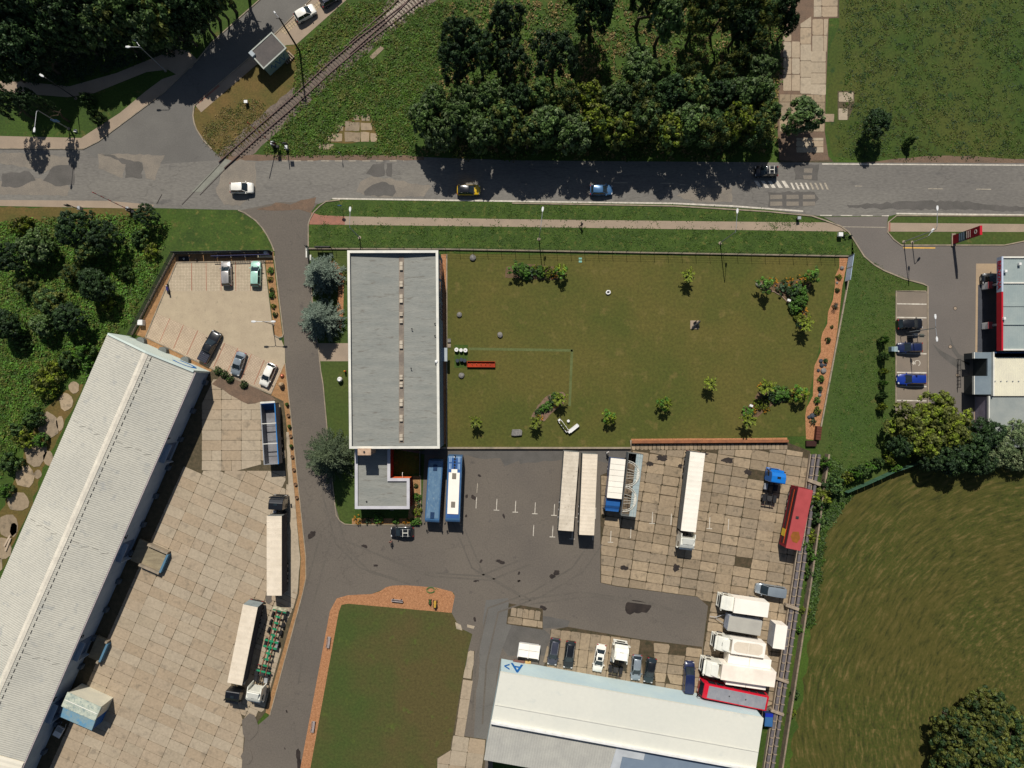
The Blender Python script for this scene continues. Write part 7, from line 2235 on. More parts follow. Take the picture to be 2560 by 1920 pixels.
# ------------------------------------------------------------------ vegetation
def crown_mesh(name, R, Hh, nclump, leaves, ls, seed, mats, zbase=0.0, clump=0.85, rough=0.25, core=0.25, up=0.5):
    """crown of leaf clumps spread over an uneven volume, centred on the origin, bottom at zbase"""
    r = random.Random(seed)
    vs, fs, mi = [], [], []
    lob = [(r.uniform(0, 6.28), r.uniform(0.5, 1.0), r.randint(2, 5)) for _ in range(4)]
    for k in range(nclump):
        a = r.uniform(0, 2 * math.pi)
        # height share, biased to the upper shell
        t = r.random() ** 0.75
        el = math.asin(min(1, max(-0.35, -0.3 + 1.3 * t)))
        rad = 1.0 if r.random() > core else r.uniform(0.4, 0.85)
        lb = 1 + rough * sum(w * math.sin(n * a + p) for p, w, n in lob) / 2.2
        x = R * rad * lb * math.cos(el) * math.cos(a) * 0.86
        y = R * rad * lb * math.cos(el) * math.sin(a) * 0.86
        z = zbase + Hh * (0.35 + 0.62 * math.sin(el) * rad) + r.uniform(-0.3, 0.3)
        cr = clump * r.uniform(0.6, 1.25)
        m = r.randrange(len(mats))
        for q in range(leaves):
            d = Vector((r.gauss(0, 1), r.gauss(0, 1), r.gauss(0, 1) + up))
            if d.length < 1e-3:
                continue
            d.normalize()
            c = Vector((x, y, z)) + Vector((d.x * cr, d.y * cr, d.z * cr * 0.7)) * r.uniform(0.55, 1.0)
            nrm = (d + Vector((r.uniform(-.6, .6), r.uniform(-.6, .6), r.uniform(-.2, .8)))).normalized()
            a1 = nrm.orthogonal().normalized()
            a1 = (a1 + nrm.cross(a1) * r.uniform(-2, 2)).normalized()
            b1 = nrm.cross(a1)
            s = ls * r.uniform(0.6, 1.3)
            b = len(vs)
            vs += [tuple(c - a1 * s), tuple(c + b1 * s * .55), tuple(c + a1 * s), tuple(c - b1 * s * .55)]
            fs.append((b, b + 1, b + 2, b + 3))
            mi.append(m)
    me = bpy.data.meshes.new(name)
    me.from_pydata(vs, [], fs)
    for q in mats:
        me.materials.append(q)
    me.polygons.foreach_set('material_index', mi)
    return me


def trunk_mesh(name, H, r, mat, seed=0, limbs=5, spread=1.2, droop=0.0):
    rr = random.Random(seed)
    mb = MB()
    pts = [Vector((0, 0, 0))]
    for i in range(4):
        pts.append(Vector((rr.uniform(-.12, .12) * i, rr.uniform(-.12, .12) * i, H * (i + 1) / 4)))
    for i in range(4):
        mb.cyl(pts[i], pts[i + 1], r * (1 - i * .2), r * (1 - (i + 1) * .2), 7)
    for i in range(limbs):
        a = 2 * math.pi * i / limbs + rr.uniform(-.4, .4)
        z0 = H * rr.uniform(.4, .8)
        p0 = Vector((0, 0, z0))
        p1 = p0 + Vector((math.cos(a) * spread * .5, math.sin(a) * spread * .5, spread * .45))
        p2 = p1 + Vector((math.cos(a) * spread * .5, math.sin(a) * spread * .5, spread * .25))
        mb.cyl(p0, p1, r * .45, r * .28, 5)
        mb.cyl(p1, p2, r * .28, r * .1, 5)
    me = bpy.data.meshes.new(name)
    me.from_pydata(mb.v, [], mb.f)
    me.materials.append(mat)
    return me


BARK = M('bark', lin((86, 74, 60)), lin((62, 54, 44)), s1=3, fine=.3)
LG = [leafmat('mid_green', lin((82, 104, 52)), lin((56, 78, 36))), leafmat('deep_green', lin((54, 76, 38)), lin((38, 58, 28))),
      leafmat('grey_green', lin((112, 126, 84)), lin((72, 92, 56))), leafmat('yellow_green', lin((122, 134, 38)), lin((90, 108, 30))),
      leafmat('olive', lin((98, 102, 44)), lin((72, 80, 32))), leafmat('willow', lin((128, 138, 98)), lin((92, 106, 68))),
      leafmat('fresh_green', lin((84, 122, 40)), lin((60, 96, 32))), leafmat('dark_foliage', lin((44, 64, 38)), lin((32, 48, 28)))]
PROT = {}


def proto(key, *a, **k):
    if key not in PROT:
        PROT[key] = crown_mesh('crown', *a, **k)
    return PROT[key]


TRK = [trunk_mesh('trunk', 1.0, .03, BARK, i, 5, .16) for i in range(3)]
for i in range(4):
    proto(('maple', i), 4.0, 4.6, 150, 42, .27, 20 + i, [LG[0], LG[2], LG[0]], clump=.72)
    proto(('dark', i), 4.0, 5.0, 150, 42, .25, 40 + i, [LG[1], LG[7], LG[1]], clump=.75)
for i in (4, 5):
    proto(('maple', i), 4.0, 4.6, 110, 44, .34, 130 + i, [LG[0], LG[1], LG[4]], clump=.95, rough=.4)
for i in range(2):
    proto(('soft', i), 4.0, 5.6, 170, 44, .2, 60 + i, [LG[7], LG[1]], clump=.6, rough=.3)
    proto(('mixed', i), 4.0, 4.4, 140, 40, .26, 80 + i, [LG[4], LG[0], LG[3]], clump=.7)
    proto(('fine', i), 4.0, 5.0, 130, 50, .2, 90 + i, [LG[4], LG[1]], clump=.85, rough=.4, core=.4)
proto(('yellow', 0), 4.0, 4.2, 150, 40, .26, 101, [LG[4], LG[3], LG[4]], clump=.7, rough=.35)
proto(('willow', 0), 4.0, 4.0, 170, 44, .18, 102, [LG[5], LG[2]], clump=.7)
proto(('oak', 0), 4.0, 4.0, 190, 44, .24, 103, [LG[4], LG[4], LG[1]], clump=.6)
proto(('bush', 0), 2.0, 1.6, 46, 34, .2, 104, [LG[6], LG[0]], clump=.5)
proto(('bush', 1), 2.0, 1.6, 46, 34, .2, 105, [LG[1], LG[0]], clump=.5)
proto(('bush', 2), 2.0, 1.5, 46, 34, .18, 106, [LG[3], LG[4]], clump=.5)
ORD = ['first', 'second', 'third', 'fourth', 'fifth', 'sixth', 'seventh', 'eighth', 'ninth', 'tenth', 'eleventh', 'twelfth', 'thirteenth', 'fourteenth', 'fifteenth', 'sixteenth', 'seventeenth', 'eighteenth', 'nineteenth', 'twentieth', 'twenty-first', 'twenty-second', 'twenty-third', 'twenty-fourth', 'twenty-fifth']


def tree(pd, rd, kind, var, H, label, group=None, name='tree', cat='tree', zs=1.0, base=None):
    """pd centre of the crown in display pixels, rd its radius there, H the height of the top"""
    hm = H * 0.62
    p = P(D(*pd), hm)
    R = rd * 1.15732 * GS * (HC - hm) / HC
    t = empty(name, (p.x, p.y, 0), rnd.uniform(0, 6.28))
    tag(t, label, cat, group)
    me = PROT[(kind, var)]
    base_R = 2.0 if kind == 'bush' else 4.0
    Hc = {'bush': 1.6}.get(kind, 4.9)
    o = bpy.data.objects.new('crown', me); COL.objects.link(o); o.parent = t
    s = R / base_R
    ch = min(H * .88, max(H * .62, R * 1.6)) if kind != 'bush' else H
    o.scale = (s, s, ch / Hc * zs)
    o.location = (0, 0, H - ch)
    if kind != 'bush' or H > 2.5:
        k = bpy.data.objects.new('trunk', TRK[var % 3]); COL.objects.link(k); k.parent = t
        zt = H * .8
        k.scale = (zt, zt, zt)
    return t


def row(items, kind, label, group, **kw):
    for i, it in enumerate(items):
        x, y, r, H = it[:4]
        kk = it[4] if len(it) > 4 else kind
        nv = len([1 for q in PROT if q[0] == kk])
        tree((x, y), r, kk, i % nv, H, label % ORD[i], group, **kw)


row([(915, 255, 34, 9), (952, 292, 36, 9.5), (985, 262, 40, 10), (1040, 285, 42, 10), (1092, 262, 42, 10.5), (1140, 292, 40, 10), (1186, 268, 42, 10.5), (1238, 290, 42, 10), (1290, 262, 40, 10, 'mixed'),
     (1338, 285, 42, 10, 'mixed'), (1392, 262, 42, 10.5), (1440, 288, 42, 10, 'mixed'), (1490, 262, 42, 10), (1540, 285, 42, 10, 'fine'), (1590, 262, 40, 10, 'mixed'), (1632, 280, 36, 9, 'fine'), (1655, 248, 30, 8)],
    'maple', 'broad crowned tree, %s from the left in the front row along the road', 'roadside tree belt front row')
row([(940, 222, 34, 9.5), (1008, 218, 34, 9.5), (1062, 212, 38, 10), (1118, 222, 36, 10, 'dark'), (1168, 214, 36, 10), (1226, 224, 36, 10, 'fine'), (1275, 212, 34, 9.5, 'mixed'), (1330, 218, 38, 10), (1380, 212, 36, 9.5, 'fine'), (1445, 208, 40, 10, 'dark'),
     (1500, 206, 38, 10), (1552, 212, 36, 9.5, 'dark'), (1602, 205, 38, 10), (1640, 200, 30, 9), (1384, 152, 44, 9), (1640, 150, 34, 8), (1560, 165, 26, 7, 'fine'), (1490, 160, 26, 7, 'fine')],
    'maple', 'tree, %s from the left behind the roadside front row', 'roadside tree belt back row')
row([(992, 90, 42, 12), (985, 140, 40, 11), (1038, 118, 46, 11), (1092, 62, 42, 12), (1102, 135, 44, 11), (1198, 125, 50, 12)],
    'soft', 'dark feathery tree, %s in the clump left of the shaded clearing', 'dark feathery trees')
row([(1285, 22, 46, 15, 'dark'), (1270, -20, 44, 15, 'dark'), (1395, -5, 34, 15, 'dark'), (1436, 45, 40, 14, 'maple'), (1510, 10, 36, 11, 'fine'), (1500, 60, 28, 10, 'fine'), (1560, 30, 40, 12, 'fine'), (1600, 60, 34, 11, 'dark'), (1610, 10, 36, 12, 'fine'), (1650, 40, 34, 10, 'fine'), (1630, 95, 30, 9, 'fine'), (1690, 20, 30, 10, 'dark'), (1702, 55, 20, 8, 'dark'), (1596, 130, 26, 8, 'fine')],
    'dark', 'tree, %s from the left in the upper wood beside the panel path', 'upper wood trees')
row([(1735, 250, 41, 7.5)], 'maple', 'round tree overhanging the concrete panel path, %s above the road', None)
tree((1893, 268, ), 30, 'dark', 0, 6.0, 'lone leaning tree in the meadow right of the panel path')
tree((1966, 305), 9, 'bush', 1, 2.5, 'small sapling in the meadow near the road edge', name='sapling')
# wood in the north west
_nw = []
_rr = random.Random(5)
for (x, y, r, H) in ((10, -20, 50, 14), (5, 60, 52, 12), (20, 105, 46, 11), (62, 95, 46, 12), (80, 125, 34, 10), (55, 20, 50, 14), (100, -20, 48, 14), (105, 30, 44, 13), (130, 70, 36, 11), (150, -15, 48, 14), (160, 35, 46, 13), (205, 10, 48, 13), (212, 60, 38, 11), (250, -15, 46, 14),
        (258, 40, 44, 12), (300, 15, 46, 13), (310, 62, 38, 11), (345, -15, 46, 14), (352, 40, 46, 12), (395, 15, 44, 13), (390, 60, 32, 10), (432, -10, 42, 13), (428, 35, 32, 11), (470, -30, 42, 13), (500, -60, 44, 13), (465, 5, 26, 9), (170, 85, 30, 9), (265, 85, 26, 8), (345, 85, 26, 8), (10, 150, 28, 8)):
    _nw.append((x, y, r, H) if _rr.random() < .6 else (x, y, r, H, 'dark'))
_nw.sort(key=lambda q: q[0])
ORD += ['twenty-sixth', 'twenty-seventh', 'twenty-eighth', 'twenty-ninth', 'thirtieth', 'thirty-first']
row(_nw, 'maple', 'tall tree, %s counted from the left in the dark north west wood', 'north west wood')
tree((60, 218), 26, 'soft', 0, 5, 'dark shrubby tree between the two pavements on the left')
tree((20, 225), 28, 'soft', 1, 10, 'tall conifer-like tree at the left edge above the pavement')
tree((105, 235), 14, 'soft', 1, 9, 'narrow conifer-like tree throwing a spiky shadow over the left pavement')
tree((187, 213), 15, 'bush', 1, 2.2, 'clipped round shrub on the lawn between the two pavements', name='shrub', cat='shrub')
tree((207, 250), 13, 'bush', 1, 3.4, 'dark upright shrub below the clipped round one', name='shrub', cat='shrub')
# scrub on the left
row([(28, 556, 34, 5.5, 'soft'), (75, 530, 38, 5.5, 'maple'), (45, 492, 22, 3, 'bush'), (165, 494, 40, 6.5, 'soft'), (228, 512, 34, 6, 'soft'), (190, 542, 28, 5, 'maple'), (318, 465, 24, 4.5, 'soft'), (300, 515, 20, 2, 'bush'), (325, 545, 18, 1.8, 'bush'),
     (205, 615, 36, 6), (105, 650, 34, 5, 'maple'), (150, 688, 34, 6), (92, 700, 28, 4.5, 'maple'), (270, 590, 16, 2, 'bush'), (10, 700, 32, 5.5), (55, 620, 22, 3, 'fine'), (45, 740, 18, 2.2, 'bush'), (232, 655, 16, 1.8, 'bush'), (150, 590, 20, 3, 'fine')],
    'dark', 'bushy tree, %s in the scrub west of the car park', 'scrub west of the car park')
row([(178, 760, 22, 2.6), (145, 780, 22, 2.6), (95, 830, 30, 3), (190, 790, 14, 1.8), (72, 905, 20, 2.4), (55, 950, 22, 2.4), (85, 950, 16, 1.8), (20, 1000, 22, 2.6), (90, 1085, 14, 1.6), (10, 1060, 16, 2.0), (40, 930, 20, 2), (120, 800, 20, 2.2)],
    'bush', 'low leafy bush, %s along the broken slab path behind the left warehouse', 'bushes behind the left warehouse', name='bush', cat='bush')
# hedge line and trees by the petrol station
row([(1975, 915, 46, 6.5), (2030, 890, 44, 7), (2000, 950, 44, 6.5), (2060, 930, 46, 7), (1950, 960, 28, 4.5, 'dark'), (2100, 960, 40, 6, 'dark'), (2060, 985, 40, 6, 'dark'), (2010, 995, 26, 5, 'dark'), (2130, 935, 36, 6, 'dark'), (2160, 970, 40, 5.5, 'willow'), (2190, 935, 36, 5.5, 'willow'), (2215, 980, 40, 5, 'willow'), (2120, 1000, 30, 5, 'dark')],
    'yellow', 'spreading tree, %s in the grove south of the petrol station', 'grove south of the petrol station')
row([(1785, 1000, 12, 2.2), (1800, 1050, 24, 2.6), (1775, 1075, 22, 2.2), (1850, 1025, 14, 2.4), (1865, 1018, 14, 2.4), (1830, 1035, 14, 2.0), (1880, 1010, 12, 2.0), (1900, 1000, 12, 1.8), (1925, 990, 14, 2.2), (1935, 1010, 12, 1.8), (1770, 1120, 18, 1.8), (1758, 1160, 14, 1.6), (1755, 1200, 14, 1.6), (1752, 1240, 12, 1.4), (1740, 1320, 10, 1.2), (1732, 1360, 10, 1.2), (1718, 1500, 10, 1.2), (1712, 1540, 9, 1.2), (1745, 1180, 12, 1.4), (1765, 1090, 18, 2)],
    'bush', 'bush, %s in the overgrown hedge line below the sloping lawn', 'bushes of the east hedge line', name='bush', cat='bush')
row([(2080, 1570, 50, 9), (2140, 1545, 52, 9), (2190, 1580, 52, 9), (2060, 1625, 44, 8), (2120, 1620, 54, 9.5), (2180, 1650, 54, 9), (2230, 1620, 50, 9), (2070, 1680, 50, 8), (2130, 1700, 54, 9)],
    'oak', 'round olive crowned tree, %s in the group at the lower right corner', 'lower right olive trees')
row([(1911, 735, 9, 2.4), (1911, 770, 9, 2.4), (1911, 802, 7, 2.0), (1910, 828, 7, 2.0), (1908, 855, 9, 2.2), (1908, 878, 9, 2.2)],
    'bush', 'small round sapling, %s from the top in the row left of the petrol station bays', 'saplings left of the petrol station bays', name='sapling', cat='sapling')

# spruces -----------------------------------------------------------
SPR = leafmat('blue_spruce', lin((112, 124, 108)), lin((78, 92, 80)), .35)
SPR2 = leafmat('green_spruce', lin((98, 110, 78)), lin((66, 80, 58)), .35)


def spruce_mesh(H, R, seed, mat, levels=15, nb=11):
    r = random.Random(seed)
    vs, fs = [], []
    for lv in range(levels):
        t = lv / (levels - 1)
        z0 = H * (.1 + .88 * t)
        rl = R * (1 - t) ** .8 + .12
        for k in range(max(4, int(nb * (1 - t * .5)))):
            a = 2 * math.pi * (k + r.uniform(-.3, .3)) / max(4, int(nb * (1 - t * .5))) + lv * .7
            L = rl * r.uniform(.78, 1.12)
            m = max(2, int(L / .3))
            for j in range(m):
                q = (j + .7) / m
                c = Vector((math.cos(a) * L * q, math.sin(a) * L * q, z0 - L * .22 * q + L * .1 * q * q))
                wid = .42 * (1 - q * .45) + .08
                for w in range(9):
                    off = Vector((r.uniform(-1, 1), r.uniform(-1, 1), r.uniform(-.4, .7))) * wid
                    d = (Vector((math.cos(a), math.sin(a), r.uniform(-.1, .4))) + Vector((r.uniform(-1, 1), r.uniform(-1, 1), r.uniform(-.3, .5))) * .7).normalized()
                    sd = d.cross(Vector((r.uniform(-.3, .3), r.uniform(-.3, .3), 1))).normalized()
                    s = r.uniform(.14, .24)
                    p = c + off
                    b = len(vs)
                    vs += [tuple(p - d * s), tuple(p + sd * s * .3), tuple(p + d * s), tuple(p - sd * s * .3)]
                    fs.append((b, b + 1, b + 2, b + 3))
    me = bpy.data.meshes.new('crown')
    me.from_pydata(vs, [], fs)
    me.materials.append(mat)
    return me


for pd, rd, H, mt, lab in (((692, 590), 40, 8.0, SPR, 'upper blue spruce between the driveway and the office building'), ((688, 688), 42, 8.0, SPR, 'lower of the two blue spruces beside the office building'), ((706, 986), 52, 11.0, SPR2, 'large spruce left of the low annex leaning over the driveway')):
    hm = H * .45
    p = P(D(*pd), hm)
    R = rd * 1.15732 * GS * (HC - hm) / HC * 1.12
    t = empty('spruce_tree', (p.x, p.y, 0)); tag(t, lab, 'spruce')
    o = bpy.data.objects.new('crown', spruce_mesh(H, R, int(pd[0] + pd[1]), mt, 16, 14)); COL.objects.link(o); o.parent = t
    mb = MB(); mb.cyl((0, 0, 0), (0, 0, H * .92), .2, .05, 8); mb.build('trunk', BARK, t)

# young garden trees -------------------------------------------------
def young_mesh(seed, mats, R=1.15, H=2.6, n=17):
    r = random.Random(seed)
    vs, fs, mi = [], [], []
    for k in range(n):
        a = 2 * math.pi * k / n * 2.4 + r.uniform(-.3, .3)
        e = r.uniform(.15, 1.1)
        L = R * r.uniform(.75, 1.15)
        z0 = H * r.uniform(.55, .8)
        for j in range(7):
            q = (j + 1) / 7
            c = Vector((math.cos(a) * L * q * math.cos(e), math.sin(a) * L * q * math.cos(e), z0 + L * q * math.sin(e) * .8))
            for w in range(4):
                d = (Vector((math.cos(a), math.sin(a), .3)) + Vector((r.uniform(-1, 1), r.uniform(-1, 1), r.uniform(-.5, .5)))).normalized()
                sd = d.cross(Vector((0, 0, 1))).normalized()
                s = r.uniform(.16, .27) * (1.15 - q * .5)
                p = c + Vector((r.uniform(-.1, .1), r.uniform(-.1, .1), r.uniform(-.1, .1)))
                b = len(vs)
                vs += [tuple(p - d * s), tuple(p + sd * s * .42), tuple(p + d * s), tuple(p - sd * s * .42)]
                fs.append((b, b + 1, b + 2, b + 3)); mi.append(r.randrange(len(mats)))
    me = bpy.data.meshes.new('crown')
    me.from_pydata(vs, [], fs)
    for m in mats:
        me.materials.append(m)
    me.polygons.foreach_set('material_index', mi)
    return me


YG = [young_mesh(1, [LG[3], LG[6]], n=24), crown_mesh('crown', 1.15, 1.9, 34, 20, .17, 7, [LG[6], LG[3]], zbase=.9, clump=.3, rough=.4), young_mesh(3, [LG[3], LG[3], LG[4]], n=26), crown_mesh('crown', 1.1, 2.0, 34, 20, .16, 8, [LG[0], LG[6]], zbase=.9, clump=.3, rough=.4)]
YT = trunk_mesh('trunk', 2.4, .05, BARK, 3, 4, .5)
for (x, y), v, s, lab in (((1112, 578), 3, 1.0, 'dark leaved young tree at the left end of the north shrub bed'), ((1213, 583), 1, 1.05, 'young tree at the right end of the north shrub bed'),
        ((1491, 592), 2, 1.15, 'single young tree on the lawn close to the north fence'), ((1660, 611), 3, 1.25, 'dark green young tree at the west tip of the north east bed'),
        ((1761, 590), 3, 1.1, 'young tree above the north east bed near the fence'), ((1748, 697), 2, 1.3, 'yellow green young tree at the south tip of the north east bed'),
        ((1538, 829), 2, 1.15, 'young tree standing in the open lawn right of centre'), ((1438, 873), 1, 1.1, 'young tree on the lawn, middle of the lower three'),
        ((1317, 901), 1, 1.05, 'young tree on the lawn just right of the white planters'), ((1027, 911), 2, 1.05, 'young tree nearest the office in the lower lawn'),
        ((1158, 912), 2, 1.1, 'yellow young tree at the foot of the heather bed'), ((1211, 862), 2, 1.15, 'young tree at the top end of the heather bed'),
        ((1662, 836), 2, 1.35, 'young tree at the top of the south east bed'), ((1735, 850), 1, 1.25, 'young tree at the right end of the south east bed'),
        ((1621, 908), 2, 1.25, 'bright yellow young tree at the lower tip of the south east bed')):
    H = 2.9 * s
    p = P(D(x, y), H)
    t = empty('young_tree', (p.x, p.y, 0), rnd.uniform(0, 6)); tag(t, lab, 'young tree', 'young trees in the garden')
    o = bpy.data.objects.new('crown', YG[v]); COL.objects.link(o); o.parent = t; o.scale = (s, s, s)
    o = bpy.data.objects.new('trunk', YT); COL.objects.link(o); o.parent = t
    for k in range(2):
        a = k * 3.14
        mb = MB(); mb.cyl((math.cos(a) * .35, math.sin(a) * .35, 0), (math.cos(a) * .3, math.sin(a) * .3, 1.5), .035, n=5); mb.build('stake', M('stake_wood', lin((150, 120, 84)), s1=2), t)

# garden beds and their plants ----------------------------------------
BEDM = M('bed_soil', lin((112, 88, 66)), lin((88, 74, 52)), lin((134, 110, 90)), s1=1.2, s2=6, fine=.35, bump=.5, t3=.6)
HEATH = M('heather_soil', lin((132, 104, 90)), lin((104, 88, 66)), lin((92, 84, 50)), s1=1.6, s2=7, fine=.4, bump=.5)
for pts, mt in (([T(2, 1, -50, 650), T(2, 1, 40, 620), T(2, 1, 200, 625), T(2, 1, 380, 650), T(2, 1, 470, 700), T(2, 1, 440, 750), T(2, 1, 280, 760), T(2, 1, 100, 745), T(2, 1, -60, 740)], BEDM),
        ([(1891, 707), (1900, 702), (1930, 706), (1960, 704), (1990, 700), (2018, 684), (2030, 690), (2028, 710), (2015, 740), (2013, 765), (2016, 790), (2022, 810), (2016, 825), (2000, 822), (1994, 800), (1985, 778), (1972, 758), (1955, 740), (1935, 728), (1905, 722), (1893, 716)], BEDM),
        ([(1326, 1046), (1332, 1034), (1345, 1012), (1365, 992), (1388, 980), (1408, 980), (1416, 990), (1410, 1008), (1396, 1020), (1376, 1036), (1362, 1052), (1345, 1060), (1330, 1058)], HEATH),
        ([(1852, 1040), (1862, 1022), (1880, 1008), (1892, 985), (1905, 965), (1930, 972), (1962, 976), (1990, 970), (2012, 972), (2014, 984), (1990, 998), (1960, 1005), (1935, 1010), (1910, 1028), (1890, 1046), (1868, 1052), (1855, 1052)], BEDM)):
    S_('planting_bed', pts, 0.03, mt, rough=.1, step=.6)
kerb_stone = M('pale_edging_stone', lin((150, 128, 110)), s1=2)
structure(kerb('bed_edging', [(1893, 716), (1905, 723), (1935, 729), (1955, 741), (1972, 759), (1985, 779), (1994, 801), (2000, 822)], .15, .12, kerb_stone))
PL = [M('flower_orange', lin((190, 134, 40)), s1=2), leafmat('sage', lin((84, 104, 76)), lin((64, 84, 60)))]
proto(('orange', 0), 2.0, 1.2, 26, 26, .16, 120, [PL[0], LG[4]], clump=.4)
proto(('sage', 0), 2.0, 1.5, 40, 30, .16, 121, [PL[1], LG[1]], clump=.45)
def plant(c, r, kind, var, H, label, group=None, name='shrub', cat='shrub'):
    """c in photo pixels, r in metres"""
    p = P(c, H * .6)
    o = bpy.data.objects.new(name, PROT[(kind, var)]); COL.objects.link(o)
    o.location = (p.x, p.y, 0.02); o.rotation_euler = (0, 0, rnd.uniform(0, 6.28)); o.scale = (r / 2, r / 2, H / 1.6)
    tag(o, label, cat, group)
    return o
for i, (x, y, r, k, v, H) in enumerate(((75, 670, 1.2, 'bush', 0, 1.2), (130, 690, 1.3, 'bush', 0, 1.2), (185, 700, 1.1, 'sage', 0, 1.0), (240, 690, 1.1, 'bush', 0, 1.1), (300, 690, 1.2, 'bush', 2, 1.2), (360, 710, .9, 'orange', 0, .8), (210, 660, .8, 'bush', 2, .8))):
    plant(T(2, 1, x, y), r, k, v, H, 'garden shrub, %s from the left in the bed below the north fence' % ORD[i], 'shrubs in the north bed')
for i, (x, y, r, k, v, H) in enumerate(((1935, 705, .9, 'orange', 0, .7), (1972, 706, 1.0, 'orange', 0, .8), (2005, 700, 1.1, 'orange', 0, .8), (2022, 696, .9, 'bush', 2, .8), (1962, 722, 1.3, 'sage', 0, 1.1), (1982, 726, 1.5, 'sage', 0, 1.4), (2000, 724, 1.5, 'bush', 0, 1.4), (2006, 742, 1.2, 'bush', 0, 1.2), (1995, 757, 1.5, 'bush', 0, 1.6), (1990, 768, 1.2, 'bush', 0, 1.2), (2008, 775, 1.0, 'orange', 0, .8), (2002, 796, 1.0, 'bush', 2, .9), (2005, 808, .9, 'sage', 0, .8), (1916, 712, .8, 'bush', 1, .7))):
    plant((x, y), r, k, v, H, 'garden shrub, %s going down the north east bed' % ORD[i], 'shrubs in the north east bed')
for i, (x, y, r, k, v, H) in enumerate(((1345, 1030, .6, 'bush', 1, .5), (1358, 1022, .8, 'bush', 0, .7), (1370, 1016, .9, 'bush', 0, .8), (1382, 1000, 1.0, 'sage', 0, .9), (1392, 994, 1.0, 'bush', 0, 1.0), (1350, 1046, .7, 'orange', 0, .5), (1390, 1012, .7, 'orange', 0, .6))):
    plant((x, y), r, k, v, H, 'low plant, %s in the heather bed by the white planters' % ORD[i], 'plants in the heather bed')
for i, (x, y, r, k, v, H) in enumerate(((1870, 1030, 1.1, 'bush', 0, 1.0), (1885, 1022, .8, 'orange', 0, .7), (1895, 1010, .9, 'bush', 2, .8), (1912, 1008, 1.0, 'bush', 2, .8), (1928, 992, 1.2, 'sage', 0, 1.0), (1945, 985, 1.5, 'bush', 0, 1.3), (1960, 984, 1.3, 'bush', 0, 1.1), (1978, 990, 1.0, 'bush', 2, .8), (1985, 984, .9, 'orange', 0, .7), (1905, 965, .8, 'orange', 0, .7), (1915, 1020, .8, 'orange', 0, .6))):
    plant((x, y), r, k, v, H, 'garden shrub, %s along the south east bed' % ORD[i], 'shrubs in the south east bed')
for i, (x, y, r, k, v) in enumerate((((640, 0)[0] * 0 + 2099, 692, .5, 'bush', 2), (2094, 725, .4, 'bush', 1), (2088, 765, .5, 'sage', 0), (2080, 817, .3, 'bush', 1), (2071, 850, .5, 'bush', 1), (2065, 902, .4, 'bush', 1), (2053, 947, .6, 'bush', 0), (2051, 972, .45, 'bush', 1), (2044, 1001, .6, 'bush', 0), (2044, 1028, .7, 'bush', 2), (2034, 1055, .6, 'sage', 0))):
    plant((x, y), r, k, v, r * 1.2, 'small mulch border plant, %s from the fence along the east border' % ORD[i], 'plants in the east mulch border', 'border_plant', 'plant')
for i, (x, y) in enumerate(((675.5, 676), (676, 697), (679, 725), (680, 738), (682, 765), (687, 786))):
    plant((x, y), .45 if i % 3 else .6, 'bush', (0, 2, 1)[i % 3], .6, 'small plant, %s from the gate in the car park mulch strip' % ORD[i], 'plants in the car park strip', 'border_plant', 'plant')
for i, (x, y, r, k, v) in enumerate(((893, 1298, .9, 'orange', 0), (944, 1297, .9, 'bush', 0), (952, 1305, .5, 'orange', 0), (920, 1303, .6, 'sage', 0), (990, 1303, .6, 'bush', 0), (1015, 1303, .7, 'orange', 0), (1033, 1304, .7, 'bush', 0), (1045, 1305, .7, 'bush', 0), (1042, 1243, .7, 'bush', 0), (1044, 1262, .6, 'sage', 0), (1042, 1280, .8, 'bush', 2), (1040, 1215, .4, 'bush', 1))):
    plant((x, y), r, k, v, r * 1.1, 'small plant, %s in the bed around the low annex' % ORD[i], 'plants around the annex', 'border_plant', 'plant')

# weeds and undergrowth too many to count -------------------------------
def undergrowth(label, poly, n, hmax, ls, mats, seed, clumps=None, avoid=()):
    r = random.Random(seed)
    w = [P(p) for p in poly]
    av = [[P(p) for p in a] for a in avoid]
    x0, x1 = min(p.x for p in w), max(p.x for p in w)
    y0, y1 = min(p.y for p in w), max(p.y for p in w)
    cs = []
    while len(cs) < (clumps or n // 14):
        c = (r.uniform(x0, x1), r.uniform(y0, y1))
        if inpoly(c, w) and not any(inpoly(c, a) for a in av):
            cs.append((c[0], c[1], r.uniform(.3, 1.0), r.uniform(.2, 1), r.randrange(len(mats))))
    vs, fs, mi = [], [], []
    for k in range(n):
        cx, cy, cr, chh, m = cs[k % len(cs)]
        q = cr * math.sqrt(r.random()); a = r.uniform(0, 6.283)
        c = Vector((cx + q * math.cos(a), cy + q * math.sin(a), 0.03 + hmax * chh * r.uniform(.3, 1) * (1 - .5 * q / cr)))
        nrm = Vector((r.gauss(0, .5), r.gauss(0, .5), 1)).normalized()
        a1 = nrm.orthogonal().normalized()
        a1 = (a1 + nrm.cross(a1) * r.uniform(-2, 2)).normalized()
        b1 = nrm.cross(a1)
        s = ls * r.uniform(.6, 1.4)
        b = len(vs)
        vs += [tuple(c - a1 * s), tuple(c + b1 * s * .5), tuple(c + a1 * s), tuple(c - b1 * s * .5)]
        fs.append((b, b + 1, b + 2, b + 3)); mi.append(m)
    me = bpy.data.meshes.new('undergrowth')
    me.from_pydata(vs, [], fs)
    for m in mats:
        me.materials.append(m)
    me.polygons.foreach_set('material_index', mi)
    o = bpy.data.objects.new('undergrowth', me); COL.objects.link(o)
    stuff(o); tag(o, label, 'undergrowth')


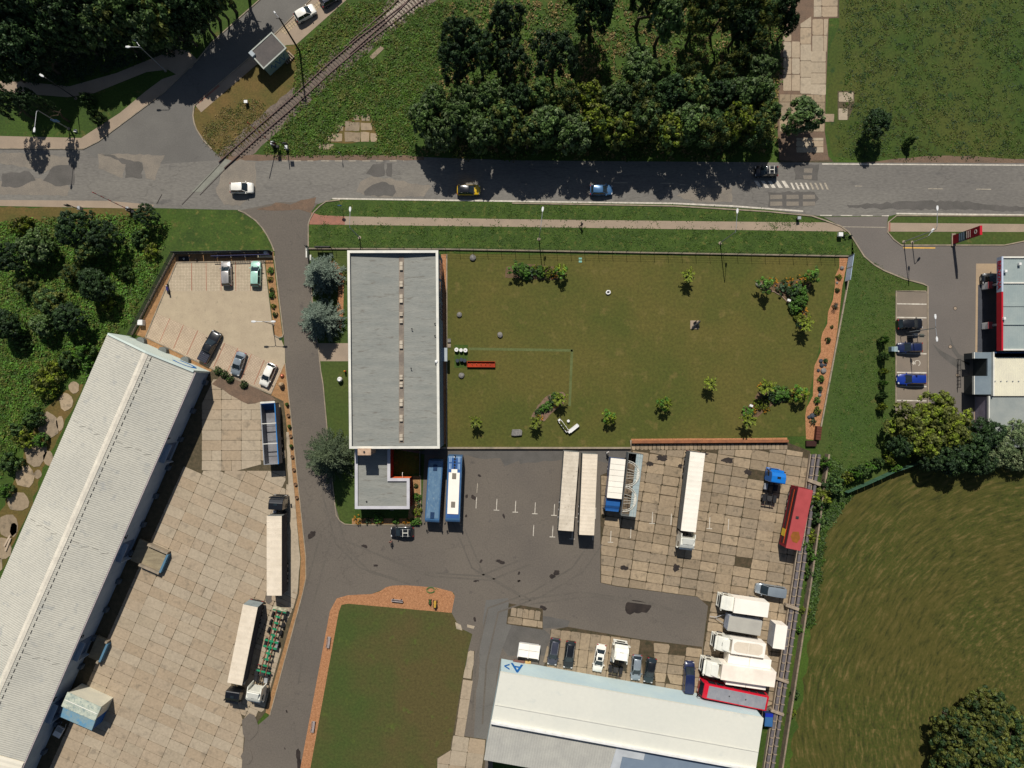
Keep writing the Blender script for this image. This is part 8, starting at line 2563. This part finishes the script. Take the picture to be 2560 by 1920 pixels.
WD = [leafmat('weed_green', lin((74, 102, 30)), lin((54, 78, 22))), leafmat('weed_olive', lin((90, 96, 38)), lin((70, 76, 30))), leafmat('weed_straw', lin((132, 112, 68)), lin((104, 90, 52)))]
undergrowth('rough weeds between the railway and the roadside trees', [(760, 250), (880, 140), (1040, 20), (1130, 0), (1100, 220), (1030, 280), (1040, 385), (720, 388), (660, 385), (690, 330)], 24000, .45, .16, [WD[0], WD[0], WD[1]], 1, avoid=([(806, 372), (850, 320), (900, 286), (935, 300), (945, 372)], [(920, 115), (965, 105), (965, 155), (915, 155)]))
undergrowth('weeds on the bank between bus stop pavement and railway', [(742, 130), (870, 10), (1000, 0), (900, 90), (800, 175), (735, 240), (740, 160)], 8000, .5, .16, [WD[0], WD[1]], 2)
undergrowth('clearing of wild grass and nettles inside the tree belt', [(1130, 0), (1960, 0), (1950, 200), (1940, 380), (1880, 400), (1050, 390), (1100, 220)], 36000, .6, .2, [WD[0], WD[1], WD[0], WD[2]], 3)
undergrowth('brambles and tall weeds in the scrub west of the car park', [(0, 560), (130, 545), (260, 540), (360, 540), (420, 560), (400, 650), (330, 800), (260, 860), (120, 1150), (0, 1400)], 46000, .7, .17, [WD[0], WD[0], WD[1], LG[6]], 4, avoid=([(205, 925), (150, 960), (100, 1030), (35, 1130), (0, 1200), (0, 1420), (60, 1300), (130, 1130), (215, 960)],))
undergrowth('ground ivy and nettles along the east boundary wall', [(2068, 1140), (2110, 1180), (2130, 1230), (2060, 1330), (2045, 1460), (2028, 1560), (2010, 1560), (2024, 1440), (2050, 1280)], 12000, .7, .18, [WD[0], LG[0]], 5)
undergrowth('weeds under the dark wood north west', [(0, 0), (560, 0), (480, 120), (300, 170), (160, 210), (0, 200)], 16000, .6, .2, [LG[7], LG[1]], 6)
undergrowth('scattered weeds in the clover meadow', [(2110, 0), (2560, 0), (2560, 395), (2100, 395)], 16000, .22, .13, [WD[0], LG[1], WD[1]], 7)
undergrowth('dry weeds by the level crossing', [(640, 250), (690, 300), (640, 340), (560, 395), (530, 372), (500, 330), (560, 270)], 3500, .25, .12, [WD[2], WD[1]], 8)
GT = [leafmat('verge_tuft', lin((70, 96, 30)), lin((54, 80, 24)))]
undergrowth('grass tufts on the verge strips beside the footpath', [(800, 512), (1280, 508), (1920, 529), (2060, 556), (1920, 577), (2115, 582), (2125, 638), (1114, 624), (773, 620), (775, 563), (1280, 567), (1900, 575), (1900, 555), (1280, 547), (800, 538)], 14000, .12, .1, GT, 9)
undergrowth('grass tufts on the slope beside the petrol station bays', [(2135, 610), (2210, 680), (2300, 715), (2236, 730), (2236, 1046), (2290, 1060), (2110, 1220), (2070, 1130), (2100, 840)], 8000, .1, .1, GT, 10)
# ------------------------------------------------------------------ garden objects and small things
STONE = M('garden_stone', lin((132, 128, 122)), lin((100, 98, 96)), lin((150, 144, 136)), s1=3, s2=9, fine=.25, bump=.4)
DSTONE = M('dark_stone', lin((70, 74, 82)), lin((52, 56, 62)), s1=3, s2=9, fine=.25)
def stone(c, r, lab, mat=STONE, name='boulder', hh=.7, el=1.0, group=None):
    p = P(c, .3)
    bm = bmesh.new()
    bmesh.ops.create_icosphere(bm, subdivisions=2, radius=1)
    q = random.Random(int(c[0] * 7 + c[1]))
    off = [Vector((q.uniform(-1, 1), q.uniform(-1, 1), q.uniform(-1, 1))).normalized() for _ in range(6)]
    for v in bm.verts:
        k = 1 + sum(.12 * max(0, v.co.dot(o)) for o in off) * q.uniform(.6, 1.2)
        v.co = Vector((v.co.x * r * k * el, v.co.y * r * k, max(-.05, v.co.z * r * hh * k + r * hh * .4)))
    me = bpy.data.meshes.new(name); bm.to_mesh(me); bm.free(); me.materials.append(mat)
    o = bpy.data.objects.new(name, me); COL.objects.link(o); o.location = (p.x, p.y, 0.02); o.rotation_euler = (0, 0, q.uniform(0, 6))
    tag(o, lab, 'stone', group)
    return o
for c, r, lab in ((T(1, 1, 1875, 568), .5, 'grey boulder on the lawn close to the north fence'), (T(1, 1, 1755, 1060), .42, 'grey boulder on the lawn nearest the office wall, above the white tables'),
        (T(1, 1, 2108, 1232), .45, 'grey boulder on the lawn, right of the one by the office wall'), (T(1, 1, 1773, 1587), .46, 'grey boulder on the lawn below the red trough')):
    stone(c, r, lab)
for i, (c, r, m_) in enumerate(((T(3, 1, 645, 655), .3, STONE), (T(3, 1, 603, 782), .2, STONE), (T(3, 1, 460, 1462), .32, DSTONE), (T(3, 1, 500, 1452), .25, DSTONE), (T(3, 1, 470, 1497), .34, DSTONE), (T(3, 1, 503, 1495), .22, DSTONE), (T(3, 1, 440, 1540), .26, DSTONE), (T(3, 1, 482, 1545), .45, STONE), (T(3, 2, 455, 65), .28, DSTONE), (T(3, 2, 450, 95), .28, STONE), (T(3, 2, 385, 275), .4, DSTONE), (T(3, 2, 360, 288), .3, DSTONE), (T(3, 2, 408, 268), .3, DSTONE))):
    stone(c, r, 'stone, %s from the north in the wavy east mulch border' % ORD[i], m_, group='stones in the east mulch border')
stone(T(2, 1, 2130, 792), .45, 'pale round stone at the west tip of the north east bed', M('pale_stone', lin((150, 150, 130)), s1=3))
stone((705, 940), .32, 'copper coloured ball ornament on the mulch beside the white hatchback', M('copper_ball', lin((170, 96, 70)), s1=2, metal=.4, rough=.4), 'garden_ball', 1.0)
stone((704, 962), .42, 'upright tan standing stone on the mulch near the left yard corner', M('tan_stone', lin((176, 150, 116)), s1=2), 'standing_stone', 1.9)
# flat slab stone
p = P(T(2, 2, 40, 420)); mb = MB(); mb.prism([(-.95, -.5), (-.4, -.62), (.9, -.5), (1.0, .3), (.7, .6), (-.8, .55)], 0, .45); o = mb.build('stone_table', STONE, loc=(p.x, p.y, .02), bevel=.08); tag(o, 'flat grey stone block on the lower lawn left of the white planters', 'stone')
# round white and dark stools
for i, (x, y) in enumerate(((1732, 1363), (1771, 1367), (1809, 1368))):
    p = P(T(1, 1, x, y), .6); t = empty('garden_stool', (p.x, p.y, .02)); tag(t, ('left', 'plain middle', 'right')[i] + ' one of the three round white garden stools', 'stool', 'white garden stools')
    r = .33 if i == 1 else .38
    mb = MB(); mb.lathe([(r * .7, 0), (r * .8, .3), (r, .55), (r, .62), (r * .9, .68)], 16); mb.build('seat', WHITE, t)
    if i != 1:
        mb = MB(); mb.tube([(-.1, .1, .69), (-.08, -.05, .69), (.08, -.02, .69), (.05, .1, .69)], .035, 4); mb.build('painted_mark', BLACKP, t)
for i, (x, y) in enumerate(((1740, 1458), (1774, 1450), (1803, 1458))):
    p = P(T(1, 1, x, y), .6); t = empty('garden_stool', (p.x, p.y, .02)); tag(t, ('left', 'slightly higher middle', 'right')[i] + ' one of the three dark garden stools beside the red trough', 'stool', 'dark garden stools')
    mb = MB(); mb.lathe([(.28, 0), (.3, .3), (.34, .7), (.3, .78)], 14); mb.build('seat', M('charcoal_stool', lin((58, 66, 76)), s1=2), t)
# red trough
p = P(T(1, 1, 1945, 1488), .4); t = empty('trough', (p.x, p.y, .02), RAD(-.5)); tag(t, 'long open red trough with small taps on the garden lawn', 'trough')
RT = M('rust_red_metal', lin((166, 58, 28)), lin((140, 50, 28)), s1=.8, fine=.12)
mb = MB(); mb.box(-2.4, 2.4, -.5, .5, 0, .12); mb.build('floor', RT, t)
for y0, y1 in ((-.52, -.44), (.44, .52)):
    mb = MB(); mb.box(-2.4, 2.4, y0, y1, 0, .5); mb.build('side', RT, t)
for x0_, x1_ in ((-2.46, -2.38), (2.38, 2.46)):
    mb = MB(); mb.box(x0_, x1_, -.52, .52, 0, .52); mb.build('end', RT, t)
for i in range(5):
    x = -1.6 + .78 * i
    mb = MB(); mb.cyl((x, .05, .1), (x, .05, .35), .07, n=6); mb.cyl((x, .05, .35), (x + .08, -.1, .3), .03, n=5); mb.build('tap', M('brass', lin((190, 130, 80)), s1=2, metal=.5, rough=.4), t)
# cannon on a concrete pad
p = P(T(2, 1, 1577, 1148)); t = empty('ornamental_cannon', (p.x, p.y, .02)); tag(t, 'small dark cannon on a square pale concrete pad in the garden', 'cannon')
mb = MB(); mb.box(-.76, .76, -.76, .76, 0, .1); mb.build('pad', PAVE, t)
mb = MB(); mb.cyl((-.55, -.5, .45), (.7, .45, .75), .13, .2, 12); mb.build('barrel', DARKSTEEL, t)
for s in (-1, 1):
    mb = MB(); mb.cyl((.3 - s * .25, .15 + s * .33, .35), (.3 - s * .3, .15 + s * .4, .35), .35, n=14); mb.build('wheel', BLACKP, t)
mb = MB(); mb.cyl((.3, .15, .35), (1.0, .7, .1), .08, n=6); mb.build('carriage', DARKSTEEL, t)
# white planters in a V and stool
for (a, b, lab, pl) in ((T(2, 2, 405, 305), T(2, 2, 482, 412), 'white trough planter full of yellow plants, left arm of the V', True), (T(2, 2, 488, 420), T(2, 2, 574, 352), 'white trough planter with bare top, right arm of the V', False)):
    A, B = P(a, .6), P(b, .6); c = (A + B) / 2; L = (B - A).length
    t = empty('planter_box', (c.x, c.y, .02), math.atan2((B - A).y, (B - A).x)); tag(t, lab, 'planter')
    mb = MB(); mb.box(-L / 2, L / 2, -.28, .28, 0, .1); mb.build('floor', WHITE, t)
    for y0, y1 in ((-.3, -.22), (.22, .3)):
        mb = MB(); mb.box(-L / 2, L / 2, y0, y1, 0, .6); mb.build('side', WHITE, t)
    for x0_, x1_ in ((-L / 2, -L / 2 + .3), (L / 2 - .08, L / 2)):
        mb = MB(); mb.box(x0_, x1_, -.3, .3, 0, .6); mb.build('end', WHITE, t)
    mb = MB(); mb.box(-L / 2 + .3, L / 2 - .1, -.22, .22, .1, .5 if pl else .58); mb.build('soil' if pl else 'seat_board', JOINT if pl else WHITE, t)
    if pl:
        for k in range(3):
            o = bpy.data.objects.new('plant', PROT[('bush', 2)]); COL.objects.link(o); o.parent = t; o.location = (-.5 + k * .55, 0, .45); o.scale = (.17, .15, .22)
p = P(T(2, 2, 487, 320), .4); mb = MB(); mb.lathe([(.18, 0), (.22, .3), (.26, .45), (.2, .5)], 12); o = mb.build('plant_pot', WHITE, loc=(p.x, p.y, .02)); tag(o, 'small white pot between the arms of the V planters', 'pot')
p = P(T(2, 1, 833, 866), .4); t = empty('garden_ornament', (p.x, p.y, .02), RAD(20)); tag(t, 'small white hollow ornament alone on the open lawn', 'ornament')
mb = MB(); pts = [(.3 * math.cos(a) * 1.2, .3 * math.sin(a), .2) for a in [k * math.pi / 5 for k in range(11)]]; mb.tube(pts, .12, 6); mb.build('ring', WHITE, t)
mb = MB(); mb.box(-.2, .2, -.15, .15, 0, .2); mb.build('base', DARKSTEEL, t)
for k, y in enumerate((575, 601)):
    p = P(T(2, 1, 590, y)); mb = MB(); mb.box(-.27, .27, -.17, .17, 0, .06); o = mb.build('access_cover', M('turquoise_cover', lin((130, 180, 164)), s1=2), loc=(p.x, p.y, .02)); tag(o, ('upper', 'lower')[k] + ' turquoise access cover behind the north fence', 'cover')
p = P(T(1, 1, 210, 1270)); mb = MB(); mb.cyl((0, 0, 0), (0, 0, .04), .23, n=16); o = mb.build('drain_cover', M('green_cover', lin((40, 70, 56)), s1=2), loc=(p.x, p.y, .025)); tag(o, 'round green drain cover at the car park exit', 'cover')
# urn and figure by the office
p = P(T(1, 1, 722, 1620), .8); mb = MB(); mb.lathe([(.25, 0), (.42, .3), (.48, .6), (.38, .95), (.26, 1.05), (.16, 1.0)], 18); o = mb.build('garden_urn', WHITE, loc=(p.x, p.y, .03), smooth=True); tag(o, 'big white round urn on the grass beside the office', 'urn')
p = P(T(1, 1, 768, 1550), .6); t = empty('garden_figure', (p.x, p.y, .03)); tag(t, 'colourful garden figure near the white urn by the office wall', 'figure')
for nm, z0, z1, r0, r1, m_ in (('legs', 0, .4, .16, .14, M('figure_green', lin((70, 150, 60)), s1=2)), ('torso', .4, .8, .2, .13, M('figure_magenta', lin((170, 40, 90)), s1=2)), ('hat', .95, 1.2, .16, .02, M('figure_orange', lin((230, 150, 40)), s1=2))):
    mb = MB(); mb.cyl((0, 0, z0), (0, 0, z1), r0, r1, 10); mb.build(nm, m_, t)
mb = MB(); mb.lathe([(.02, .78), (.11, .84), (.13, .92), (.02, 1.0)], 10); mb.build('head', M('figure_face', lin((220, 180, 150)), s1=2), t)
# benches in the mulch band and toy deer
def bench(c, rz, lab):
    p = P(c, .4); t = empty('park_bench', (p.x, p.y, .03), rz); tag(t, lab, 'bench')
    W_ = M('weathered_plank', lin((176, 166, 162)), lin((146, 136, 134)), s1=2, stretch=(1, 5, 1))
    for k in range(3):
        mb = MB(); mb.box(-1.0, 1.0, -.22 + .15 * k, -.1 + .15 * k, .42, .46); mb.build('seat_plank', W_, t)
    for k in range(2):
        mb = MB(); mb.box(-1.0, 1.0, .24, .28, .55 + .16 * k, .66 + .16 * k); mb.build('back_plank', W_, t)
    for x in (-.7, .7):
        mb = MB(); mb.box(x - .05, x + .05, -.22, .26, 0, .42); mb.box(x - .05, x + .05, .28, .32, 0, .85); mb.build('leg', DARKSTEEL, t)
bench(T(1, 3, 1220, 214), RAD(-6), 'weathered bench in the top mulch bed above the worn lawn')
bench(T(1, 3, 628, 572), RAD(82), 'upper weathered bench in the left mulch band')
bench(T(1, 3, 494, 1302), RAD(82), 'lower weathered bench in the left mulch band')
for i, (x, y, m_) in enumerate(((1503, 222, M('toy_green', lin((60, 84, 40)), s1=3)), (1548, 240, M('toy_yellow', lin((186, 150, 60)), s1=3)))):
    p = P(T(1, 3, x, y), .4); t = empty('toy_tractor', (p.x, p.y, .03), RAD(90)); tag(t, ('small green', 'larger yellow and green')[i] + ' toy tractor on the top mulch bed', 'ornament')
    k = 1 + .4 * i
    mb = MB(); mb.box(-.35 * k, .35 * k, -.15 * k, .15 * k, .2, .5 * k); mb.build('body', m_, t, bevel=.03)
    mb = MB(); mb.box(-.35 * k, -.02, -.14 * k, .14 * k, .5 * k, .75 * k); mb.build('cab', m_, t)
    for sx, r in ((-.25, .24), (.28, .15)):
        for s in (-1, 1):
            mb = MB(); mb.cyl((sx * k, s * .16 * k, r * k), (sx * k, s * .26 * k, r * k), r * k, n=10); mb.build('wheel', TYRE, t)
p = P(T(1, 3, 1510, 120)); mb = MB()
for r in (.62, .5, .7):
    mb.tube([(r * math.cos(k * .5) * 1.1, r * math.sin(k * .5) * .8, .06 + .03 * (k % 2)) for k in range(13)], .03, 4)
mb.tube([(.7, .1, .05), (1.0, .3, .05), (1.3, .1, .05)], .03, 4)
o = mb.build('garden_hose', M('hose_green', lin((96, 126, 70)), s1=2), loc=(p.x, p.y, .05)); tag(o, 'coiled green garden hose lying on the top mulch bed', 'hose')
# wooden pots along the strip
for i, (x, y) in enumerate(((267, 175), (278, 270), (288, 365), (299, 450), (304, 535), (312, 628), (325, 740), (340, 865), (350, 980))):
    p = P(T(1, 2, x, y), .4); t = empty('flower_pot', (p.x, p.y, .04)); tag(t, 'round brown pot, %s from the top of the strip beside the tipper trailer' % ORD[i], 'pot', 'pots along the driveway strip')
    mb = MB(); mb.lathe([(.22, 0), (.28, .4), (.3, .42), (.22, .42), (.2, .3)], 12); mb.build('pot', M('pot_brown', lin((122, 94, 70)), s1=2), t)
    if i in (0, 2, 4):
        o = bpy.data.objects.new('plant', PROT[('bush', 0)]); COL.objects.link(o); o.parent = t; o.location = (0, 0, .35); o.scale = (.16, .16, .25)
# planter frame and stump in the north car park bed
p = P((460.7, 647)); t = empty('raised_frame', (p.x, p.y, .03)); tag(t, 'black low frame with a small grey ornament in the mulch above the car park', 'frame')
mb = MB(); mb.box(-.95, .95, -.38, .38, 0, .12); mb.build('tray', BLACKP, t)
mb = MB(); mb.lathe([(.12, .12), (.2, .2), (.08, .3)], 8); mb.build('ornament', STEEL, t)
p = P((493, 650)); mb = MB(); mb.lathe([(.12, 0), (.1, .35), (.16, .4), (.05, .6)], 8); o = mb.build('garden_lantern', DARKSTEEL, loc=(p.x, p.y, .03)); tag(o, 'small dark lantern in the mulch above the second car park bay', 'lantern')
# rusty container by the east mulch border
p = P(T(3, 2, 437, 425), .8); t = empty('rusty_box', (p.x, p.y, .03), RAD(84)); tag(t, 'long rusty brown box at the foot of the east mulch border', 'box')
mb = MB(); mb.box(-1.2, 1.2, -.42, .42, 0, .9); mb.build('body', M('rust_brown', lin((86, 46, 34)), lin((70, 38, 30)), s1=2), t)
for k in range(5):
    mb = MB(); mb.box(-1.15 + .47 * k, -.75 + .47 * k, -.43, .43, .9, .94); mb.build('lid_board', M('rust_brown_lid', lin((96, 54, 40)), s1=2), t)
p = P(T(3, 2, 375, 515), .5); mb = MB(); mb.box(-.9, .9, -.5, .5, 0, .5); o = mb.build('storage_chest', M('dark_brown_chest', lin((58, 34, 28)), s1=2), loc=(p.x, p.y, .05), bevel=.04); tag(o, 'dark brown chest at the top corner of the slab yard', 'chest')
for c, lab in ((T(2, 2, 2067, 188), 'white box on a post beside the south east bed'), (T(3, 1, 181, 936), 'white box lamp at the elbow of the north east bed')):
    p = P(c, .7); t = empty('garden_light', (p.x, p.y, .02), RAD(-20)); tag(t, lab, 'garden light')
    mb = MB(); mb.cyl((0, 0, 0), (0, 0, .6), .05); mb.build('post', DARKSTEEL, t)
    mb = MB(); mb.box(-.3, .3, -.2, .2, .6, .8); mb.build('box_head', WHITE, t, bevel=.03)
p = P(T(3, 1, 583, 975), 1.2); t = empty('flower_sculpture', (p.x, p.y, .03)); tag(t, 'black metal flower sculpture in the east mulch border', 'sculpture')
mb = MB(); mb.cyl((0, 0, 0), (0, 0, 1.2), .04); mb.build('stem', DARKSTEEL, t)
for k in range(8):
    a = k * math.pi / 4
    mb = MB(); mb.add([(0, 0, 1.2), (math.cos(a - .25) * .3, math.sin(a - .25) * .3, 1.28), (math.cos(a) * .5, math.sin(a) * .5, 1.35), (math.cos(a + .25) * .3, math.sin(a + .25) * .3, 1.28)], [(0, 1, 2, 3)]); mb.build('petal', BLACKP, t)
# grey paving pieces by the office
for k, (y, m_) in enumerate(((1290, STONE), (1322, CONC))):
    p = P(T(1, 1, 1670, y)); mb = MB(); mb.box(-.28, .28, -.45, .45, 0, .12); o = mb.build('paving_block', m_, loc=(p.x, p.y, .02)); tag(o, ('upper brownish', 'lower pale')[k] + ' paving block at the office corner of the lawn', 'block')
# motorcycle in the car park
p = P(T(0, 1, 1452, 840), .5); t = empty('motorcycle', (p.x, p.y, .03), RAD(100)); tag(t, 'dark blue motorcycle parked against the west car park kerb', 'motorcycle')
MBL = M('violet_blue_paint', lin((50, 48, 110)), s1=2, rough=.3)
for x in (-.7, .7):
    mb = MB(); mb.cyl((x, -.07, .3), (x, .07, .3), .3, n=14); mb.build('wheel', TYRE, t)
mb = MB(); mb.prism([(-.35, -.12), (.35, -.17), (.45, 0), (.35, .17), (-.35, .12)], .45, .92); mb.build('tank', MBL, t, bevel=.05)
mb = MB(); mb.box(-.85, -.3, -.14, .14, .68, .8); mb.build('seat', BLACKP, t, bevel=.04)
mb = MB(); mb.cyl((.45, -.38, 1.0), (.45, .38, 1.0), .025, n=6); mb.build('handlebar', DARKSTEEL, t)
mb = MB(); mb.cyl((.45, 0, 1.0), (.7, 0, .3), .04, n=6); mb.box(-.5, .4, -.1, .1, .3, .5); mb.build('frame', DARKSTEEL, t)
mb = MB(); mb.box(.5, .62, -.1, .1, .8, .98); mb.build('headlight', LAMPLENS, t)
# cargo bike with advertising box on the verge
p = P(T(3, 1, 668, 372), .6); t = empty('cargo_bicycle', (p.x, p.y, .02), RAD(-3)); tag(t, 'old bicycle with white box standing on the verge by the forecourt entrance', 'bicycle')
for x in (-.1, 1.05):
    mb = MB(); mb.cyl((x, -.03, .33), (x, .03, .33), .33, n=16); mb.build('wheel', TYRE, t)
mb = MB(); mb.tube([(-.1, 0, .33), (.2, 0, .8), (.8, 0, .8), (1.05, 0, .33)], .04); mb.tube([(.2, 0, .8), (.5, 0, .3), (.8, 0, .8)], .03); mb.build('frame', M('bike_green', lin((120, 150, 90)), s1=2), t)
mb = MB(); mb.box(-1.3, -.55, -.35, .35, .4, 1.0); mb.build('box', WHITE, t, bevel=.03)
mb = MB(); mb.tube([(.8, 0, .8), (.85, 0, 1.05)], .03); mb.tube([(.85, -.3, 1.05), (.85, .3, 1.05)], .025); mb.build('handlebar', DARKSTEEL, t)
mb = MB(); mb.box(.0, .3, -.1, .1, .85, .93); mb.build('saddle', BLACKP, t)
mb = MB(); mb.cyl((-.9, -.3, .2), (-.9, .3, .2), .2, n=12); mb.build('box_wheel', TYRE, t)
# air and water station
p = P((2282, 840), 1.0); t = empty('air_station', (p.x, p.y, .03)); tag(t, 'dark air and vacuum station with flat arms between the two petrol station cars', 'air station')
mb = MB(); mb.box(-.5, .5, -.4, .4, 0, 1.7); mb.build('cabinet', M('station_body', lin((46, 52, 60)), s1=2), t, bevel=.05)
mb = MB(); mb.box(-2.0, 1.6, -.05, .05, 1.9, 2.0); mb.build('arm', DARKSTEEL, t)
mb = MB(); mb.box(.8, 1.5, -.3, .3, 1.6, 1.8); mb.build('sign_box', M('station_sign', lin((96, 100, 90)), s1=2), t)
mb = MB(); mb.cyl((-1.6, 0, 0), (-1.6, 0, 2.0), .05); mb.cyl((1.3, 0, 0), (1.3, 0, 1.7), .05); mb.build('post', DARKSTEEL, t)
p = P(T(3, 1, 1085, 1358), .8); t = empty('recycling_bin', (p.x, p.y, .02)); tag(t, 'pale blue recycling cabinet on the grass edge of the petrol station bays', 'bin')
mb = MB(); mb.box(-.5, .5, -.42, .42, 0, 1.1); mb.build('body', M('pale_blue_bin', lin((120, 142, 150)), s1=1), t, bevel=.04)
mb = MB(); mb.box(-.1, .52, -.44, .44, 1.1, 1.18); mb.build('lid', M('paler_blue_lid', lin((150, 170, 172)), s1=1), t)
# red building wall bits near warehouse A: bench and yellow crate
p = P((1297, 1653), .3); t = empty('wall_bench', (p.x, p.y, .03), RAD(-7)); tag(t, 'brown bench frame at the foot of the white warehouse wall', 'bench')
mb = MB(); mb.box(-1.0, 1.0, -.22, .22, .35, .45); mb.build('seat', M('brown_seat', lin((120, 84, 72)), s1=2), t)
for x in (-.8, .8):
    mb = MB(); mb.box(x - .05, x + .05, -.2, .2, 0, .35); mb.build('leg', DARKSTEEL, t)
p = P((1320, 1656), .3); mb = MB(); mb.box(-.5, .5, -.2, .2, 0, .35); o = mb.build('crate', M('ochre_crate', lin((206, 170, 110)), s1=3), loc=(p.x, p.y, .03), bevel=.02); tag(o, 'ochre crate beside the bench at the white warehouse wall', 'crate')
# timber beams left of the warehouse
for k, (a, b) in enumerate(((T(0, 2, 95, 1305), T(0, 2, 45, 1400)), (T(0, 2, 100, 1330), T(0, 2, 55, 1440)))):
    A, B = P(a), P(b); c = (A + B) / 2; L = (B - A).length
    mb = MB(); mb.box(-L / 2, L / 2, -.14, .14, .08, .3); o = mb.build('timber_beam', M('pale_beam_wood', lin((190, 170, 146)), s1=2), loc=(c.x, c.y, 0)); o.rotation_euler = (0, 0, math.atan2((B - A).y, (B - A).x)); tag(o, ('upper', 'lower')[k] + ' pale timber beam on the broken slabs by the left edge', 'beam')
# row of black tyres by the car park edge
for k, c in enumerate(((547, 927), (563, 936), (577, 948), (612, 962))):
    p = P(c); t = empty('rubble_heap', (p.x, p.y, .02)); t.name = 'low_shrub'; tag(t, 'dark low shrub, %s from the left under the car park edge wall' % ORD[k], 'shrub', 'shrubs under the car park edge')
    o = bpy.data.objects.new('crown', PROT[('bush', 1)]); COL.objects.link(o); o.parent = t; o.scale = (.35, .35, .5)

# ------------------------------------------------------------------ people
def person(c, rz, lab, shirt, trousers, hair=(0.02, 0.015, 0.01), stride=.22, carry=False):
    p = P(c, .6)
    t = empty('person', (p.x, p.y, .03), rz); tag(t, lab, 'person')
    V = [(0, 0, .95), (0, 0, 1.15), (0, 0, 1.38), (0, 0, 1.5), (0, 0, 1.58), (0, 0, 1.70),
         (0, .19, 1.40), (-stride * .5, .26, 1.14), (-stride * .2 + .05, .27, .90), (0, -.19, 1.40), (stride * .6, -.26, 1.14), (stride + .08, -.25, .92),
         (0, .1, .90), (stride * .7, .11, .50), (stride, .11, .09), (stride + .15, .12, .05),
         (0, -.1, .90), (-stride * .3, -.11, .50), (-stride * 1.1, -.11, .12), (-stride * 1.1 + .14, -.12, .05)]
    E = [(0, 1), (1, 2), (2, 3), (3, 4), (4, 5), (2, 6), (6, 7), (7, 8), (2, 9), (9, 10), (10, 11), (0, 12), (12, 13), (13, 14), (14, 15), (0, 16), (16, 17), (17, 18), (18, 19)]
    Rr = [.15, .14, .16, .065, .075, .10, .075, .05, .038, .075, .05, .038, .105, .075, .05, .04, .105, .075, .05, .04]
    # five fingers per hand
    for wi, s in ((8, 1), (11, -1)):
        b = Vector(V[wi])
        V.append(tuple(b + Vector((.02, 0, -.07)))); pi = len(V) - 1; E.append((wi, pi)); Rr.append(.03)
        for k in range(5):
            d = Vector((-.03 + .018 * k, 0, -.08 - (.01 if k in (1, 2, 3) else 0))) if k < 4 else Vector((.05, -.02 * s, -.02))
            V.append(tuple(Vector(V[pi]) + d)); E.append((pi, len(V) - 1)); Rr.append(.009)
    me = bpy.data.meshes.new('body'); me.from_pydata(V, E, [])
    o = bpy.data.objects.new('body', me); COL.objects.link(o)
    md = o.modifiers.new('skin', 'SKIN')
    for i, r in enumerate(Rr):
        me.skin_vertices[0].data[i].radius = (r, r)
    me.skin_vertices[0].data[0].use_root = True
    sd = o.modifiers.new('sub', 'SUBSURF'); sd.levels = 1; sd.render_levels = 1
    bpy.context.view_layer.update()
    dg = bpy.context.evaluated_depsgraph_get()
    m2 = bpy.data.meshes.new_from_object(o.evaluated_get(dg))
    bpy.data.objects.remove(o)
    o = bpy.data.objects.new('body', m2); COL.objects.link(o); o.parent = t
    m2.materials.clear()
    sk = M('skin', lin((200, 150, 122)), s1=3, fine=.03)
    for q in (sk, shirt, trousers, M('shoe', (0.02, 0.02, 0.02), s1=2)):
        m2.materials.append(q)
    for f in m2.polygons:
        z = f.center.z
        f.material_index = 3 if z < .12 else (2 if z < .98 and abs(f.center.y) < .22 else (1 if z < 1.47 and (z > 1.02) else 0))
    mb = MB(); mb.lathe([(.1, 1.66), (.118, 1.73), (.1, 1.79), (.04, 1.82)], 10); mb.build('hair', M('hair_%d' % int(hair[0] * 1000), hair, s1=3), t)
    for s in (-1, 1):
        mb = MB(); mb.box(.085, .1, s * .035 - .012, s * .035 + .012, 1.69, 1.71); mb.build('eye', BLACKP, t)
        mb = MB(); mb.box(-.01, .02, s * .1 - .01, s * .1 + .01, 1.66, 1.72); mb.build('ear', sk, t)
    mb = MB(); mb.prism([(.085, -.015), (.125, 0), (.085, .015)], 1.65, 1.69); mb.build('nose', sk, t)
    mb = MB(); mb.box(.08, .095, -.025, .025, 1.615, 1.625); mb.build('mouth', M('lips', lin((150, 80, 70)), s1=3), t)
    if carry:
        mb = MB(); mb.box(-.26, -.12, -.15, .15, 1.05, 1.42); mb.build('backpack', BLACKP, t, bevel=.04)
    return t
cl_dark = M('dark_jacket', lin((40, 42, 52)), s1=3); cl_white = M('white_shirt', lin((230, 228, 222)), s1=3, fine=.04)
cl_brown = M('brown_shirt', lin((130, 90, 84)), s1=3); tr_dark = M('dark_trousers', lin((30, 34, 44)), s1=3)
person(T(2, 1, 598, 285), RAD(180), 'person in dark clothes with backpack walking on the footpath', cl_dark, tr_dark, carry=True)
person(T(1, 2, 1166, 1358), RAD(100), 'person in brown shirt standing beside the black car with roof rack', cl_brown, tr_dark, stride=.06)
person(T(2, 2, 822, 590), RAD(-60), 'person in white shirt and dark trousers behind the lorry with blue cab', cl_white, tr_dark, stride=.12)
